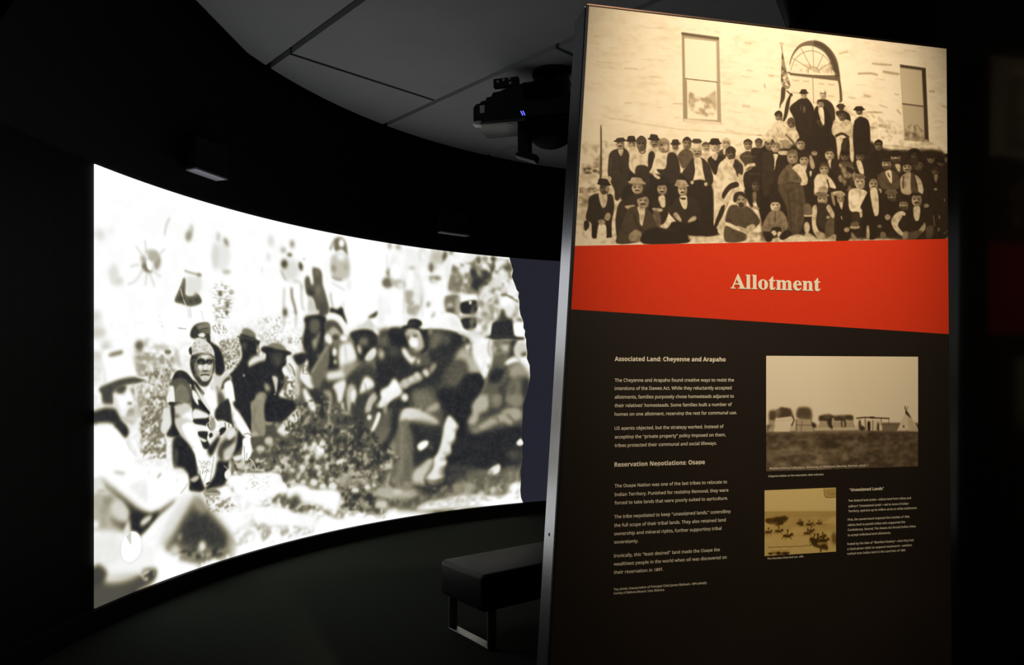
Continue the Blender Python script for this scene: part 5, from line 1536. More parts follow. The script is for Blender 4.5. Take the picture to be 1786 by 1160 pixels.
P 90 12 60|1115 604 1108 613 1091 617 1074 615 1067 607 1074 598 1091 593 1108 596
P 151 8 70|1094 621 1092 628 1086 632 1080 629 1077 623 1080 616 1086 612 1092 615
P 145 7 70|1096 617 1095 623 1093 626 1091 624 1090 618 1091 612 1093 609 1095 611
P 30 6 90|1088 614 1086 617 1081 618 1076 618 1074 615 1076 613 1081 611 1086 612
P 30 6 90|1108 613 1106 616 1101 617 1096 616 1094 614 1096 611 1101 610 1106 611
P 65 6 70|1098 625 1096 627 1092 628 1087 627 1086 626 1087 625 1092 624 1096 624
S 50 5 80 17|1084 633 1100 632
P 75 11 65|1117 622 1115 638 1109 645 1104 639 1101 623 1104 607 1109 600 1115 606
P 85 9 60|1106 641 1102 646 1091 648 1080 647 1076 643 1080 639 1091 637 1102 638
P 55 6 100|1065 619 1067 597 1091 583 1115 594 1118 615 1109 603 1091 601 1073 605
P 175 6 100|1148 629 1141 646 1124 654 1107 649 1100 632 1107 615 1124 607 1141 613
P 130 12 60|1147 618 1140 626 1124 630 1108 628 1102 622 1108 614 1124 610 1140 612
P 191 8 70|1127 633 1125 639 1119 642 1113 640 1111 634 1113 629 1119 626 1125 628
P 185 7 70|1129 630 1128 635 1126 637 1124 635 1123 630 1124 625 1126 623 1128 625
P 70 6 90|1121 628 1119 630 1115 631 1110 630 1108 628 1110 626 1115 625 1119 626
P 70 6 90|1140 626 1138 628 1133 630 1129 629 1127 627 1129 625 1133 624 1138 624
P 105 6 70|1131 637 1129 638 1125 639 1121 638 1119 637 1121 636 1125 635 1129 636
S 90 5 80 14|1117 643 1132 642
P 115 11 65|1149 634 1147 647 1142 653 1136 648 1134 635 1136 621 1142 615 1147 620
P 125 10 60|1139 650 1134 653 1124 656 1114 655 1110 652 1114 648 1124 646 1134 647
P 120 6 100|1099 631 1102 613 1124 601 1147 610 1149 628 1141 618 1124 616 1108 620
P 200 10 100|1143 647 1196 643 1203 661 1150 665
P 222 8 100|1106 667 1140 665 1130 696 1120 744 1110 738 1113 697
S 60 6 100 38|1115 685 1115 738
P 52 12 100|1063 659 1110 661 1116 774 1090 870 1050 872 1050 671
P 230 12 80|1050 529 1103 514 1110 560 1096 603 1063 599 1050 594
P 215 12 100|1103 514 1150 486 1190 519 1203 560 1170 586 1130 583 1110 560
P 212 12 100|1193 548 1223 516 1257 544 1264 579 1230 587
P 117 6 100|1238 497 1232 512 1216 519 1201 514 1195 501 1201 486 1216 479 1232 483
P 72 12 60|1237 488 1231 495 1216 498 1202 497 1196 491 1202 485 1216 481 1231 483
P 133 8 70|1219 501 1217 506 1212 509 1207 507 1204 502 1207 497 1212 495 1217 496
P 127 7 70|1221 498 1220 502 1218 504 1216 503 1216 499 1216 494 1218 492 1220 494
P 22 6 90|1214 496 1212 498 1208 499 1204 499 1202 497 1204 495 1208 494 1212 495
P 22 6 90|1230 495 1229 497 1225 498 1220 497 1219 496 1220 494 1225 493 1229 493
P 47 6 70|1222 504 1220 505 1217 506 1213 506 1212 505 1213 504 1217 503 1220 503
S 32 5 80 12|1210 509 1224 508
P 57 11 65|1239 501 1237 513 1232 518 1227 514 1225 502 1227 491 1232 485 1237 490
P 67 10 60|1229 515 1225 518 1216 520 1207 520 1204 517 1207 514 1216 512 1225 513
P 80 6 100|1194 500 1196 484 1216 473 1237 481 1239 496 1231 488 1216 486 1201 490
S 100 10 100 38|1183 555 1223 588 1264 627
S 110 7 60 19|1130 523 1150 563
P 175 6 100|1298 601 1291 621 1274 631 1256 624 1249 604 1256 583 1274 573 1291 581
P 130 12 60|1297 588 1290 597 1274 601 1257 599 1251 591 1257 582 1274 577 1290 580
P 191 8 70|1277 605 1274 613 1268 616 1262 613 1260 607 1262 600 1268 596 1274 599
P 185 7 70|1279 601 1278 607 1276 610 1274 608 1273 602 1274 596 1276 593 1278 595
P 70 6 90|1271 598 1269 601 1264 602 1259 602 1257 599 1259 597 1264 595 1269 596
P 70 6 90|1290 597 1288 600 1283 601 1278 600 1276 598 1278 595 1283 594 1288 595
P 105 6 70|1280 610 1278 611 1274 612 1270 612 1268 610 1270 609 1274 608 1278 608
S 90 5 80 17|1266 617 1282 616
P 115 11 65|1299 606 1297 623 1291 630 1286 623 1283 607 1286 591 1291 584 1297 590
P 125 10 60|1288 626 1284 630 1274 632 1263 631 1259 628 1263 623 1274 621 1284 622
P 45 6 100|1248 603 1251 581 1274 566 1297 578 1299 599 1291 587 1274 584 1257 589
P 150 12 100|1163 592 1203 589 1216 624 1176 627
P 166 6 100|1256 675 1247 698 1224 708 1202 701 1193 679 1202 657 1224 646 1247 654
P 121 12 60|1254 661 1246 671 1224 676 1203 674 1195 665 1203 656 1224 650 1246 653
P 182 8 70|1228 681 1225 689 1218 692 1210 690 1207 682 1210 675 1218 671 1225 674
P 176 7 70|1231 676 1230 683 1227 686 1224 683 1223 677 1224 670 1227 667 1230 670
P 61 6 90|1220 673 1218 676 1212 678 1206 677 1204 674 1206 672 1212 670 1218 671
P 61 6 90|1245 672 1242 674 1236 676 1230 675 1228 673 1230 670 1236 669 1242 669
P 96 6 70|1233 685 1230 687 1225 688 1220 688 1218 686 1220 685 1225 684 1230 684
S 81 5 80 18|1215 694 1235 692
P 106 11 65|1257 681 1254 699 1247 707 1240 700 1237 683 1240 665 1247 657 1254 664
P 116 10 60|1243 703 1238 707 1224 710 1211 709 1206 705 1211 700 1224 698 1238 699
P 110 10 100|1193 662 1206 638 1240 632 1257 654 1223 654
P 100 12 100|1143 784 1170 741 1210 708 1237 736 1277 782 1270 806 1210 804 1156 825 1140 814
T 70 12 60 135 40 40 241 120|1150 772 1210 720 1270 788 1150 819
P 215 11 100|1223 731 1257 705 1291 721 1314 773 1311 810 1270 818 1280 787 1243 748
P 78 14 100|1143 825 1270 812 1301 894 1291 1015 1257 1076 1203 1078 1196 959 1170 901
S 50 14 70 44|1196 840 1210 959 1216 1054
S 105 18 45 51|1250 837 1257 932 1243 1017
S 55 12 50 38|1277 860 1280 991
P 166 6 100|1321 683 1313 704 1294 714 1275 706 1267 687 1275 666 1294 656 1313 663
P 121 12 60|1320 670 1312 679 1294 684 1276 682 1268 674 1276 664 1294 660 1312 662
P 182 8 70|1297 688 1295 695 1288 698 1281 696 1279 689 1281 682 1288 679 1295 681
P 176 7 70|1299 684 1298 690 1296 693 1294 690 1293 684 1294 678 1296 675 1298 678
P 61 6 90|1290 681 1288 684 1283 685 1278 684 1276 682 1278 679 1283 678 1288 679
P 61 6 90|1312 680 1310 682 1304 683 1299 683 1297 681 1299 678 1304 677 1310 677
P 96 6 70|1301 692 1299 694 1295 694 1290 694 1288 693 1290 691 1295 690 1299 691
S 81 5 80 17|1286 700 1303 699
P 106 11 65|1322 689 1320 705 1314 712 1307 706 1305 690 1307 673 1314 666 1320 672
P 116 10 60|1310 708 1306 713 1294 715 1282 714 1278 710 1282 706 1294 703 1306 704
P 45 6 100|1265 685 1268 663 1294 649 1320 660 1323 681 1313 669 1294 667 1275 672
P 205 10 100|1284 715 1311 711 1304 738 1291 739
P 200 7 100|1326 743 1340 739 1337 766 1328 764
P 165 12 100|1325 665 1338 658 1359 711 1345 729 1331 712
P 180 6 100|1373 640 1367 651 1355 656 1343 653 1338 643 1343 632 1355 627 1367 631
P 135 12 60|1372 634 1367 639 1355 641 1344 640 1339 636 1344 632 1355 629 1367 630
P 196 8 70|1357 643 1356 647 1351 648 1347 647 1345 644 1347 640 1351 639 1356 640
P 190 7 70|1359 641 1358 644 1357 646 1355 644 1354 641 1355 638 1357 637 1358 638
P 75 6 90|1353 640 1352 641 1348 642 1345 641 1344 640 1345 639 1348 638 1352 639
P 75 6 90|1366 639 1365 640 1362 641 1358 641 1357 639 1358 638 1362 637 1365 638
P 110 6 70|1360 645 1358 646 1356 646 1353 646 1351 646 1353 645 1356 644 1358 645
S 95 5 80 8|1350 649 1361 648
P 120 11 65|1373 643 1372 652 1368 655 1364 652 1362 644 1364 636 1368 632 1372 635
P 130 10 60|1366 653 1363 655 1355 657 1348 656 1345 655 1348 652 1355 651 1363 651
P 50 6 100|1337 642 1339 631 1355 624 1372 629 1373 640 1367 634 1355 633 1343 635
P 175 6 100|1474 643 1466 665 1446 675 1427 667 1419 646 1427 624 1446 614 1466 622
P 130 12 60|1473 629 1465 639 1446 644 1428 641 1420 633 1428 623 1446 618 1465 621
P 191 9 70|1450 648 1447 655 1440 659 1434 656 1431 649 1434 642 1440 638 1447 641
P 185 7 70|1452 643 1451 650 1449 653 1446 650 1445 644 1446 637 1449 635 1451 637
P 70 6 90|1443 640 1441 643 1435 645 1430 644 1428 641 1430 639 1435 637 1441 638
P 70 6 90|1465 639 1462 642 1457 643 1452 642 1449 640 1452 637 1457 636 1462 637
P 105 6 70|1454 652 1452 654 1447 655 1442 654 1440 653 1442 651 1447 650 1452 651
S 90 5 80 18|1438 660 1456 659
P 115 11 65|1475 649 1473 666 1466 673 1460 667 1458 650 1460 632 1466 625 1473 632
P 125 10 60|1463 669 1458 674 1446 676 1435 675 1430 671 1435 667 1446 664 1458 665
P 48 6 100|1417 645 1420 622 1446 607 1473 618 1476 641 1466 628 1446 626 1427 631
P 205 10 100|1437 678 1465 673 1458 716 1448 711
P 45 12 100|1462 668 1496 684 1482 739 1455 723
P 99 6 100|1570 645 1561 663 1541 671 1522 666 1513 649 1522 631 1541 623 1561 629
P 54 12 60|1568 634 1560 642 1541 646 1523 645 1515 638 1523 630 1541 626 1560 628
P 115 9 70|1545 650 1542 656 1535 659 1529 657 1526 651 1529 645 1535 642 1542 644
P 109 7 70|1547 646 1546 651 1544 654 1541 652 1540 647 1541 641 1544 639 1546 641
P 22 6 90|1538 644 1536 646 1530 647 1525 647 1523 645 1525 643 1530 642 1536 642
P 22 6 90|1560 642 1557 645 1552 646 1547 645 1545 644 1547 641 1552 640 1557 641
P 30 6 70|1549 653 1547 655 1542 655 1537 655 1535 654 1537 653 1542 652 1547 652
S 30 5 80 14|1533 660 1551 659
P 39 11 65|1571 650 1568 664 1562 670 1555 665 1553 651 1555 637 1562 631 1568 636
P 49 10 60|1558 667 1553 670 1541 673 1530 672 1525 669 1530 665 1541 663 1553 664
P 32 6 100|1573 631 1563 636 1539 640 1516 639 1506 636 1516 630 1539 627 1563 627
P 38 6 100|1516 635 1518 617 1525 610 1554 608 1561 614 1563 632
S 18 5 80 21|1516 631 1563 628
P 110 12 60|1510 683 1580 678 1594 726 1552 747 1517 719
T 190 10 80 105 40 25 242 92|1503 689 1608 707 1601 829 1538 833 1524 773
P 45 11 100|1552 698 1594 714 1587 739 1552 722
P 150 11 100|1500 762 1517 749 1524 785 1510 786
P 108 6 100|1662 642 1654 660 1635 668 1616 662 1608 646 1616 628 1635 619 1654 625
P 63 12 60|1660 631 1653 639 1635 643 1617 641 1609 635 1617 627 1635 623 1653 624
P 124 9 70|1638 647 1635 653 1629 656 1622 654 1620 648 1622 642 1629 639 1635 641
P 118 7 70|1640 643 1639 648 1637 651 1635 649 1634 643 1635 638 1637 636 1639 638
P 22 6 90|1631 641 1629 643 1624 644 1619 644 1617 642 1619 639 1624 638 1629 639
P 22 6 90|1652 639 1650 642 1645 643 1640 642 1638 640 1640 638 1645 637 1650 637
P 38 6 70|1642 650 1640 651 1635 652 1631 652 1629 651 1631 650 1635 649 1640 649
S 30 5 80 14|1627 657 1644 656
P 48 11 65|1663 647 1660 661 1654 667 1648 662 1645 648 1648 634 1654 628 1660 633
P 58 10 60|1651 664 1646 667 1635 670 1623 669 1619 666 1623 662 1635 660 1646 660
P 40 6 100|1606 645 1609 626 1635 613 1660 623 1663 641 1654 630 1635 629 1616 633
P 215 10 100|1611 670 1640 668 1657 716 1654 738 1629 724
P 175 6 100|1676 558 1670 576 1654 584 1638 578 1631 562 1638 544 1654 535 1670 542
P 130 12 60|1675 547 1669 555 1654 559 1639 557 1632 551 1639 543 1654 539 1669 541
P 191 9 70|1656 563 1654 569 1649 572 1643 570 1641 564 1643 558 1649 555 1654 557
P 185 7 70|1658 559 1657 564 1656 567 1654 565 1653 560 1654 554 1656 552 1657 554
P 70 6 90|1651 557 1649 559 1645 560 1640 560 1639 558 1640 555 1645 554 1649 555
P 70 6 90|1668 555 1667 558 1662 559 1658 558 1656 556 1658 554 1662 553 1667 554
P 105 6 70|1660 566 1658 568 1654 568 1650 568 1649 567 1650 566 1654 565 1658 565
S 90 5 80 14|1647 573 1661 572
P 115 11 65|1677 563 1675 577 1670 583 1665 578 1663 564 1665 550 1670 544 1675 549
P 125 10 60|1667 580 1663 584 1654 586 1644 585 1640 582 1644 578 1654 576 1663 577
P 48 6 100|1630 560 1632 542 1654 529 1675 539 1677 557 1669 547 1654 545 1638 549
P 175 9 100|1647 591 1657 587 1656 612 1645 610
P 205 10 15|1365 469 1413 466 1407 502 1386 498
P 205 11 100|1462 498 1482 472 1580 459 1594 500 1594 665 1573 654 1566 551 1524 560 1517 609 1500 671 1489 581 1482 551 1462 528
S 45 10 100 65|1482 545 1524 527 1566 545
P 205 9 100|1528 566 1522 578 1509 583 1495 579 1489 569 1495 557 1509 552 1522 555
S 52 12 100 98|1541 559 1534 602 1538 614
P 38 12 100|1601 451 1686 444 1693 591 1636 632 1594 598
P 40 13 100|1707 615 1742 600 1793 615 1807 694 1750 729 1693 701 1693 646
P 108 6 100|1774 573 1767 593 1750 602 1732 595 1725 576 1732 557 1750 548 1767 554
P 63 13 60|1773 561 1766 569 1750 574 1733 572 1727 564 1733 556 1750 551 1766 553
P 124 9 70|1753 578 1750 584 1744 587 1738 585 1736 579 1738 572 1744 569 1750 571
P 118 8 70|1754 574 1754 580 1752 582 1749 580 1749 574 1749 568 1752 566 1754 568
P 22 6 90|1746 571 1745 574 1740 575 1735 574 1733 572 1735 570 1740 568 1745 569
P 22 6 90|1765 570 1763 572 1759 573 1754 573 1752 571 1754 568 1759 567 1763 568
P 38 6 70|1756 582 1754 583 1750 584 1746 584 1744 582 1746 581 1750 580 1754 580
S 30 5 80 16|1742 589 1758 588
P 48 11 65|1775 578 1773 594 1767 601 1762 595 1759 579 1762 564 1767 557 1773 563
P 58 10 60|1764 597 1760 601 1750 603 1739 602 1735 599 1739 595 1750 592 1760 593
P 42 6 100|1724 575 1727 555 1750 541 1773 551 1775 571 1767 560 1750 558 1733 562
P 148 6 100|1888 630 1879 652 1857 662 1836 655 1827 634 1836 613 1857 602 1879 610
P 103 13 60|1887 617 1878 626 1857 631 1837 629 1828 621 1837 611 1857 606 1878 608
P 164 9 70|1861 635 1858 643 1851 646 1843 644 1840 637 1843 629 1851 626 1858 628
P 158 8 70|1864 631 1862 637 1860 640 1857 638 1856 632 1857 625 1860 622 1862 625
P 43 6 90|1853 628 1851 631 1845 632 1839 632 1837 629 1839 627 1845 625 1851 626
P 43 6 90|1877 627 1875 629 1869 631 1863 630 1861 628 1863 625 1869 624 1875 624
P 78 6 70|1865 640 1863 641 1858 642 1853 642 1851 641 1853 639 1858 638 1863 638
S 63 5 80 18|1848 648 1868 646
P 88 11 65|1889 636 1886 653 1879 660 1873 654 1870 637 1873 620 1879 613 1886 619
P 98 10 60|1876 656 1870 661 1857 663 1844 662 1839 659 1844 654 1857 651 1870 652
S 58 6 95 32|1844 647 1857 643 1871 645
P 60 10 90|1833 643 1857 644 1882 639 1870 667 1845 669
P 36 6 100|1899 611 1887 622 1856 628 1825 626 1813 617 1825 605 1856 599 1887 601
P 42 6 100|1824 616 1827 602 1837 596 1875 594 1885 598 1888 611
S 22 5 80 16|1824 613 1888 609
P 62 13 100|1829 674 1879 659 1901 701 1879 721 1843 692
P 190 10 100|1854 673 1883 668 1888 701 1875 708
P 166 6 100|1829 671 1820 691 1800 700 1779 693 1771 675 1779 655 1800 646 1820 652
P 121 13 60|1827 659 1819 668 1800 672 1780 670 1772 663 1780 654 1800 649 1819 651
P 182 9 70|1803 676 1800 683 1793 686 1786 684 1784 677 1786 671 1793 667 1800 670
P 176 8 70|1806 672 1805 678 1802 680 1800 678 1799 672 1800 667 1802 664 1805 666
P 61 6 90|1796 669 1794 672 1788 673 1783 673 1780 670 1783 668 1788 667 1794 667
P 61 6 90|1819 668 1816 670 1811 672 1805 671 1803 669 1805 667 1811 665 1816 666
P 96 6 70|1807 680 1805 681 1800 682 1795 682 1793 681 1795 679 1800 678 1805 679
S 81 5 80 16|1791 687 1810 686
P 106 11 65|1830 676 1827 692 1821 699 1814 693 1811 678 1814 662 1821 655 1827 661
P 116 10 60|1817 695 1812 699 1800 701 1787 701 1782 697 1787 693 1800 691 1812 691
P 60 10 90|1777 683 1800 684 1823 680 1811 705 1788 706
P 45 6 100|1833 652 1823 657 1800 661 1776 660 1767 657 1776 652 1800 648 1823 648
P 51 6 100|1774 656 1776 647 1784 643 1815 641 1824 644 1826 653
S 31 5 80 11|1774 654 1826 651
P 82 13 100|1757 728 1793 707 1843 704 1879 739 1872 802 1771 807 1742 747
P 205 9 100|1793 714 1829 705 1834 767 1825 773 1800 738
S 50 6 100 33|1807 719 1820 743
P 195 10 100|1770 820 1766 830 1757 834 1748 831 1744 821 1748 811 1757 807 1766 810
P 67 6 100|2005 607 1997 625 1977 633 1958 627 1950 610 1958 592 1977 584 1997 589
P 30 13 60|2004 595 1996 603 1977 608 1959 606 1951 599 1959 591 1977 587 1996 589
P 83 9 70|1981 611 1978 617 1971 620 1965 618 1962 612 1965 606 1971 603 1978 605
P 77 8 70|1983 608 1982 613 1980 615 1977 613 1976 608 1977 603 1980 600 1982 602
P 22 6 90|1974 605 1972 607 1966 609 1961 608 1959 606 1961 604 1966 603 1972 603
P 22 6 90|1996 604 1993 606 1988 607 1983 607 1981 605 1983 602 1988 601 1993 602
P 30 6 70|1985 615 1983 616 1978 617 1973 617 1971 616 1973 614 1978 613 1983 614
S 30 5 80 15|1969 621 1987 620
P 30 12 65|2007 611 2004 626 1998 632 1991 627 1989 613 1991 598 1998 592 2004 598
P 30 10 60|1994 629 1989 632 1977 635 1966 634 1961 631 1966 627 1977 625 1989 625
P 35 13 100|2018 596 2006 615 1977 624 1949 619 1937 602 1949 583 1977 574 2006 579
P 81 6 100|1998 613 1992 625 1977 631 1963 627 1957 616 1963 604 1977 598 1992 602
P 36 13 60|1997 606 1991 611 1977 614 1964 613 1958 609 1964 603 1977 601 1991 602
P 97 9 70|1980 616 1978 621 1973 622 1968 621 1966 617 1968 613 1973 611 1978 613
P 91 8 70|1982 614 1981 618 1979 619 1977 618 1977 614 1977 611 1979 609 1981 611
P 22 6 90|1975 613 1973 614 1969 615 1966 615 1964 613 1966 612 1969 611 1973 611
P 22 6 90|1991 612 1989 613 1985 614 1981 614 1980 612 1981 611 1985 610 1989 610
P 30 6 70|1983 619 1981 620 1978 620 1974 620 1973 619 1974 618 1978 618 1981 618
S 30 5 80 10|1971 623 1984 622
P 30 12 65|1999 617 1997 626 1992 630 1987 626 1986 617 1987 608 1992 604 1997 607
P 31 10 60|1990 628 1986 630 1977 632 1969 631 1965 629 1969 627 1977 625 1986 626
P 90 6 100|2045 666 2035 687 2011 696 1986 690 1976 671 1986 651 2011 641 2035 648
P 45 13 60|2043 654 2034 663 2011 668 1988 666 1978 658 1988 650 2011 645 2034 647
P 106 9 70|2015 672 2011 679 2003 682 1995 680 1991 673 1995 666 2003 663 2011 665
P 100 8 70|2017 668 2016 674 2013 676 2010 674 2009 668 2010 662 2013 660 2016 662
P 22 6 90|2006 665 2003 668 1997 669 1990 668 1988 666 1990 664 1997 662 2003 663
P 22 6 90|2033 663 2030 666 2024 667 2017 667 2014 665 2017 662 2024 661 2030 661
P 30 6 70|2019 676 2017 677 2011 678 2005 678 2003 677 2005 675 2011 674 2017 674
S 30 5 80 16|2000 683 2022 682
P 30 12 65|2046 672 2043 688 2035 695 2027 689 2024 673 2027 658 2035 651 2043 657
P 40 10 60|2031 691 2025 695 2011 698 1996 697 1990 693 1996 689 2011 687 2025 687
P 36 13 100|2056 647 2043 663 2014 671 1985 667 1973 652 1985 637 2014 628 2043 633
P 108 6 100|2034 664 2027 678 2012 684 1997 680 1990 667 1997 653 2012 647 2027 651
P 63 13 60|2033 656 2027 662 2012 665 1997 664 1991 658 1997 652 2012 649 2027 651
P 124 9 70|2015 668 2012 672 2007 674 2002 673 2000 669 2002 664 2007 662 2012 663
P 118 8 70|2016 665 2016 669 2014 671 2012 669 2011 665 2012 661 2014 659 2016 661
P 22 6 90|2009 663 2007 665 2003 666 1999 665 1997 664 1999 662 2003 661 2007 662
P 22 6 90|2026 662 2024 664 2020 665 2016 664 2014 663 2016 661 2020 660 2024 660
P 38 6 70|2018 670 2016 671 2012 672 2009 672 2007 671 2009 670 2012 669 2016 669
S 30 5 80 11|2005 675 2019 674
P 48 12 65|2035 668 2033 679 2028 683 2023 679 2021 669 2023 658 2028 653 2033 657
P 58 10 60|2025 681 2021 683 2012 685 2003 685 1999 682 2003 679 2012 678 2021 678
P 126 6 100|2108 625 2101 640 2084 648 2068 642 2061 628 2068 612 2084 605 2101 610
P 81 13 60|2107 615 2100 622 2084 626 2069 624 2062 618 2069 611 2084 608 2100 609
P 142 9 70|2087 629 2085 634 2079 636 2074 635 2071 630 2074 624 2079 622 2085 624
P 136 8 70|2089 626 2088 630 2086 632 2084 630 2083 626 2084 621 2086 619 2088 621
P 22 6 90|2081 624 2079 625 2075 626 2070 626 2069 624 2070 622 2075 621 2079 622
P 22 6 90|2100 622 2098 624 2093 625 2089 625 2087 623 2089 621 2093 620 2098 621
P 56 6 70|2091 632 2089 633 2085 634 2081 633 2079 632 2081 631 2085 631 2089 631
S 41 5 80 13|2077 637 2092 636
P 66 12 65|2109 629 2107 641 2101 647 2096 642 2094 630 2096 618 2101 612 2107 617
P 76 10 60|2099 644 2094 647 2084 649 2074 648 2070 645 2074 642 2084 640 2094 641
P 40 6 100|2117 610 2107 615 2083 619 2059 619 2049 615 2059 610 2083 606 2107 606
P 46 6 100|2061 614 2062 605 2070 601 2096 599 2103 602 2105 611
S 26 5 80 11|2061 612 2105 609
P 99 6 100|2174 642 2167 657 2150 664 2133 659 2126 646 2133 631 2150 624 2167 629
P 54 13 60|2173 633 2166 640 2150 643 2134 642 2127 636 2134 630 2150 626 2166 628
P 115 9 70|2153 646 2150 651 2145 654 2139 652 2137 647 2139 642 2145 640 2150 642
P 109 8 70|2155 643 2154 648 2152 650 2150 648 2149 644 2150 639 2152 637 2154 639
P 22 6 90|2147 641 2145 643 2140 644 2136 644 2134 642 2136 640 2140 639 2145 640
P 22 6 90|2165 640 2163 642 2159 643 2154 643 2153 641 2154 639 2159 638 2163 639
P 30 6 70|2156 649 2154 650 2150 651 2146 651 2145 650 2146 649 2150 648 2154 648
S 30 5 80 12|2143 655 2158 654
P 39 12 65|2175 646 2172 658 2167 663 2162 659 2159 647 2162 636 2167 631 2172 635
P 49 10 60|2164 660 2160 663 2150 665 2140 665 2136 662 2140 659 2150 657 2160 658
P 36 13 100|2179 626 2170 639 2148 645 2126 641 2116 630 2126 618 2148 612 2170 615
P 108 7 100|2213 618 2207 632 2193 638 2178 633 2172 620 2178 607 2193 600 2207 605
P 63 13 60|2212 609 2206 615 2193 619 2179 617 2173 612 2179 606 2193 603 2206 604
P 124 9 70|2195 621 2193 626 2188 628 2183 627 2181 622 2183 617 2188 615 2193 617
P 118 8 70|2197 618 2196 623 2194 624 2192 623 2192 619 2192 615 2194 613 2196 614
P 22 7 90|2190 617 2188 618 2184 619 2180 619 2179 617 2180 616 2184 615 2188 615
P 22 7 90|2206 616 2204 617 2200 618 2197 618 2195 616 2197 615 2200 614 2204 614
P 38 7 70|2198 624 2197 625 2193 626 2189 625 2188 625 2189 624 2193 623 2197 623
S 30 5 80 11|2186 629 2200 628
P 48 12 65|2214 621 2212 632 2207 637 2203 633 2201 622 2203 612 2207 607 2212 611
P 58 10 60|2205 634 2201 637 2193 639 2184 638 2180 636 2184 633 2193 631 2201 632
P 36 7 100|2218 602 2211 605 2193 608 2175 608 2167 605 2175 601 2193 599 2211 599
P 42 7 100|2173 605 2175 594 2181 590 2204 589 2211 592 2212 602
S 22 5 80 12|2173 603 2212 600
P 60 13 60|1945 636 2003 625 1996 682 1945 685
P 162 6 100|1958 681 1950 701 1930 711 1910 704 1902 685 1910 665 1930 656 1950 663
P 117 13 60|1956 669 1949 678 1930 682 1911 680 1904 673 1911 664 1930 659 1949 662
P 178 9 70|1933 686 1931 693 1924 696 1917 694 1914 687 1917 681 1924 678 1931 680
P 172 8 70|1936 682 1935 688 1932 691 1930 688 1929 683 1930 677 1932 674 1935 677
P 57 6 90|1926 680 1924 682 1919 683 1914 683 1911 681 1914 678 1919 677 1924 677
P 57 6 90|1948 678 1946 681 1941 682 1935 681 1933 679 1935 677 1941 675 1946 676
P 92 6 70|1937 690 1935 692 1931 692 1926 692 1924 691 1926 689 1931 689 1935 689
S 77 5 80 16|1922 697 1939 696
P 102 11 65|1959 687 1956 702 1950 709 1944 703 1941 688 1944 672 1950 665 1956 671
P 112 10 60|1947 705 1942 710 1930 712 1918 711 1913 707 1918 703 1930 701 1942 702
S 58 6 95 30|1917 697 1930 693 1943 695
P 42 10 100|1905 675 1915 656 1945 654 1959 672 1930 665
P 178 11 100|1890 738 1930 711 1959 716 1959 821 1901 825 1888 788
P 75 13 100|1956 716 1981 720 1988 789 2018 818 1959 815
P 195 12 100|1981 720 2018 743 2036 798 2025 824 2003 807 1996 770
S 70 10 80 54|1908 731 1905 800
P 85 6 100|2145 685 2137 708 2118 718 2099 710 2091 689 2099 666 2118 656 2137 663
P 40 13 60|2143 671 2136 681 2118 686 2100 683 2092 674 2100 665 2118 660 2136 662
P 101 9 70|2121 691 2118 698 2112 702 2105 699 2103 692 2105 684 2112 680 2118 683
P 95 8 70|2123 686 2122 693 2120 696 2118 693 2117 686 2118 680 2120 677 2122 679
P 22 6 90|2114 683 2112 686 2107 687 2102 686 2100 684 2102 681 2107 679 2112 680
P 22 6 90|2135 681 2133 684 2128 686 2123 685 2121 682 2123 680 2128 678 2133 679
P 30 6 70|2125 695 2123 697 2118 698 2114 697 2112 696 2114 694 2118 693 2123 694
S 30 5 80 19|2110 703 2127 702
P 30 12 65|2146 691 2143 709 2137 717 2131 710 2129 693 2131 675 2137 667 2143 674
P 35 10 60|2134 713 2129 717 2118 720 2106 719 2102 715 2106 710 2118 707 2129 708
P 40 6 100|2090 687 2092 663 2118 648 2143 660 2146 684 2137 670 2118 667 2099 672
P 130 10 100|2107 713 2129 711 2122 753 2110 744
P 150 10 100|2126 790 2123 795 2114 797 2106 796 2102 792 2106 787 2114 785 2123 786
P 166 6 100|1441 723 1433 744 1413 754 1394 747 1386 727 1394 706 1413 696 1433 703
P 121 12 60|1440 710 1432 720 1413 724 1395 722 1387 714 1395 705 1413 700 1432 702
P 182 9 70|1417 728 1414 736 1407 739 1401 736 1398 730 1401 722 1407 719 1414 722
P 176 7 70|1419 724 1418 730 1416 733 1413 731 1412 725 1413 718 1416 716 1418 718
P 61 6 90|1410 721 1408 724 1402 725 1397 725 1395 722 1397 720 1402 718 1408 719
P 61 6 90|1431 720 1429 723 1424 724 1419 723 1416 721 1419 718 1424 717 1429 718
P 96 6 70|1421 733 1419 734 1414 735 1409 735 1407 733 1409 732 1414 731 1419 731
S 81 5 80 17|1405 740 1423 739
P 106 11 65|1442 729 1440 746 1433 753 1427 747 1424 730 1427 714 1433 706 1440 713
P 116 10 60|1430 749 1425 753 1413 756 1402 755 1397 751 1402 746 1413 744 1425 745
P 75 6 100|1384 726 1387 704 1413 689 1440 700 1442 722 1433 709 1413 707 1394 712
P 215 11 100|1355 783 1379 751 1413 755 1448 765 1482 806 1482 824 1441 820 1427 851 1359 861 1355 819
S 60 10 100 45|1424 761 1441 802 1448 838
P 190 11 100|1413 749 1437 754 1434 778 1417 773
P 140 12 70|1386 823 1427 815 1427 851 1386 853
P 200 11 100|1462 843 1517 834 1524 846 1482 860
P 150 12 100|1455 850 1469 849 1482 909 1469 909
P 193 6 100|1664 780 1655 805 1633 817 1610 808 1601 783 1610 758 1633 746 1655 755
P 148 12 60|1662 764 1654 775 1633 781 1612 777 1603 767 1612 756 1633 751 1654 754
P 209 9 70|1636 786 1633 794 1626 798 1618 795 1615 787 1618 778 1626 774 1633 777
P 203 7 70|1639 781 1638 788 1635 791 1632 788 1631 781 1632 773 1635 770 1638 773
P 88 6 90|1628 777 1626 780 1620 782 1614 781 1612 778 1614 775 1620 773 1626 774
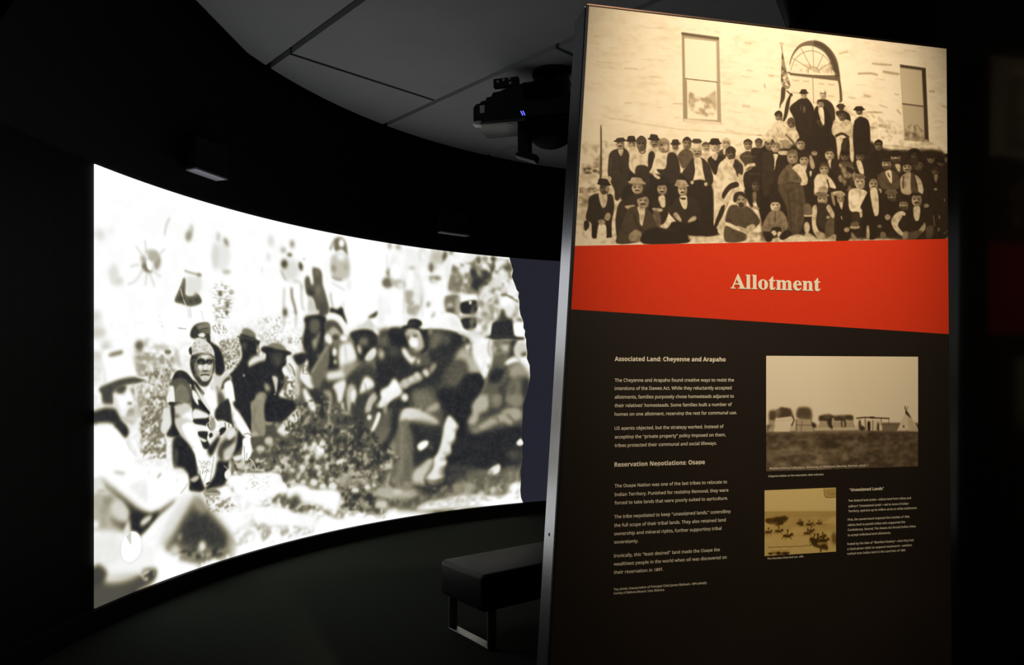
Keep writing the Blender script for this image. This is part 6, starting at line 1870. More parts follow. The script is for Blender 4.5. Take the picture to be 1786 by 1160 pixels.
P 88 6 90|1653 775 1650 779 1644 780 1638 779 1636 776 1638 773 1644 772 1650 773
P 123 6 70|1641 791 1639 793 1633 794 1628 793 1626 792 1628 790 1633 789 1639 789
S 108 5 80 21|1623 800 1643 799
P 133 11 65|1665 787 1662 807 1655 816 1648 808 1645 788 1648 768 1655 759 1662 767
P 143 10 60|1651 811 1646 816 1633 819 1619 818 1614 813 1619 808 1633 805 1646 806
P 110 6 100|1672 752 1659 759 1631 761 1604 757 1593 750 1606 743 1634 741 1661 745
P 116 6 100|1603 750 1604 738 1613 735 1648 736 1658 740 1662 752
S 96 5 80 14|1603 748 1662 750
P 228 11 100|1562 844 1587 818 1629 815 1678 831 1657 875 1636 913 1650 937 1608 945 1569 929
S 160 10 50 26|1636 827 1629 889
P 195 10 100|1657 955 1652 965 1640 970 1628 967 1623 956 1628 946 1640 941 1652 945
P 50 12 100|1587 946 1629 944 1629 999 1594 994
P 171 6 100|1745 787 1737 810 1718 821 1698 813 1690 790 1698 767 1718 757 1737 765
P 126 13 60|1743 773 1736 783 1718 788 1699 785 1692 776 1699 766 1718 761 1736 764
P 187 9 70|1721 793 1718 800 1712 804 1705 801 1702 794 1705 786 1712 782 1718 785
P 181 8 70|1723 788 1722 795 1720 798 1717 795 1716 788 1717 781 1720 779 1722 781
P 66 6 90|1714 785 1712 787 1707 789 1701 788 1699 785 1701 783 1707 781 1712 782
P 66 6 90|1735 783 1733 786 1728 788 1723 787 1721 784 1723 781 1728 780 1733 781
P 101 6 70|1725 797 1723 799 1718 800 1713 799 1712 798 1713 796 1718 795 1723 796
S 86 5 80 19|1709 805 1727 804
P 111 11 65|1746 794 1743 812 1737 820 1731 813 1728 795 1731 776 1737 769 1743 776
P 121 10 60|1734 815 1729 820 1718 822 1706 821 1701 817 1706 812 1718 810 1729 811
S 58 6 95 34|1705 804 1718 800 1730 803
P 120 8 100|1696 775 1707 759 1735 760 1741 778 1718 767
P 38 13 100|1664 862 1700 824 1757 820 1764 931 1757 1042 1707 1087 1650 1035 1650 937
P 206 10 100|1696 818 1742 815 1751 932 1735 957 1718 939
S 160 8 50 20|1725 835 1732 908
P 135 6 100|1860 846 1852 864 1832 872 1813 866 1805 849 1813 831 1832 822 1852 829
P 90 13 60|1858 835 1851 842 1832 846 1814 844 1806 837 1814 830 1832 826 1851 828
P 151 9 70|1835 850 1833 856 1826 859 1819 857 1817 851 1819 845 1826 842 1833 844
P 145 8 70|1838 846 1837 852 1834 854 1832 852 1831 847 1832 841 1834 839 1837 841
P 30 6 90|1829 844 1826 846 1821 847 1816 847 1814 845 1816 842 1821 841 1826 842
P 30 6 90|1850 843 1848 845 1843 846 1837 845 1835 844 1837 841 1843 840 1848 841
P 65 6 70|1839 853 1837 855 1833 856 1828 855 1826 854 1828 853 1833 852 1837 852
S 50 5 80 15|1824 860 1841 859
P 75 11 65|1861 851 1858 865 1852 871 1846 865 1843 851 1846 837 1852 831 1858 837
P 85 10 60|1849 867 1844 871 1832 873 1820 872 1816 869 1820 865 1832 863 1844 864
P 60 10 90|1810 856 1832 857 1854 853 1843 876 1821 877
P 95 6 100|1870 823 1859 834 1830 839 1801 837 1790 828 1801 817 1830 812 1859 814
P 101 6 100|1798 827 1801 814 1811 809 1849 807 1859 811 1862 824
S 81 5 80 15|1798 825 1862 821
P 40 15 100|1771 869 1814 867 1865 889 1850 964 1807 1052 1764 1030
P 150 10 100|1826 959 1820 970 1807 976 1794 972 1788 961 1794 949 1807 944 1820 948
P 171 6 100|1434 884 1425 907 1403 917 1382 909 1373 887 1382 865 1403 854 1425 862
P 126 12 60|1432 870 1424 880 1403 885 1383 882 1374 873 1383 863 1403 858 1424 861
P 187 9 70|1407 889 1404 897 1396 901 1389 898 1386 890 1389 883 1396 879 1404 882
P 181 7 70|1409 885 1408 891 1406 894 1403 892 1402 885 1403 878 1406 876 1408 878
P 66 6 90|1399 882 1397 884 1391 886 1385 885 1383 882 1385 880 1391 878 1397 879
P 66 6 90|1423 880 1421 883 1415 884 1409 884 1406 881 1409 878 1415 877 1421 878
P 101 6 70|1411 894 1409 895 1404 896 1399 896 1396 895 1399 893 1404 892 1409 892
S 86 5 80 18|1394 902 1413 901
P 111 11 65|1435 890 1432 908 1425 916 1418 909 1415 891 1418 873 1425 866 1432 873
P 121 10 60|1421 911 1416 916 1403 919 1390 917 1385 913 1390 909 1403 906 1416 907
P 120 6 100|1449 862 1434 869 1399 871 1364 868 1351 861 1365 855 1400 852 1435 855
P 126 6 100|1365 862 1367 851 1378 847 1419 847 1430 851 1434 862
S 106 5 80 12|1365 859 1434 860
P 55 12 100|1365 915 1427 906 1469 946 1455 1007 1427 1045 1372 1011
P 205 11 100|1342 940 1365 915 1372 951 1365 1011 1386 1058 1413 1075 1386 1095 1345 1048
P 190 11 100|1427 924 1448 911 1482 969 1469 988 1441 953
P 90 15 100|1427 1008 1482 981 1479 1066 1427 1093
P 170 10 100|1450 977 1446 983 1437 986 1429 984 1425 978 1429 972 1437 969 1446 971
P 171 6 100|1536 876 1529 893 1514 901 1498 895 1492 878 1498 860 1514 852 1529 859
P 126 12 60|1535 865 1528 872 1514 876 1499 874 1493 867 1499 859 1514 856 1528 858
P 187 9 70|1516 879 1514 885 1509 888 1503 886 1501 880 1503 874 1509 872 1514 874
P 181 7 70|1518 876 1517 881 1515 883 1513 881 1513 876 1513 871 1515 869 1517 871
P 66 6 90|1511 873 1509 876 1505 877 1501 876 1499 874 1501 872 1505 871 1509 872
P 66 6 90|1528 873 1526 875 1522 876 1518 875 1516 873 1518 871 1522 870 1526 871
P 101 6 70|1519 883 1518 884 1514 885 1510 885 1509 884 1510 882 1514 882 1518 882
S 86 5 80 14|1507 889 1521 888
P 111 11 65|1537 880 1535 894 1530 900 1525 895 1522 881 1525 867 1530 861 1535 867
P 121 10 60|1527 897 1523 900 1514 902 1504 901 1500 898 1504 894 1514 893 1523 893
P 150 6 100|1546 854 1536 859 1511 862 1487 862 1477 858 1487 852 1511 849 1536 849
P 156 6 100|1484 857 1486 846 1495 842 1528 840 1537 843 1539 854
S 136 5 80 12|1484 855 1539 852
P 40 12 100|1482 921 1517 907 1566 929 1580 1001 1566 1093 1482 1097
P 205 9 100|1505 895 1527 894 1524 931 1514 925
S 160 7 100 33|1517 968 1524 986
P 165 10 100|1569 1038 1564 1048 1552 1052 1540 1049 1535 1040 1540 1030 1552 1026 1564 1029
P 195 12 100|1573 1020 1629 1017 1622 1030 1580 1032
P 130 12 70|1580 1001 1622 993 1622 1018 1580 1019
P 166 6 100|1936 885 1928 905 1908 914 1889 907 1880 888 1889 868 1908 859 1928 866
P 121 13 60|1935 873 1927 881 1908 886 1890 883 1882 876 1890 867 1908 863 1927 865
P 182 9 70|1911 890 1909 896 1902 899 1895 897 1893 891 1895 884 1902 881 1909 883
P 176 8 70|1914 886 1913 891 1910 894 1908 892 1907 886 1908 880 1910 878 1913 880
P 61 6 90|1905 883 1902 885 1897 886 1892 886 1890 884 1892 881 1897 880 1902 881
P 61 6 90|1926 882 1924 884 1919 885 1913 885 1911 882 1913 880 1919 879 1924 879
P 96 6 70|1915 893 1913 895 1909 896 1904 895 1902 894 1904 893 1909 892 1913 892
S 81 5 80 16|1900 901 1918 900
P 106 11 65|1937 890 1934 906 1928 913 1922 907 1919 891 1922 876 1928 869 1934 875
P 116 10 60|1925 909 1920 913 1908 915 1896 914 1892 911 1896 906 1908 904 1920 905
P 60 10 90|1886 896 1908 897 1930 894 1919 919 1897 920
P 50 6 100|1879 887 1882 866 1908 852 1935 863 1937 884 1928 872 1908 870 1889 874
P 205 11 100|1829 977 1865 932 1908 924 1894 962 1872 1000 1901 1036 1923 1047 1901 1061 1850 1026
P 200 8 100|1921 937 1918 944 1910 947 1903 945 1900 938 1903 931 1910 927 1918 930
P 166 6 100|2025 855 2015 881 1992 892 1969 883 1960 859 1969 834 1992 822 2015 831
P 121 13 60|2023 840 2014 851 1992 856 1970 853 1961 843 1970 832 1992 827 2014 830
P 182 9 70|1996 861 1993 870 1985 874 1977 870 1974 862 1977 854 1985 850 1993 853
P 176 8 70|1999 856 1998 864 1995 867 1992 864 1991 856 1992 849 1995 846 1998 849
P 61 6 90|1988 852 1985 856 1979 857 1973 856 1970 853 1973 850 1979 849 1985 850
P 61 6 90|2013 851 2011 854 2005 856 1998 855 1996 852 1998 849 2005 847 2011 848
P 96 6 70|2001 866 1998 868 1993 869 1987 869 1985 867 1987 865 1993 864 1998 864
S 81 5 80 21|1982 875 2003 874
P 106 12 65|2026 862 2023 882 2016 891 2008 883 2005 863 2008 843 2016 835 2023 843
P 116 10 60|2012 886 2006 891 1992 894 1978 892 1973 888 1978 883 1992 880 2006 881
S 58 6 95 38|1977 874 1992 870 2007 872
P 45 6 100|2027 824 2016 829 1990 833 1964 832 1953 828 1964 823 1990 819 2016 820
P 51 6 100|1961 828 1963 820 1972 817 2008 815 2017 817 2019 824
S 31 5 80 9|1961 826 2019 823
P 44 13 100|1945 916 1981 895 2040 898 2055 979 2011 1031 1937 1022
P 200 10 100|1974 895 2014 893 2007 962 1985 970 1972 939
P 160 12 100|2025 999 2047 979 2047 1017 2011 1044 1974 1070 1967 1070
P 85 15 100|1923 1041 2025 1024 1981 1073 1901 1076
P 80 13 100|2055 1004 2099 996 2092 1059 2055 1060
S 150 10 60 31|2099 933 2110 995
P 140 10 100|2073 884 2067 892 2055 896 2042 894 2037 886 2042 878 2055 874 2067 876
P 140 13 100|1908 1036 1937 1034 1930 1072 1901 1073
P 120 13 100|2211 763 2209 773 2204 778 2199 774 2196 764 2199 754 2204 750 2209 753
P 120 13 100|2146 943 2144 951 2140 955 2136 952 2134 944 2136 936 2140 932 2144 936
P 120 13 100|2142 1013 2141 1021 2136 1024 2132 1021 2130 1013 2132 1005 2136 1002 2141 1005
P 120 13 100|2210 934 2208 942 2204 945 2200 942 2198 934 2200 926 2204 923 2208 926
P 120 13 100|2178 847 2177 853 2174 856 2171 853 2169 848 2171 842 2174 839 2177 841
S 120 10 70 21|2166 1037 2204 1010
P 120 13 100|1771 1011 1767 1017 1757 1020 1747 1018 1742 1012 1747 1006 1757 1003 1767 1005
P 185 12 100|1675 1021 1689 1014 1693 1076 1675 1076
P 150 13 70|1764 1042 1793 1047 1793 1078 1764 1073
P 199 6 100|1154 932 1145 955 1124 965 1103 957 1095 935 1103 912 1124 901 1145 910
P 154 12 60|1152 917 1144 927 1124 932 1104 930 1096 920 1104 911 1124 905 1144 908
P 215 8 70|1128 937 1125 945 1118 948 1111 946 1108 938 1111 930 1118 927 1125 929
P 209 7 70|1130 932 1129 939 1127 942 1124 940 1123 933 1124 926 1127 923 1129 926
P 94 6 90|1120 929 1118 932 1112 933 1107 933 1104 930 1107 927 1112 926 1118 927
P 94 6 90|1144 928 1141 931 1136 932 1130 931 1128 929 1130 926 1136 924 1141 925
P 129 6 70|1132 942 1130 943 1125 944 1120 944 1118 942 1120 941 1125 940 1130 940
S 114 5 80 19|1115 950 1134 949
P 139 11 65|1155 938 1152 957 1146 964 1139 957 1136 939 1139 921 1146 913 1152 920
P 149 10 60|1142 960 1137 965 1124 967 1112 966 1107 962 1112 957 1124 954 1137 955
P 45 6 100|1093 933 1096 909 1124 893 1152 906 1155 930 1145 916 1124 914 1104 918
P 130 12 100|1063 1008 1096 964 1123 957 1163 961 1193 1001 1196 1049 1163 1074 1156 1045 1110 1047 1090 1071 1050 1061
S 75 12 70 44|1123 963 1123 1022
S 80 12 60 31|1087 1001 1090 1048
P 205 10 100|1132 1076 1128 1086 1116 1090 1105 1087 1100 1077 1105 1067 1116 1062 1128 1066
P 205 10 100|1164 1080 1160 1090 1150 1095 1139 1091 1135 1081 1139 1071 1150 1066 1160 1070
P 45 12 100|1063 1073 1110 1082 1103 1118 1070 1120
P 45 12 100|1156 1080 1196 1055 1223 1078 1176 1109 1150 1104
P 215 12 100|1176 1109 1250 1076 1291 1087 1345 1096 1365 1104 1183 1118
P 200 12 80|1304 1062 1345 1078 1372 1104 1304 1107
P 200 12 100|1110 1106 1150 1104 1143 1121 1110 1123
P 200 12 100|1329 1037 1323 1058 1311 1068 1298 1059 1293 1039 1298 1017 1311 1008 1323 1016
P 205 8 100|1297 972 1338 970 1338 979 1297 981
P 120 12 80|1297 918 1331 917 1345 964 1297 972
P 185 12 80|1427 1093 1482 1066 1482 1100 1434 1102
P 150 12 80|1580 1050 1615 1085 1587 1095
P 165 12 90|1365 1059 1413 1063 1420 1093 1386 1095
T 22 10 30 84 25 60 252 75|65 669 1017 601 1286 370 1706 381 2203 579 2203 1073 65 1175
""")
MID_BOX = (0.5135, 1.003, 1.2322, 1.5492)
MID = canvas(489, 316, 200, """
L 242 52 100|-19 -26 1006 -33 1006 393 -19 377
P 224 397 70|426 -29 1006 -33 1006 393 502 385
L 92 26 100|-19 417 426 420 1006 420 1006 695 -19 662
L 105 20 100|735 376 1006 382 1006 427 735 422
L 120 26 70|3 413 657 416 657 441 3 424
T 62 26 75 739 50 50 301 322|-19 429 1006 434 1006 681 -19 649
T 140 26 70 544 40 50 302 287|3 455 657 468 579 641 3 624
T 160 26 60 253 30 40 303 111|54 508 579 520 502 612 54 612
T 45 19 55 295 25 40 304 154|-19 429 1006 434 1006 640 -19 610
L 80 187 50|688 455 1006 448 1006 654 688 644
T 70 20 95 159 75 40 305 227|17 299 54 306 90 280 149 291 164 327 152 353 24 364
P 80 37 85|17 306 54 300 54 352 21 358
P 70 38 55|54 296 149 291 156 340 54 339
P 58 38 85|193 291 230 282 275 292 284 342 260 355 189 341
T 130 25 60 143 35 40 306 254|193 281 282 282 282 355 193 354
L 168 19 100|17 351 57 352 46 414 10 390
L 228 15 100|57 342 160 332 145 417 46 415
S 165 13 40 17|57 358 156 353
L 175 15 100|182 348 279 355 294 418 178 416
S 80 10 100 21|186 350 186 416
S 95 10 80 21|182 380 290 385
S 95 10 100 18|279 348 297 418
S 70 15 90 49|160 327 171 353 156 386
P 45 26 100|282 368 305 375 311 395 290 395
T 60 19 80 140 50 30 307 125|3 377 54 378 54 414 3 413
S 70 13 35 35|223 354 215 417
P 100 26 100|331 333 395 323 426 337 487 330 544 335 544 364 487 358 380 363 331 362
T 55 19 80 147 40 30 308 128|331 329 544 332 544 365 331 362
L 170 19 100|335 364 544 365 556 402 320 399
P 60 19 100|380 356 403 347 418 370 411 403 388 390
P 180 13 100|414 344 426 357 418 390 409 377
S 60 16 100 50|456 344 494 365 494 398
S 70 16 100 43|471 358 475 398
S 60 9 100 18|411 390 411 413
S 90 10 60 18|544 365 556 406
S 62 11 100 36|567 349 625 345 680 348 786 353
S 60 11 100 51|657 345 688 347
L 205 16 100|614 360 727 361 723 419 657 418 618 387
S 70 9 100 22|625 346 629 414
S 70 9 100 18|731 348 731 416
S 85 9 100 18|782 354 782 396
S 70 9 100 18|676 361 676 418
P 42 13 100|641 374 657 370 658 418 643 417
P 60 20 100|707 375 719 388 719 419 703 418
P 215 13 100|719 388 735 395 739 417 721 417
P 70 20 100|583 366 594 359 602 393 618 414 587 414
P 60 20 100|602 393 622 400 622 415 598 415
L 120 27 80|739 395 838 390 834 424 739 422
L 212 13 100|895 313 905 309 983 420 978 430 834 426
L 170 27 60|905 323 983 420 978 430 917 429
P 55 13 100|895 309 909 319 932 354 917 344 893 326
S 70 8 100 22|898 313 890 282
S 70 8 100 18|900 313 908 285
S 75 8 100 15|893 309 885 289
P 80 13 100|886 400 885 406 881 409 877 406 875 400 877 394 881 392 885 395
S 60 11 80 30|970 392 983 421
S 190 7 50 15|858 397 901 336
T 150 13 40 166 30 60 310 72|-19 417 1006 422 1006 681 -19 649
T 48 13 35 129 25 60 311 67|-19 417 1006 422 1006 681 -19 649
""")
LOW_BOX = (0.5085, 0.732, 1.0008, 1.1805)
LOW = canvas(223, 179, 205, """
L 232 76 100|0 -19 463 -3 463 141 0 122
L 150 19 100|0 116 463 133 463 141 0 125
L 175 19 100|0 125 463 140 463 170 0 153
L 206 38 100|0 150 463 165 463 378 0 352
T 165 25 70 539 45 50 321 190|0 127 463 141 463 274 0 251
T 200 25 60 713 50 50 322 316|44 219 274 230 274 310 44 298
S 55 8 100 21|370 2 373 34 379 47 394 53 453 52
L 172 13 100|375 4 453 1 453 49 394 50 379 43
T 130 10 60 183 30 30 323 48|384 12 444 14 444 43 391 41
T 40 18 95 247 65 40 324 220|6 156 126 144 152 156 126 178 76 198 31 185 6 172
P 50 25 80|6 156 69 156 76 176 44 185 13 173
T 45 15 95 197 65 35 325 174|190 147 229 160 242 206 216 205 190 170
T 50 15 90 198 60 35 326 175|261 173 306 169 313 209 261 207
T 55 15 85 200 60 35 327 176|326 176 352 177 358 206 332 205
T 90 18 70 219 45 35 328 192|358 200 404 202 398 236 365 235
P 38 12 92|2 227 11 222 30 225 41 217 48 223 41 230 31 236 11 234
S 38 10 100 20|22 223 24 212 25 208
P 38 9 100|29 207 27 209 25 210 22 209 21 206 22 204 25 203 27 204
S 38 10 85 13|8 230 -2 240
S 38 10 85 13|31 232 43 244
S 38 10 80 11|17 232 14 244
S 38 10 80 11|43 225 51 232
P 180 12 40|33 238 30 239 21 239 12 238 9 237 12 236 21 236 30 237
P 38 13 92|63 225 72 219 94 222 107 214 115 220 107 228 96 234 72 232
S 38 10 100 23|85 220 87 208 88 203
P 38 9 100|93 201 91 204 88 206 85 204 84 201 85 198 88 197 91 198
S 38 10 85 15|69 228 57 239
S 38 10 85 15|96 230 109 244
S 38 10 80 13|80 231 75 244
S 38 10 80 13|109 222 119 231
P 180 13 40|98 237 94 238 84 239 74 237 70 236 74 235 84 235 94 236
P 38 13 92|111 253 123 246 150 249 166 239 177 247 166 257 152 265 123 262
S 38 10 100 28|139 248 142 232 143 226
P 38 9 100|148 224 147 228 143 229 139 228 138 224 139 220 143 219 147 220
S 38 10 85 19|119 257 104 271
S 38 10 85 19|152 260 169 276
S 38 10 80 16|132 260 127 277
S 38 10 80 16|169 250 181 260
P 180 13 40|155 269 150 270 138 270 125 269 120 267 125 265 138 265 150 267
P 38 13 92|241 245 251 239 273 242 286 234 295 240 286 248 275 254 251 252
S 38 10 100 23|264 240 266 228 267 223
P 38 9 100|272 221 271 224 267 225 264 224 263 221 264 218 267 217 271 218
S 38 10 85 15|248 248 236 259
S 38 10 85 16|275 251 288 264
S 38 10 80 13|259 251 254 264
S 38 10 80 13|288 243 298 251
P 180 13 40|277 258 273 259 263 259 253 258 249 256 253 255 263 255 273 256
P 38 13 92|268 232 276 227 294 229 305 222 312 227 305 234 296 240 276 238
S 38 10 100 19|287 228 289 218 289 214
P 38 9 100|293 212 292 215 289 216 287 214 286 212 287 209 289 208 292 210
S 38 10 85 13|273 234 263 244
S 38 10 85 13|296 236 307 247
S 38 10 80 11|282 236 279 247
S 38 10 80 11|307 230 315 236
P 180 13 40|298 242 294 243 286 243 278 242 274 241 278 240 286 240 294 241
P 38 13 92|255 197 263 192 281 194 292 187 299 193 292 199 283 205 263 203
S 38 10 100 19|274 193 276 183 277 179
P 38 9 100|280 177 279 180 277 181 274 180 273 177 274 174 277 173 279 175
S 38 10 85 13|260 200 250 209
S 38 10 85 13|283 201 294 212
S 38 10 80 11|269 202 266 213
S 38 10 80 11|294 195 302 201
P 180 13 40|285 207 281 208 273 208 265 207 261 206 265 205 273 205 281 206
P 38 13 92|197 188 205 183 223 186 234 179 241 184 234 191 225 196 205 194
S 38 10 100 19|216 185 218 174 219 170
P 38 9 100|222 169 221 171 219 172 216 171 215 169 216 166 219 165 221 166
S 38 10 85 13|202 191 192 200
S 38 10 85 13|225 193 236 204
S 38 10 80 11|211 193 208 204
S 38 10 80 11|236 186 244 193
P 180 13 40|227 199 223 200 215 200 207 199 203 198 207 197 215 197 223 197
P 38 13 92|104 164 111 160 126 162 135 156 141 160 135 166 128 171 111 169
S 38 10 100 16|120 161 121 152 122 149
P 38 9 100|125 147 124 150 122 150 120 149 119 147 120 145 122 144 124 145
S 38 10 85 11|109 166 100 174
S 38 10 85 11|128 168 137 177
S 38 10 80 9|116 168 113 177
S 38 10 80 9|137 162 144 168
P 180 13 40|129 173 126 174 119 174 112 173 109 172 112 171 119 171 126 172
P 38 13 92|51 168 59 162 76 165 87 158 94 163 87 170 78 175 59 174
S 38 10 100 19|69 164 71 154 72 150
P 38 9 100|75 148 74 151 72 152 69 150 68 148 69 145 72 144 74 146
S 38 10 85 13|56 170 46 179
S 38 10 85 13|78 172 89 183
S 38 10 80 10|65 172 61 183
S 38 10 80 10|89 165 97 172
P 180 13 40|80 178 77 179 68 179 60 178 57 177 60 176 68 176 77 176
P 38 13 92|83 186 89 182 103 184 112 178 117 182 112 188 105 192 89 190
S 38 10 100 15|98 183 99 175 100 172
P 38 9 100|103 170 102 172 100 173 98 172 97 170 98 168 100 168 102 168
S 38 10 85 10|87 188 80 195
S 38 10 85 10|105 189 113 198
S 38 10 80 8|94 189 91 198
S 38 10 80 8|113 184 119 189
P 180 13 40|106 194 103 194 97 194 91 194 88 193 91 192 97 192 103 193
P 38 13 92|319 194 326 189 342 192 351 186 357 190 351 196 343 201 326 199
S 38 10 100 17|335 191 337 182 338 178
P 38 9 100|341 177 340 179 338 180 336 179 335 177 336 175 338 174 340 175
S 38 10 85 11|324 196 315 204
S 38 10 85 11|343 198 353 207
S 38 10 80 9|332 198 328 207
S 38 10 80 9|353 192 360 198
P 180 13 40|345 203 342 204 335 204 327 203 325 202 327 201 335 201 342 202
P 38 13 92|289 294 305 284 340 289 361 276 375 286 361 300 343 309 305 306
S 38 10 100 37|326 287 329 267 331 259
P 38 9 100|338 257 336 261 331 263 326 261 324 256 326 251 331 249 336 252
S 38 10 85 25|299 299 280 317
S 38 10 85 25|343 303 364 325
S 38 10 80 21|317 303 310 325
S 38 10 80 21|364 290 380 304
P 180 13 40|347 314 340 316 324 316 308 314 301 312 308 310 324 310 340 312
P 38 13 92|279 284 291 277 317 281 332 271 343 278 332 288 319 296 291 293
S 38 10 100 27|306 279 309 264 310 259
P 38 9 100|315 256 314 260 310 261 306 260 305 256 306 252 310 251 314 253
S 38 10 85 18|287 288 273 301
S 38 10 85 18|319 291 335 307
S 38 10 80 15|300 291 295 307
S 38 10 80 15|335 282 347 291
P 180 13 40|322 299 317 301 305 301 293 299 288 297 293 296 305 296 317 297
P 38 13 92|335 290 348 282 376 286 394 276 405 284 394 295 379 303 348 300
S 38 10 100 30|365 284 368 268 369 262
P 38 9 100|375 260 373 264 369 265 365 263 363 259 365 255 369 254 373 255
S 38 10 85 20|343 295 328 309
S 38 10 85 20|379 298 396 315
S 38 10 80 17|358 298 352 315
S 38 10 80 17|396 287 409 298
P 180 13 40|382 307 377 308 363 308 350 307 345 305 350 303 363 303 377 305
P 38 13 92|336 270 346 264 367 267 379 259 388 265 379 273 369 279 346 277
S 38 10 100 22|358 265 360 253 361 249
P 38 9 100|366 247 364 250 361 251 358 250 357 247 358 244 361 243 364 244
S 38 10 85 15|343 273 331 283
S 38 10 85 15|369 275 381 288
S 38 10 80 12|353 275 349 288
S 38 10 80 12|381 267 391 275
P 180 13 40|371 282 367 283 357 283 348 282 344 280 348 279 357 279 367 280
P 36 19 90|277 276 300 269 326 290 378 310 394 328 388 345 352 337 300 318 287 294
P 185 13 70|326 302 358 301 365 312 339 317
S 40 13 100 43|352 326 348 355
S 40 13 100 37|384 328 391 345
P 95 32 100|417 266 440 250 447 308 424 307
T 110 19 70 257 40 40 329 225|391 294 463 297 463 332 391 328
T 28 13 90 247 45 30 330 154|19 339 158 344 145 358 25 354
P 30 13 100|96 347 93 354 85 356 77 353 74 346 77 340 85 338 93 341
P 35 13 100|140 350 136 354 126 356 116 353 112 348 116 344 126 342 136 345
P 35 12 100|46 348 43 352 35 353 27 351 23 347 27 343 35 342 43 344
S 85 6 75 12|19 313 69 313 126 314 184 315 235 315 280 314
S 85 8 55 18|22 315 28 309 38 316 47 309 60 315 76 310 101 316 126 312 158 317 190 313 216 319 248 314 280 316
S 85 8 55 15|38 335 53 330 72 336 95 332 120 336 152 331
""")
TEXT = [
('title_lettering', 0.056, [('SE', 'Allotment', 0.4059, 0.6825, 1.7312)]),
('heading_lettering', 0, [('SB', 'Associated Land: Cheyenne and Arapaho', 0.0734, 0.3909, 1.5332)]),
('heading_lettering', 0, [('SB', 'Reservation Negotiations: Osage', 0.0728, 0.3298, 1.2579)]),
('text_block', 0, [('SR', 'The Cheyenne and Arapaho found creative ways to resist the', 0.0734, 0.4157, 1.479), ('SR', 'intentions of the Dawes Act. While they reluctantly accepted', 0.0734, 0.4085, 1.4577), ('SR', 'allotments, families purposely chose homesteads adjacent to', 0.0734, 0.4153, 1.4352), ('SR', 'their relatives\u2019 homesteads. Some families built a number of', 0.0734, 0.4095, 1.413), ('SR', 'homes on one allotment, reserving the rest for communal use.', 0.0734, 0.4242, 1.3905)]),
('text_block', 0, [('SR', 'US agents objected, but the strategy worked. Instead of', 0.0734, 0.3852, 1.3538), ('SR', 'accepting the \u201cprivate property\u201d policy imposed on them,', 0.0734, 0.3909, 1.3313), ('SR', 'tribes protected their communal and social lifeways.', 0.0734, 0.3646, 1.3091)]),
('text_block', 0, [('SR', 'The Osage Nation was one of the last tribes to relocate to', 0.0731, 0.3951, 1.204), ('SR', 'Indian Territory. Punished for resisting Removal, they were', 0.0731, 0.3991, 1.1814), ('SR', 'forced to take lands that were poorly suited to agriculture.', 0.0731, 0.3975, 1.1598)]),
('text_block', 0, [('SR', 'The tribe negotiated to keep \u201cunassigned lands,\u201d controlling', 0.072, 0.405, 1.1237), ('SR', 'the full scope of their tribal lands. They also retained land', 0.072, 0.3911, 1.1012), ('SR', 'ownership and mineral rights, further supporting tribal', 0.072, 0.3785, 1.0793), ('SR', 'sovereignty.', 0.072, 0.1388, 1.0577)]),
('text_block', 0, [('SR', 'Ironically, this \u201cleast desired\u201d land made the Osage the', 0.0709, 0.3737, 1.022), ('SR', 'wealthiest people in the world when oil was discovered on', 0.0709, 0.3939, 1.0004), ('SR', 'their reservation in 1897.', 0.0709, 0.209, 0.9789)]),
('text_block', 0.0082, [('SR', 'Top photo: Inauguration of Principal Chief James Bigheart, 1894 (detail).', 0.0706, 0.3359, 0.9362), ('SR', 'Courtesy of Oklahoma Museum, Tulsa, Oklahoma.', 0.0706, 0.2132, 0.9258)]),
('heading_lettering', 0, [('SB', '\u201cUnassigned Lands\u201d', 0.7743, 0.8878, 1.1686)]),
('text_block', 0, [('SR', 'Two federal land grabs\u2014taking land from tribes and', 0.771, 0.9783, 1.1392), ('SR', 'calling it \u201cUnassigned Lands\u201d\u2014led to more of Indian', 0.771, 0.9697, 1.1235), ('SR', 'Territory, opening up its million acres to white settlement.', 0.771, 0.9989, 1.1099)]),
('text_block', 0, [('SR', 'First, the government imposed the treaties of 1866,', 0.7693, 0.9745, 1.0859), ('SR', 'taking land to punish tribes who supported the', 0.7693, 0.9589, 1.0709), ('SR', 'Confederacy. Second, The Dawes Act forced Indian tribes', 0.7693, 0.9947, 1.057), ('SR', 'to accept individual land allotments.', 0.7693, 0.9107, 1.0422)]),
('text_block', 0, [('SR', 'Fueled by the idea of \u201cManifest Destiny\u201d\u2014that they had', 0.768, 0.987, 1.0174), ('SR', 'a God-given right to expand westward\u2014settlers', 0.768, 0.9815, 1.0032), ('SR', 'rushed onto Indian land in the Land Run of 1889.', 0.768, 0.9607, 0.9899)]),
('text_block', 0, [('SR', 'Cheyenne lodges on the reservation, date unknown.', 0.5195, 0.6925, 1.2167)]),
('text_block', 0, [('SR', 'The Cherokee Strip land run, 1893.', 0.5164, 0.6293, 0.991)]),
('text_block', 0, [('SR', 'Western History Collections, University of Oklahoma Libraries, Norman, photo 1', 0.5226, 0.8352, 1.2374)])]
PROJ_LOC, PROJ_ROT = (-.287, 5.34, 3.38), math.radians(-15.2)


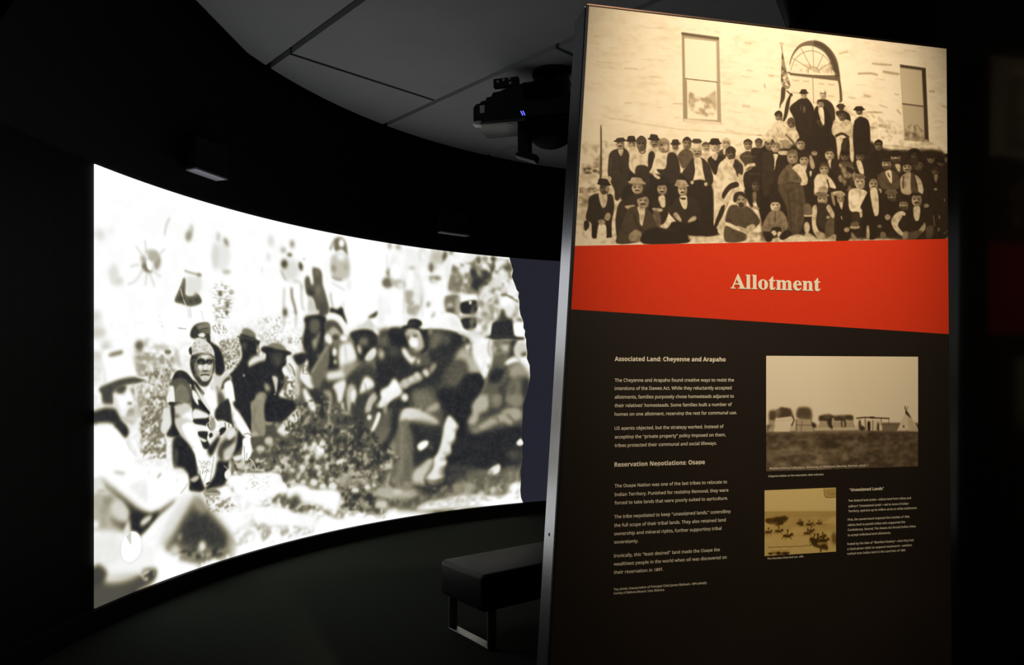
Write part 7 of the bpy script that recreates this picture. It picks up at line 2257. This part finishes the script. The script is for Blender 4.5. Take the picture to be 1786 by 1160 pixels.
# ------------------------------------------------ curved wall, screen, floor, ceiling
CC = (2.11402863, 3.46901236); CR = 4.597686        # centre and radius of the curved screen
KC = (2.348, 3.9187); KR = 4.362                    # the edge where the wall meets the ceiling
ZT, ZB, ZC = 2.7225, .1325, 3.76
def arc(c, r, a): return (c[0] + r * math.cos(a), c[1] + r * math.sin(a))
def ring_wall(bm, prof, a0, a1, n, front=True):
    """prof: list of (centre, radius, z); lofted between angles"""
    rows = []
    for c, r, z in prof: rows.append([bm.verts.new((*arc(c, r, a0 + (a1 - a0) * i / n), z)) for i in range(n + 1)])
    for lo, hi in zip(rows, rows[1:]):
        for i in range(n): bm.faces.new((lo[i], lo[i + 1], hi[i + 1], hi[i]))
    return rows
RW = CR + .012
bm = bmesh.new()
AL, AR = math.radians(184), math.radians(62)
ring_wall(bm, [(CC, RW, 0), (CC, RW, ZT + .01), (KC, KR + .01, ZC + .3)], AL, AR, 96)
bl = [v for v in bm.verts]
obj_wall = struct(obj('wall_left', bm, M_black, smooth=False))
e = arc(CC, RW, AL); e2 = arc(CC, RW, AR)
def flat_wall(name, p, q, z0, z1, m, th=.08, side=1):
    p, q = Vector(p), Vector(q); d = (q - p).normalized(); n = Vector((-d.y, d.x)) * th * side
    b = bmesh.new(); prism(b, [p, q, q + n, p + n], z0, z1); return struct(obj(name, b, m))
flat_wall('wall_front', (e[0] - .1, -3.0), (5.2, -3.0), 0, ZC + .3, M_black, side=-1)
flat_wall('wall_left_near', (e[0] - .02, -3.0), (e[0] - .02, e[1] + .05), 0, ZC + .3, M_black)
flat_wall('wall_right', (5.1, -3.0), (5.1, e2[1] + .05), 0, ZC + .3, M_black, side=-1)
flat_wall('wall_back', (e2[0] - .05, e2[1]), (5.2, e2[1]), 0, ZC + .3, M_black)
bm = bmesh.new(); prism(bm, [(-2.75, -3.1), (5.2, -3.1), (5.2, 8.3), (-2.75, 8.3)], -.06, 0)
struct(obj('floor', bm, M_carpet))
bm = bmesh.new()                                     # black skirting below the screen, standing a little proud
ring_wall(bm, [(CC, RW, .001), (CC, CR - .02, .001), (CC, CR - .02, ZB - .004), (CC, RW, ZB - .004)], math.radians(183.5), math.radians(64), 96)
struct(obj('baseboard_left', bm, M_black))
# the lit screen
scr_root = thing('projection_screen', 'tall curved screen glowing with an old photograph of seated men in hats', 'screen', (*arc(CC, CR, math.radians(140)), ZB))
SA0, SA1, SAE = math.radians(171.15), math.radians(109), math.radians(96)
me = bpy.data.meshes.new('screen_surface'); N = 90
vs, fs, uvs = [], [], []
for i in range(N + 1):
    a = SA0 + (SAE - SA0) * i / N
    u = (SA0 - a) / (SA0 - SA1)
    p = arc(CC, CR, a); q = arc(CC, CR + .008, a)
    vs += [(*p, ZB), (*p, ZT), (*q, ZT), (*q, ZB)]
    uvs.append(u)
for i in range(N):
    for k in range(4): fs.append((4 * i + k, 4 * i + 4 + k, 4 * i + 4 + (k + 1) % 4, 4 * i + (k + 1) % 4))
fs += [(0, 1, 2, 3), (4 * N + 3, 4 * N + 2, 4 * N + 1, 4 * N)]
me.from_pydata([Vector(v) - scr_root.location for v in vs], [], fs); me.update()
ul = me.uv_layers.new(name='UVMap')
for p in me.polygons:
    for li in p.loop_indices:
        vi = me.loops[li].vertex_index; ul.data[li].uv = (uvs[vi // 4], 1 if vi % 4 in (1, 2) else 0)
im = to_image('old_photograph_seated_men', lut(np.where(SCREEN < -5, SCREEN, np.clip(105 + (SCREEN - 105) * 1.03, 0, 255)), [(-40, (36, 36, 47)), (0, (20, 21, 29)), (30, (34, 35, 40)), (60, (60, 60, 57)), (100, (104, 100, 84)), (140, (147, 141, 119)), (190, (202, 198, 184)), (220, (227, 227, 222)), (252, (255, 255, 255))]))
M_screen = print_mat('projected_picture', im, emit=1.0, rough=.9, spec=.05)
link('screen_surface', me, M_screen, scr_root)

# ceiling: black plenum slab with grey panels hung below it in staggered rows
bm = bmesh.new(); prism(bm, [(-2.75, -3.1), (5.2, -3.1), (5.2, 8.3), (-2.75, 8.3)], ZC + .10, ZC + .2)
ceil = struct(obj('ceiling', bm, M_plenum))
def clip(poly, circ):
    out = poly
    for i in range(len(circ)):
        a, b = Vector(circ[i]), Vector(circ[(i + 1) % len(circ)]); ed = b - a; res = []
        for j in range(len(out)):
            p, q = out[j], out[(j + 1) % len(out)]
            sp = ed.x * (p.y - a.y) - ed.y * (p.x - a.x); sq = ed.x * (q.y - a.y) - ed.y * (q.x - a.x)
            if sp >= 0: res.append(p)
            if (sp >= 0) != (sq >= 0): res.append(p + (q - p) * (sp / (sp - sq)))
        out = res
        if not out: break
    return out
edge_loop = [(1.82, -2.95)] + [(1.82, 7.6)] + [arc(KC, KR - .004, math.radians(a)) for a in np.linspace(94, 184, 62)] + [(-2.0, 3.0), (-2.4, -2.95)]  # panels end straight at the right; bare black there stands in for shade
edge_loop = [p for p in edge_loop if p[1] <= 8.25]
nv = Vector((.731, .682)); tv = Vector((-.682, .731))
rows = [(-1.62, -.32, 0.6), (-.32, .98, 1.9), (.98, 2.262, 3.5), (2.312, 3.572, 4.77), (3.622, 4.868, 3.42), (4.906, 6.16, 4.6), (6.2, 7.5, 3.0), (7.54, 8.8, 4.4)]
for n0, n1, tj in rows:
    for k in range(-5, 3):
        t0, t1 = tj + 2.6 * k + .016, tj + 2.6 * (k + 1) - .016
        poly = [nv * a + tv * b for a, b in ((n0, t0), (n1, t0), (n1, t1), (n0, t1))]
        poly = clip(poly, edge_loop)
        if len(poly) < 3: continue
        b = bmesh.new(); prism(b, poly, ZC, ZC + .045); obj('ceiling_panel', b, M_ceil, ceil)

# ------------------------------------------------ information panel
P0 = Vector((.1954, 1.85)); PD = Vector((.9752, .2214)).normalized(); PN = Vector((PD.y, -PD.x))   # PN faces the visitor
def pf(s, z, d): q = P0 + PD * s + PN * d; return (q.x, q.y, z)
panel = thing('information_panel', 'large leaning-edged text panel headed Allotment, metal side edge', 'panel', (*(P0 + PD * .5), 0))
def pobj(name, bm, m, lab=None):
    o = obj(name, bm, m); o.parent = panel; o.matrix_parent_inverse = Matrix.Translation(-panel.location)
    if lab: o['label'] = lab
    return o
ZTOP = 2.4535
def sl(z): return -.0615 * (ZTOP - z)
def sr(z): return 1.105 + .010 * (ZTOP - z)
bm = bmesh.new()
prism(bm, [(sl(0), 0), (sr(0), 0), (sr(ZTOP), ZTOP), (sl(ZTOP), ZTOP)], -.100, -.010, pf)
pobj('board', bm, M_core, 'black board body')
bm = bmesh.new()
prism(bm, [(sl(0) - .003, 0), (sl(0), 0), (sl(ZTOP), ZTOP), (sl(ZTOP) - .003, ZTOP)], -.100, -.0115, pf)
pobj('edge_strip', bm, M_alu, 'brushed aluminium strip along the left side edge')
bm = bmesh.new()
prism(bm, [(sl(0) - .003, .003), (sr(0) - .003, .003), (sr(ZTOP) - .003, ZTOP - .003), (sl(ZTOP) - .003, ZTOP - .003)], -.011, -.0005, pf)
pobj('face_sheet', bm, M_core, 'dark backing sheet behind the prints')
def bandtop(s): return 1.8290 + (s + .0372) * (1.8945 - 1.8285) / 1.159
def bandbot(s): return 1.6655 + (s + .0449) * (1.6155 - 1.6655) / 1.171
def sheet(name, pts, m, uvbox=None, th=.0008, lab=None):
    me = bpy.data.meshes.new(name); n = len(pts)
    vs = [Vector(pf(s, z, 0)) for s, z in pts] + [Vector(pf(s, z, -th)) for s, z in pts]
    fs = [tuple(range(n)), tuple(range(2 * n - 1, n - 1, -1))] + [(i, n + i, n + (i + 1) % n, (i + 1) % n) for i in range(n)]
    me.from_pydata([v - panel.location for v in vs], [], fs); me.update()
    if uvbox:
        s0, s1, z0, z1 = uvbox; ul = me.uv_layers.new(name='UVMap')
        for l in me.loops:
            s, z = pts[l.vertex_index % n]; ul.data[l.index].uv = ((s - s0) / (s1 - s0), (z - z0) / (z1 - z0))
    o = link(name, me, m, panel)
    if lab: o['label'] = lab
    return o
g = .004
SEPIA = [(0, (22, 15, 8)), (40, (50, 38, 24)), (90, (100, 83, 60)), (140, (150, 131, 100)), (190, (203, 183, 146)), (230, (238, 220, 184)), (255, (250, 236, 206))]
M_top = print_mat('sepia_crowd_print', to_image('old_photograph_crowd', lut(TOP, SEPIA)))
M_mid = print_mat('sepia_camp_print', to_image('old_photograph_camp', lut(MID, SEPIA)))
M_low = print_mat('sepia_riders_print', to_image('old_photograph_riders', lut(LOW, [(0, (40, 26, 6)), (60, (92, 66, 24)), (120, (150, 118, 58)), (200, (218, 184, 106)), (255, (246, 220, 150))])))
zl, zr = bandtop(sl(1.83)), bandtop(sr(1.89))
sheet('photo_print', [(sl(zl) + g, zl), (sr(zr) - g, zr), (sr(ZTOP) - g, ZTOP - g), (sl(ZTOP) + g, ZTOP - g)], M_top, TOP_BOX, lab='large sepia photograph of a crowd before a stone building')
bl_, br_ = bandbot(sl(1.665)), bandbot(sr(1.615))
sheet('red_band', [(sl(bl_) + g, bl_), (sr(br_) - g, br_), (sr(zr) - g, zr), (sl(zl) + g, zl)], M_red, lab='red title band')
sheet('dark_text_field', [(sl(0) + g, g), (sr(0) - g, g), (sr(br_) - g, br_), (sl(bl_) + g, bl_)], M_dark, lab='dark brown printed lower field')
def inset(name, b, m, lab):
    s0, s1, z0, z1 = b; me = sheet(name, [(s0, z0), (s1, z0), (s1, z1), (s0, z1)], m, b, lab=lab)
    for v in me.data.vertices: v.co += Vector((PN.x, PN.y, 0)) * .0006
inset('photo_print', MID_BOX, M_mid, 'sepia photograph of brush shelters and a tipi')
inset('photo_print', LOW_BOX, M_low, 'yellowed photograph of galloping riders')
# a thin metal lip along the top edge
bm = bmesh.new(); prism(bm, [(sl(ZTOP) - .003, ZTOP - .002), (sr(ZTOP), ZTOP - .002), (sr(ZTOP), ZTOP + .0015), (sl(ZTOP), ZTOP + .0015)], -.012, .0015, pf)
pobj('top_lip', bm, M_bronze)
bm = bmesh.new()
zs = 1.077; q = Vector(pf(sl(zs) - .003, zs, -.055)); d = -Vector((PD.x, PD.y, 0)); cyl(bm, q - d * .002, q + d * .001, .0045, n=12)
pobj('screw', bm, M_core, 'small dark screw in the metal side edge')
# lettering
SB = lambda t: ''.join(chr(0x1D5D4 + ord(c) - 65) if 'A' <= c <= 'Z' else chr(0x1D5EE + ord(c) - 97) if 'a' <= c <= 'z' else c for c in t)
SR = lambda t: ''.join(chr(0x1D5A0 + ord(c) - 65) if 'A' <= c <= 'Z' else chr(0x1D5BA + ord(c) - 97) if 'a' <= c <= 'z' else c for c in t)
SE = lambda t: ''.join(chr(0x1D400 + ord(c) - 65) if 'A' <= c <= 'Z' else chr(0x1D41A + ord(c) - 97) if 'a' <= c <= 'z' else c for c in t)
def text_mesh(t, res=2, offset=0):
    cu = bpy.data.curves.new('t', 'FONT'); cu.body = t; cu.resolution_u = res; cu.fill_mode = 'FRONT'; cu.offset = .010
    o = bpy.data.objects.new('t', cu); C.objects.link(o)
    me = bpy.data.meshes.new_from_object(o.evaluated_get(bpy.context.evaluated_depsgraph_get()))
    v = np.empty(len(me.vertices) * 3); me.vertices.foreach_get('co', v); v = v.reshape(-1, 3)
    f = [tuple(p.vertices) for p in me.polygons]
    bpy.data.objects.remove(o); bpy.data.curves.remove(cu); bpy.data.meshes.remove(me)
    return v, f
def lettering(name, lines, m, size, lab=None, d=.0012):
    """lines: (text, s_left, s_right, z_baseline)"""
    V, Fc = [], []
    tm = [text_mesh(l[0]) for l in lines]
    if not size: size = float(np.median([(l[2] - l[1]) / np.ptp(v[:, 0]) for l, (v, f) in zip(lines, tm)]))
    for (t, s0, s1, z), (v, f) in zip(lines, tm):
        x0, x1 = v[:, 0].min(), v[:, 0].max(); k = (s1 - s0) / (x1 - x0)
        n = len(V)
        V += [Vector(pf(s0 + (x - x0) * k, z + y * size, d)) - panel.location for x, y, _ in v]
        Fc += [tuple(i + n for i in q) for q in f]
    me = bpy.data.meshes.new(name); me.from_pydata(V, [], Fc); me.update()
    o = link(name, me, m, panel)
    if lab: o['label'] = lab
    return o
for nm, sz, lines in TEXT:
    lettering(nm, [({'SE': SE, 'SB': SB, 'SR': SR, 'PL': (lambda t: t)}[k](t), a, b, z) for k, t, a, b, z in lines], M_text, sz)

# dark glossy panel that closes the passage on the right and mirrors the red band
o = thing('side_panel', 'glossy black panel standing right of the lit text panel', 'panel', (*(P0 + PD * 1.178), 0))
bm = bmesh.new()
a = P0 + PD * 1.178 - PN * .12; b_ = a + PN * 1.5 + PD * .03; th = PD * .06
prism(bm, [a - o.location.xy, b_ - o.location.xy, b_ + th - o.location.xy, a + th - o.location.xy], 0, ZC - .02)
obj('board', bm, M_gloss, o)

# ------------------------------------------------ bench
bench = thing('bench', 'long black padded bench on flat steel legs behind the text panel', 'bench', (-.155, 3.84, 0), math.radians(37))
BL, BW, BH, BT = 1.5, .445, .415, .205
bm = bmesh.new(); box(bm, (BL / 2, BW / 2, BH - BT / 2), (BL, BW, BT), bev=.03, seg=4); obj('seat', bm, M_leather, bench, smooth=True)
for x in (.075, BL - .075):
    bm = bmesh.new(); box(bm, (x, BW / 2, .006), (.055, BW - .04, .012), bev=.002)
    f_ = obj('leg_frame', bm, M_steel, bench, False)
    for y in (.026, BW - .026):
        bm = bmesh.new(); box(bm, (x, y, (BH - BT) / 2 + .006), (.055, .012, BH - BT - .010), bev=.002); obj('upright', bm, M_steel, f_)

# ------------------------------------------------ ceiling projector
proj = thing('projector', 'black ceiling projector with two blue lights and grey underside', 'projector', PROJ_LOC, PROJ_ROT)

bm = bmesh.new()
prof = [(0, 0), (.72, 0), (.72, .25), (.40, .25), (.23, .215), (.21, .205), (.15, .20), (.14, .172), (.10, .168), (.095, .148), (.06, .144), (.05, .13), (.018, .125), (0, .10)]
prism(bm, prof, 0, .36, lambda a, b, c: (a, c, b)); obj('body', bm, M_plastic, proj)
bm = bmesh.new(); box(bm, (.205, .17, -.012), (.40, .335, .03), bev=.012, seg=3); obj('underside_cover', bm, M_cover, proj, True)
bm = bmesh.new(); box(bm, (.03, .03, -.012), (.075, .07, .036), bev=.014, seg=3); obj('lit_rim', bm, M_lip, proj, True)  # pale piece imitates the light caught on the body's near corner
bm = bmesh.new(); box(bm, (.27, .05, -.0285), (.035, .012, .006), Matrix.Rotation(.5, 3, 'Z'), .001); obj('painted_glint', bm, M_sticker_glint, proj)  # small white slit imitates a highlight on the underside cover
bm = bmesh.new(); cyl(bm, (.53, .015, .06), (.53, .33, .06), .215, n=40)
box(bm, (.53, .15, .18), (.30, .30, .14)); obj('rear_housing', bm, M_plenum, proj)
bm = bmesh.new(); box(bm, (.365, .12, -.12), (.085, .12, .24), bev=.008); hood = obj('lens_hood', bm, M_plastic, proj)
bm = bmesh.new(); box(bm, (.39, .12, -.262), (.15, .10, .05), Matrix.Rotation(.35, 3, 'Y'), .006); obj('lens_foot', bm, M_plastic, hood)
bm = bmesh.new(); box(bm, (.335, .12, -.252), (.07, .09, .03), Matrix.Rotation(.3, 3, 'Y'), .004); obj('lens_window', bm, M_cover, hood)
bm = bmesh.new(); box(bm, (.25, .02, .268), (.19, .05, .062), bev=.004); br = obj('mount_bracket', bm, M_plastic, proj)
for x, z in ((.19, .275), (.235, .282), (.28, .288), (.285, .255)):
    bm = bmesh.new(); cyl(bm, (x, -.010, z), (x, -.002, z), .009, n=12); obj('bolt', bm, M_lip, br)
bm = bmesh.new(); box(bm, (.068, -.001, .085), (.036, .002, .056)); obj('label_sticker', bm, M_sticker_glint, proj)
for x in (.372, .388):
    bm = bmesh.new(); box(bm, (x, -.001, .026), (.0055, .004, .036), Matrix.Rotation(-.45, 3, 'Y')); obj('status_light', bm, M_led, proj)
bm = bmesh.new(); cyl(bm, (.55, .18, .24), (.55, .18, ZC - PROJ_LOC[2] - .004), .035); cyl(bm, (.55, .18, ZC - PROJ_LOC[2] - .03), (.55, .18, ZC - PROJ_LOC[2] - .003), .14, n=32); obj('ceiling_mount', bm, M_plastic, proj)
bm = bmesh.new(); tube(bm, [(.40, .30, .25), (.34, .33, .31), (.38, .30, .345), (.52, .26, .345), (.60, .25, .30), (.66, .28, .24)], .009); obj('cable', bm, M_plastic, proj)


# ------------------------------------------------ small black boxes on the wall above the screen
def wall_box(a, w_, zb, dep, lab):
    p = arc(CC, CR, a); rz = a + PI / 2
    o = thing('wall_box', lab, 'wall fixture', (*p, zb), rz, 'boxes on the wall above the screen')
    h = .22
    b = bmesh.new(); box(b, (0, dep / 2 - .02, h / 2 + .012), (w_, dep + .06, h), bev=.004); obj('housing', b, M_plastic, o)
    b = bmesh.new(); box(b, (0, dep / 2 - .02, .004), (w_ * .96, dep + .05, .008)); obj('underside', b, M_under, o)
    b = bmesh.new(); box(b, (0, dep + .012, .004), (w_, .006, .012), bev=.001); obj('front_lip', b, M_lip, o)
    return o

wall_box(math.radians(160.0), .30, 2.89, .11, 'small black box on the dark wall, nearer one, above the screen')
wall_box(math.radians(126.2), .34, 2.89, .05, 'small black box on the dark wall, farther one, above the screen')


# ------------------------------------------------ track spotlight seen against the ceiling behind the panel

sp = thing('track_spotlight', 'small black spotlight pointing down from the ceiling just behind the text panel', 'spotlight', (1.265, 3.2, ZC))
bm = bmesh.new(); cyl(bm, (0, 0, -.714), (0, 0, -.51), .036, .105, 32); obj('lamp_head', bm, M_plastic, sp)
bm = bmesh.new(); cyl(bm, (0, 0, -.515), (0, 0, -.44), .105, n=32); obj('lamp_cap', bm, M_plastic, sp)
bm = bmesh.new(); cyl(bm, (0, 0, -.45), (0, 0, -.03), .016); obj('stem', bm, M_plastic, sp)
bm = bmesh.new(); cyl(bm, (0, 0, -.035), (0, 0, -.002), .06, n=32); obj('ceiling_rose', bm, M_plastic, sp)
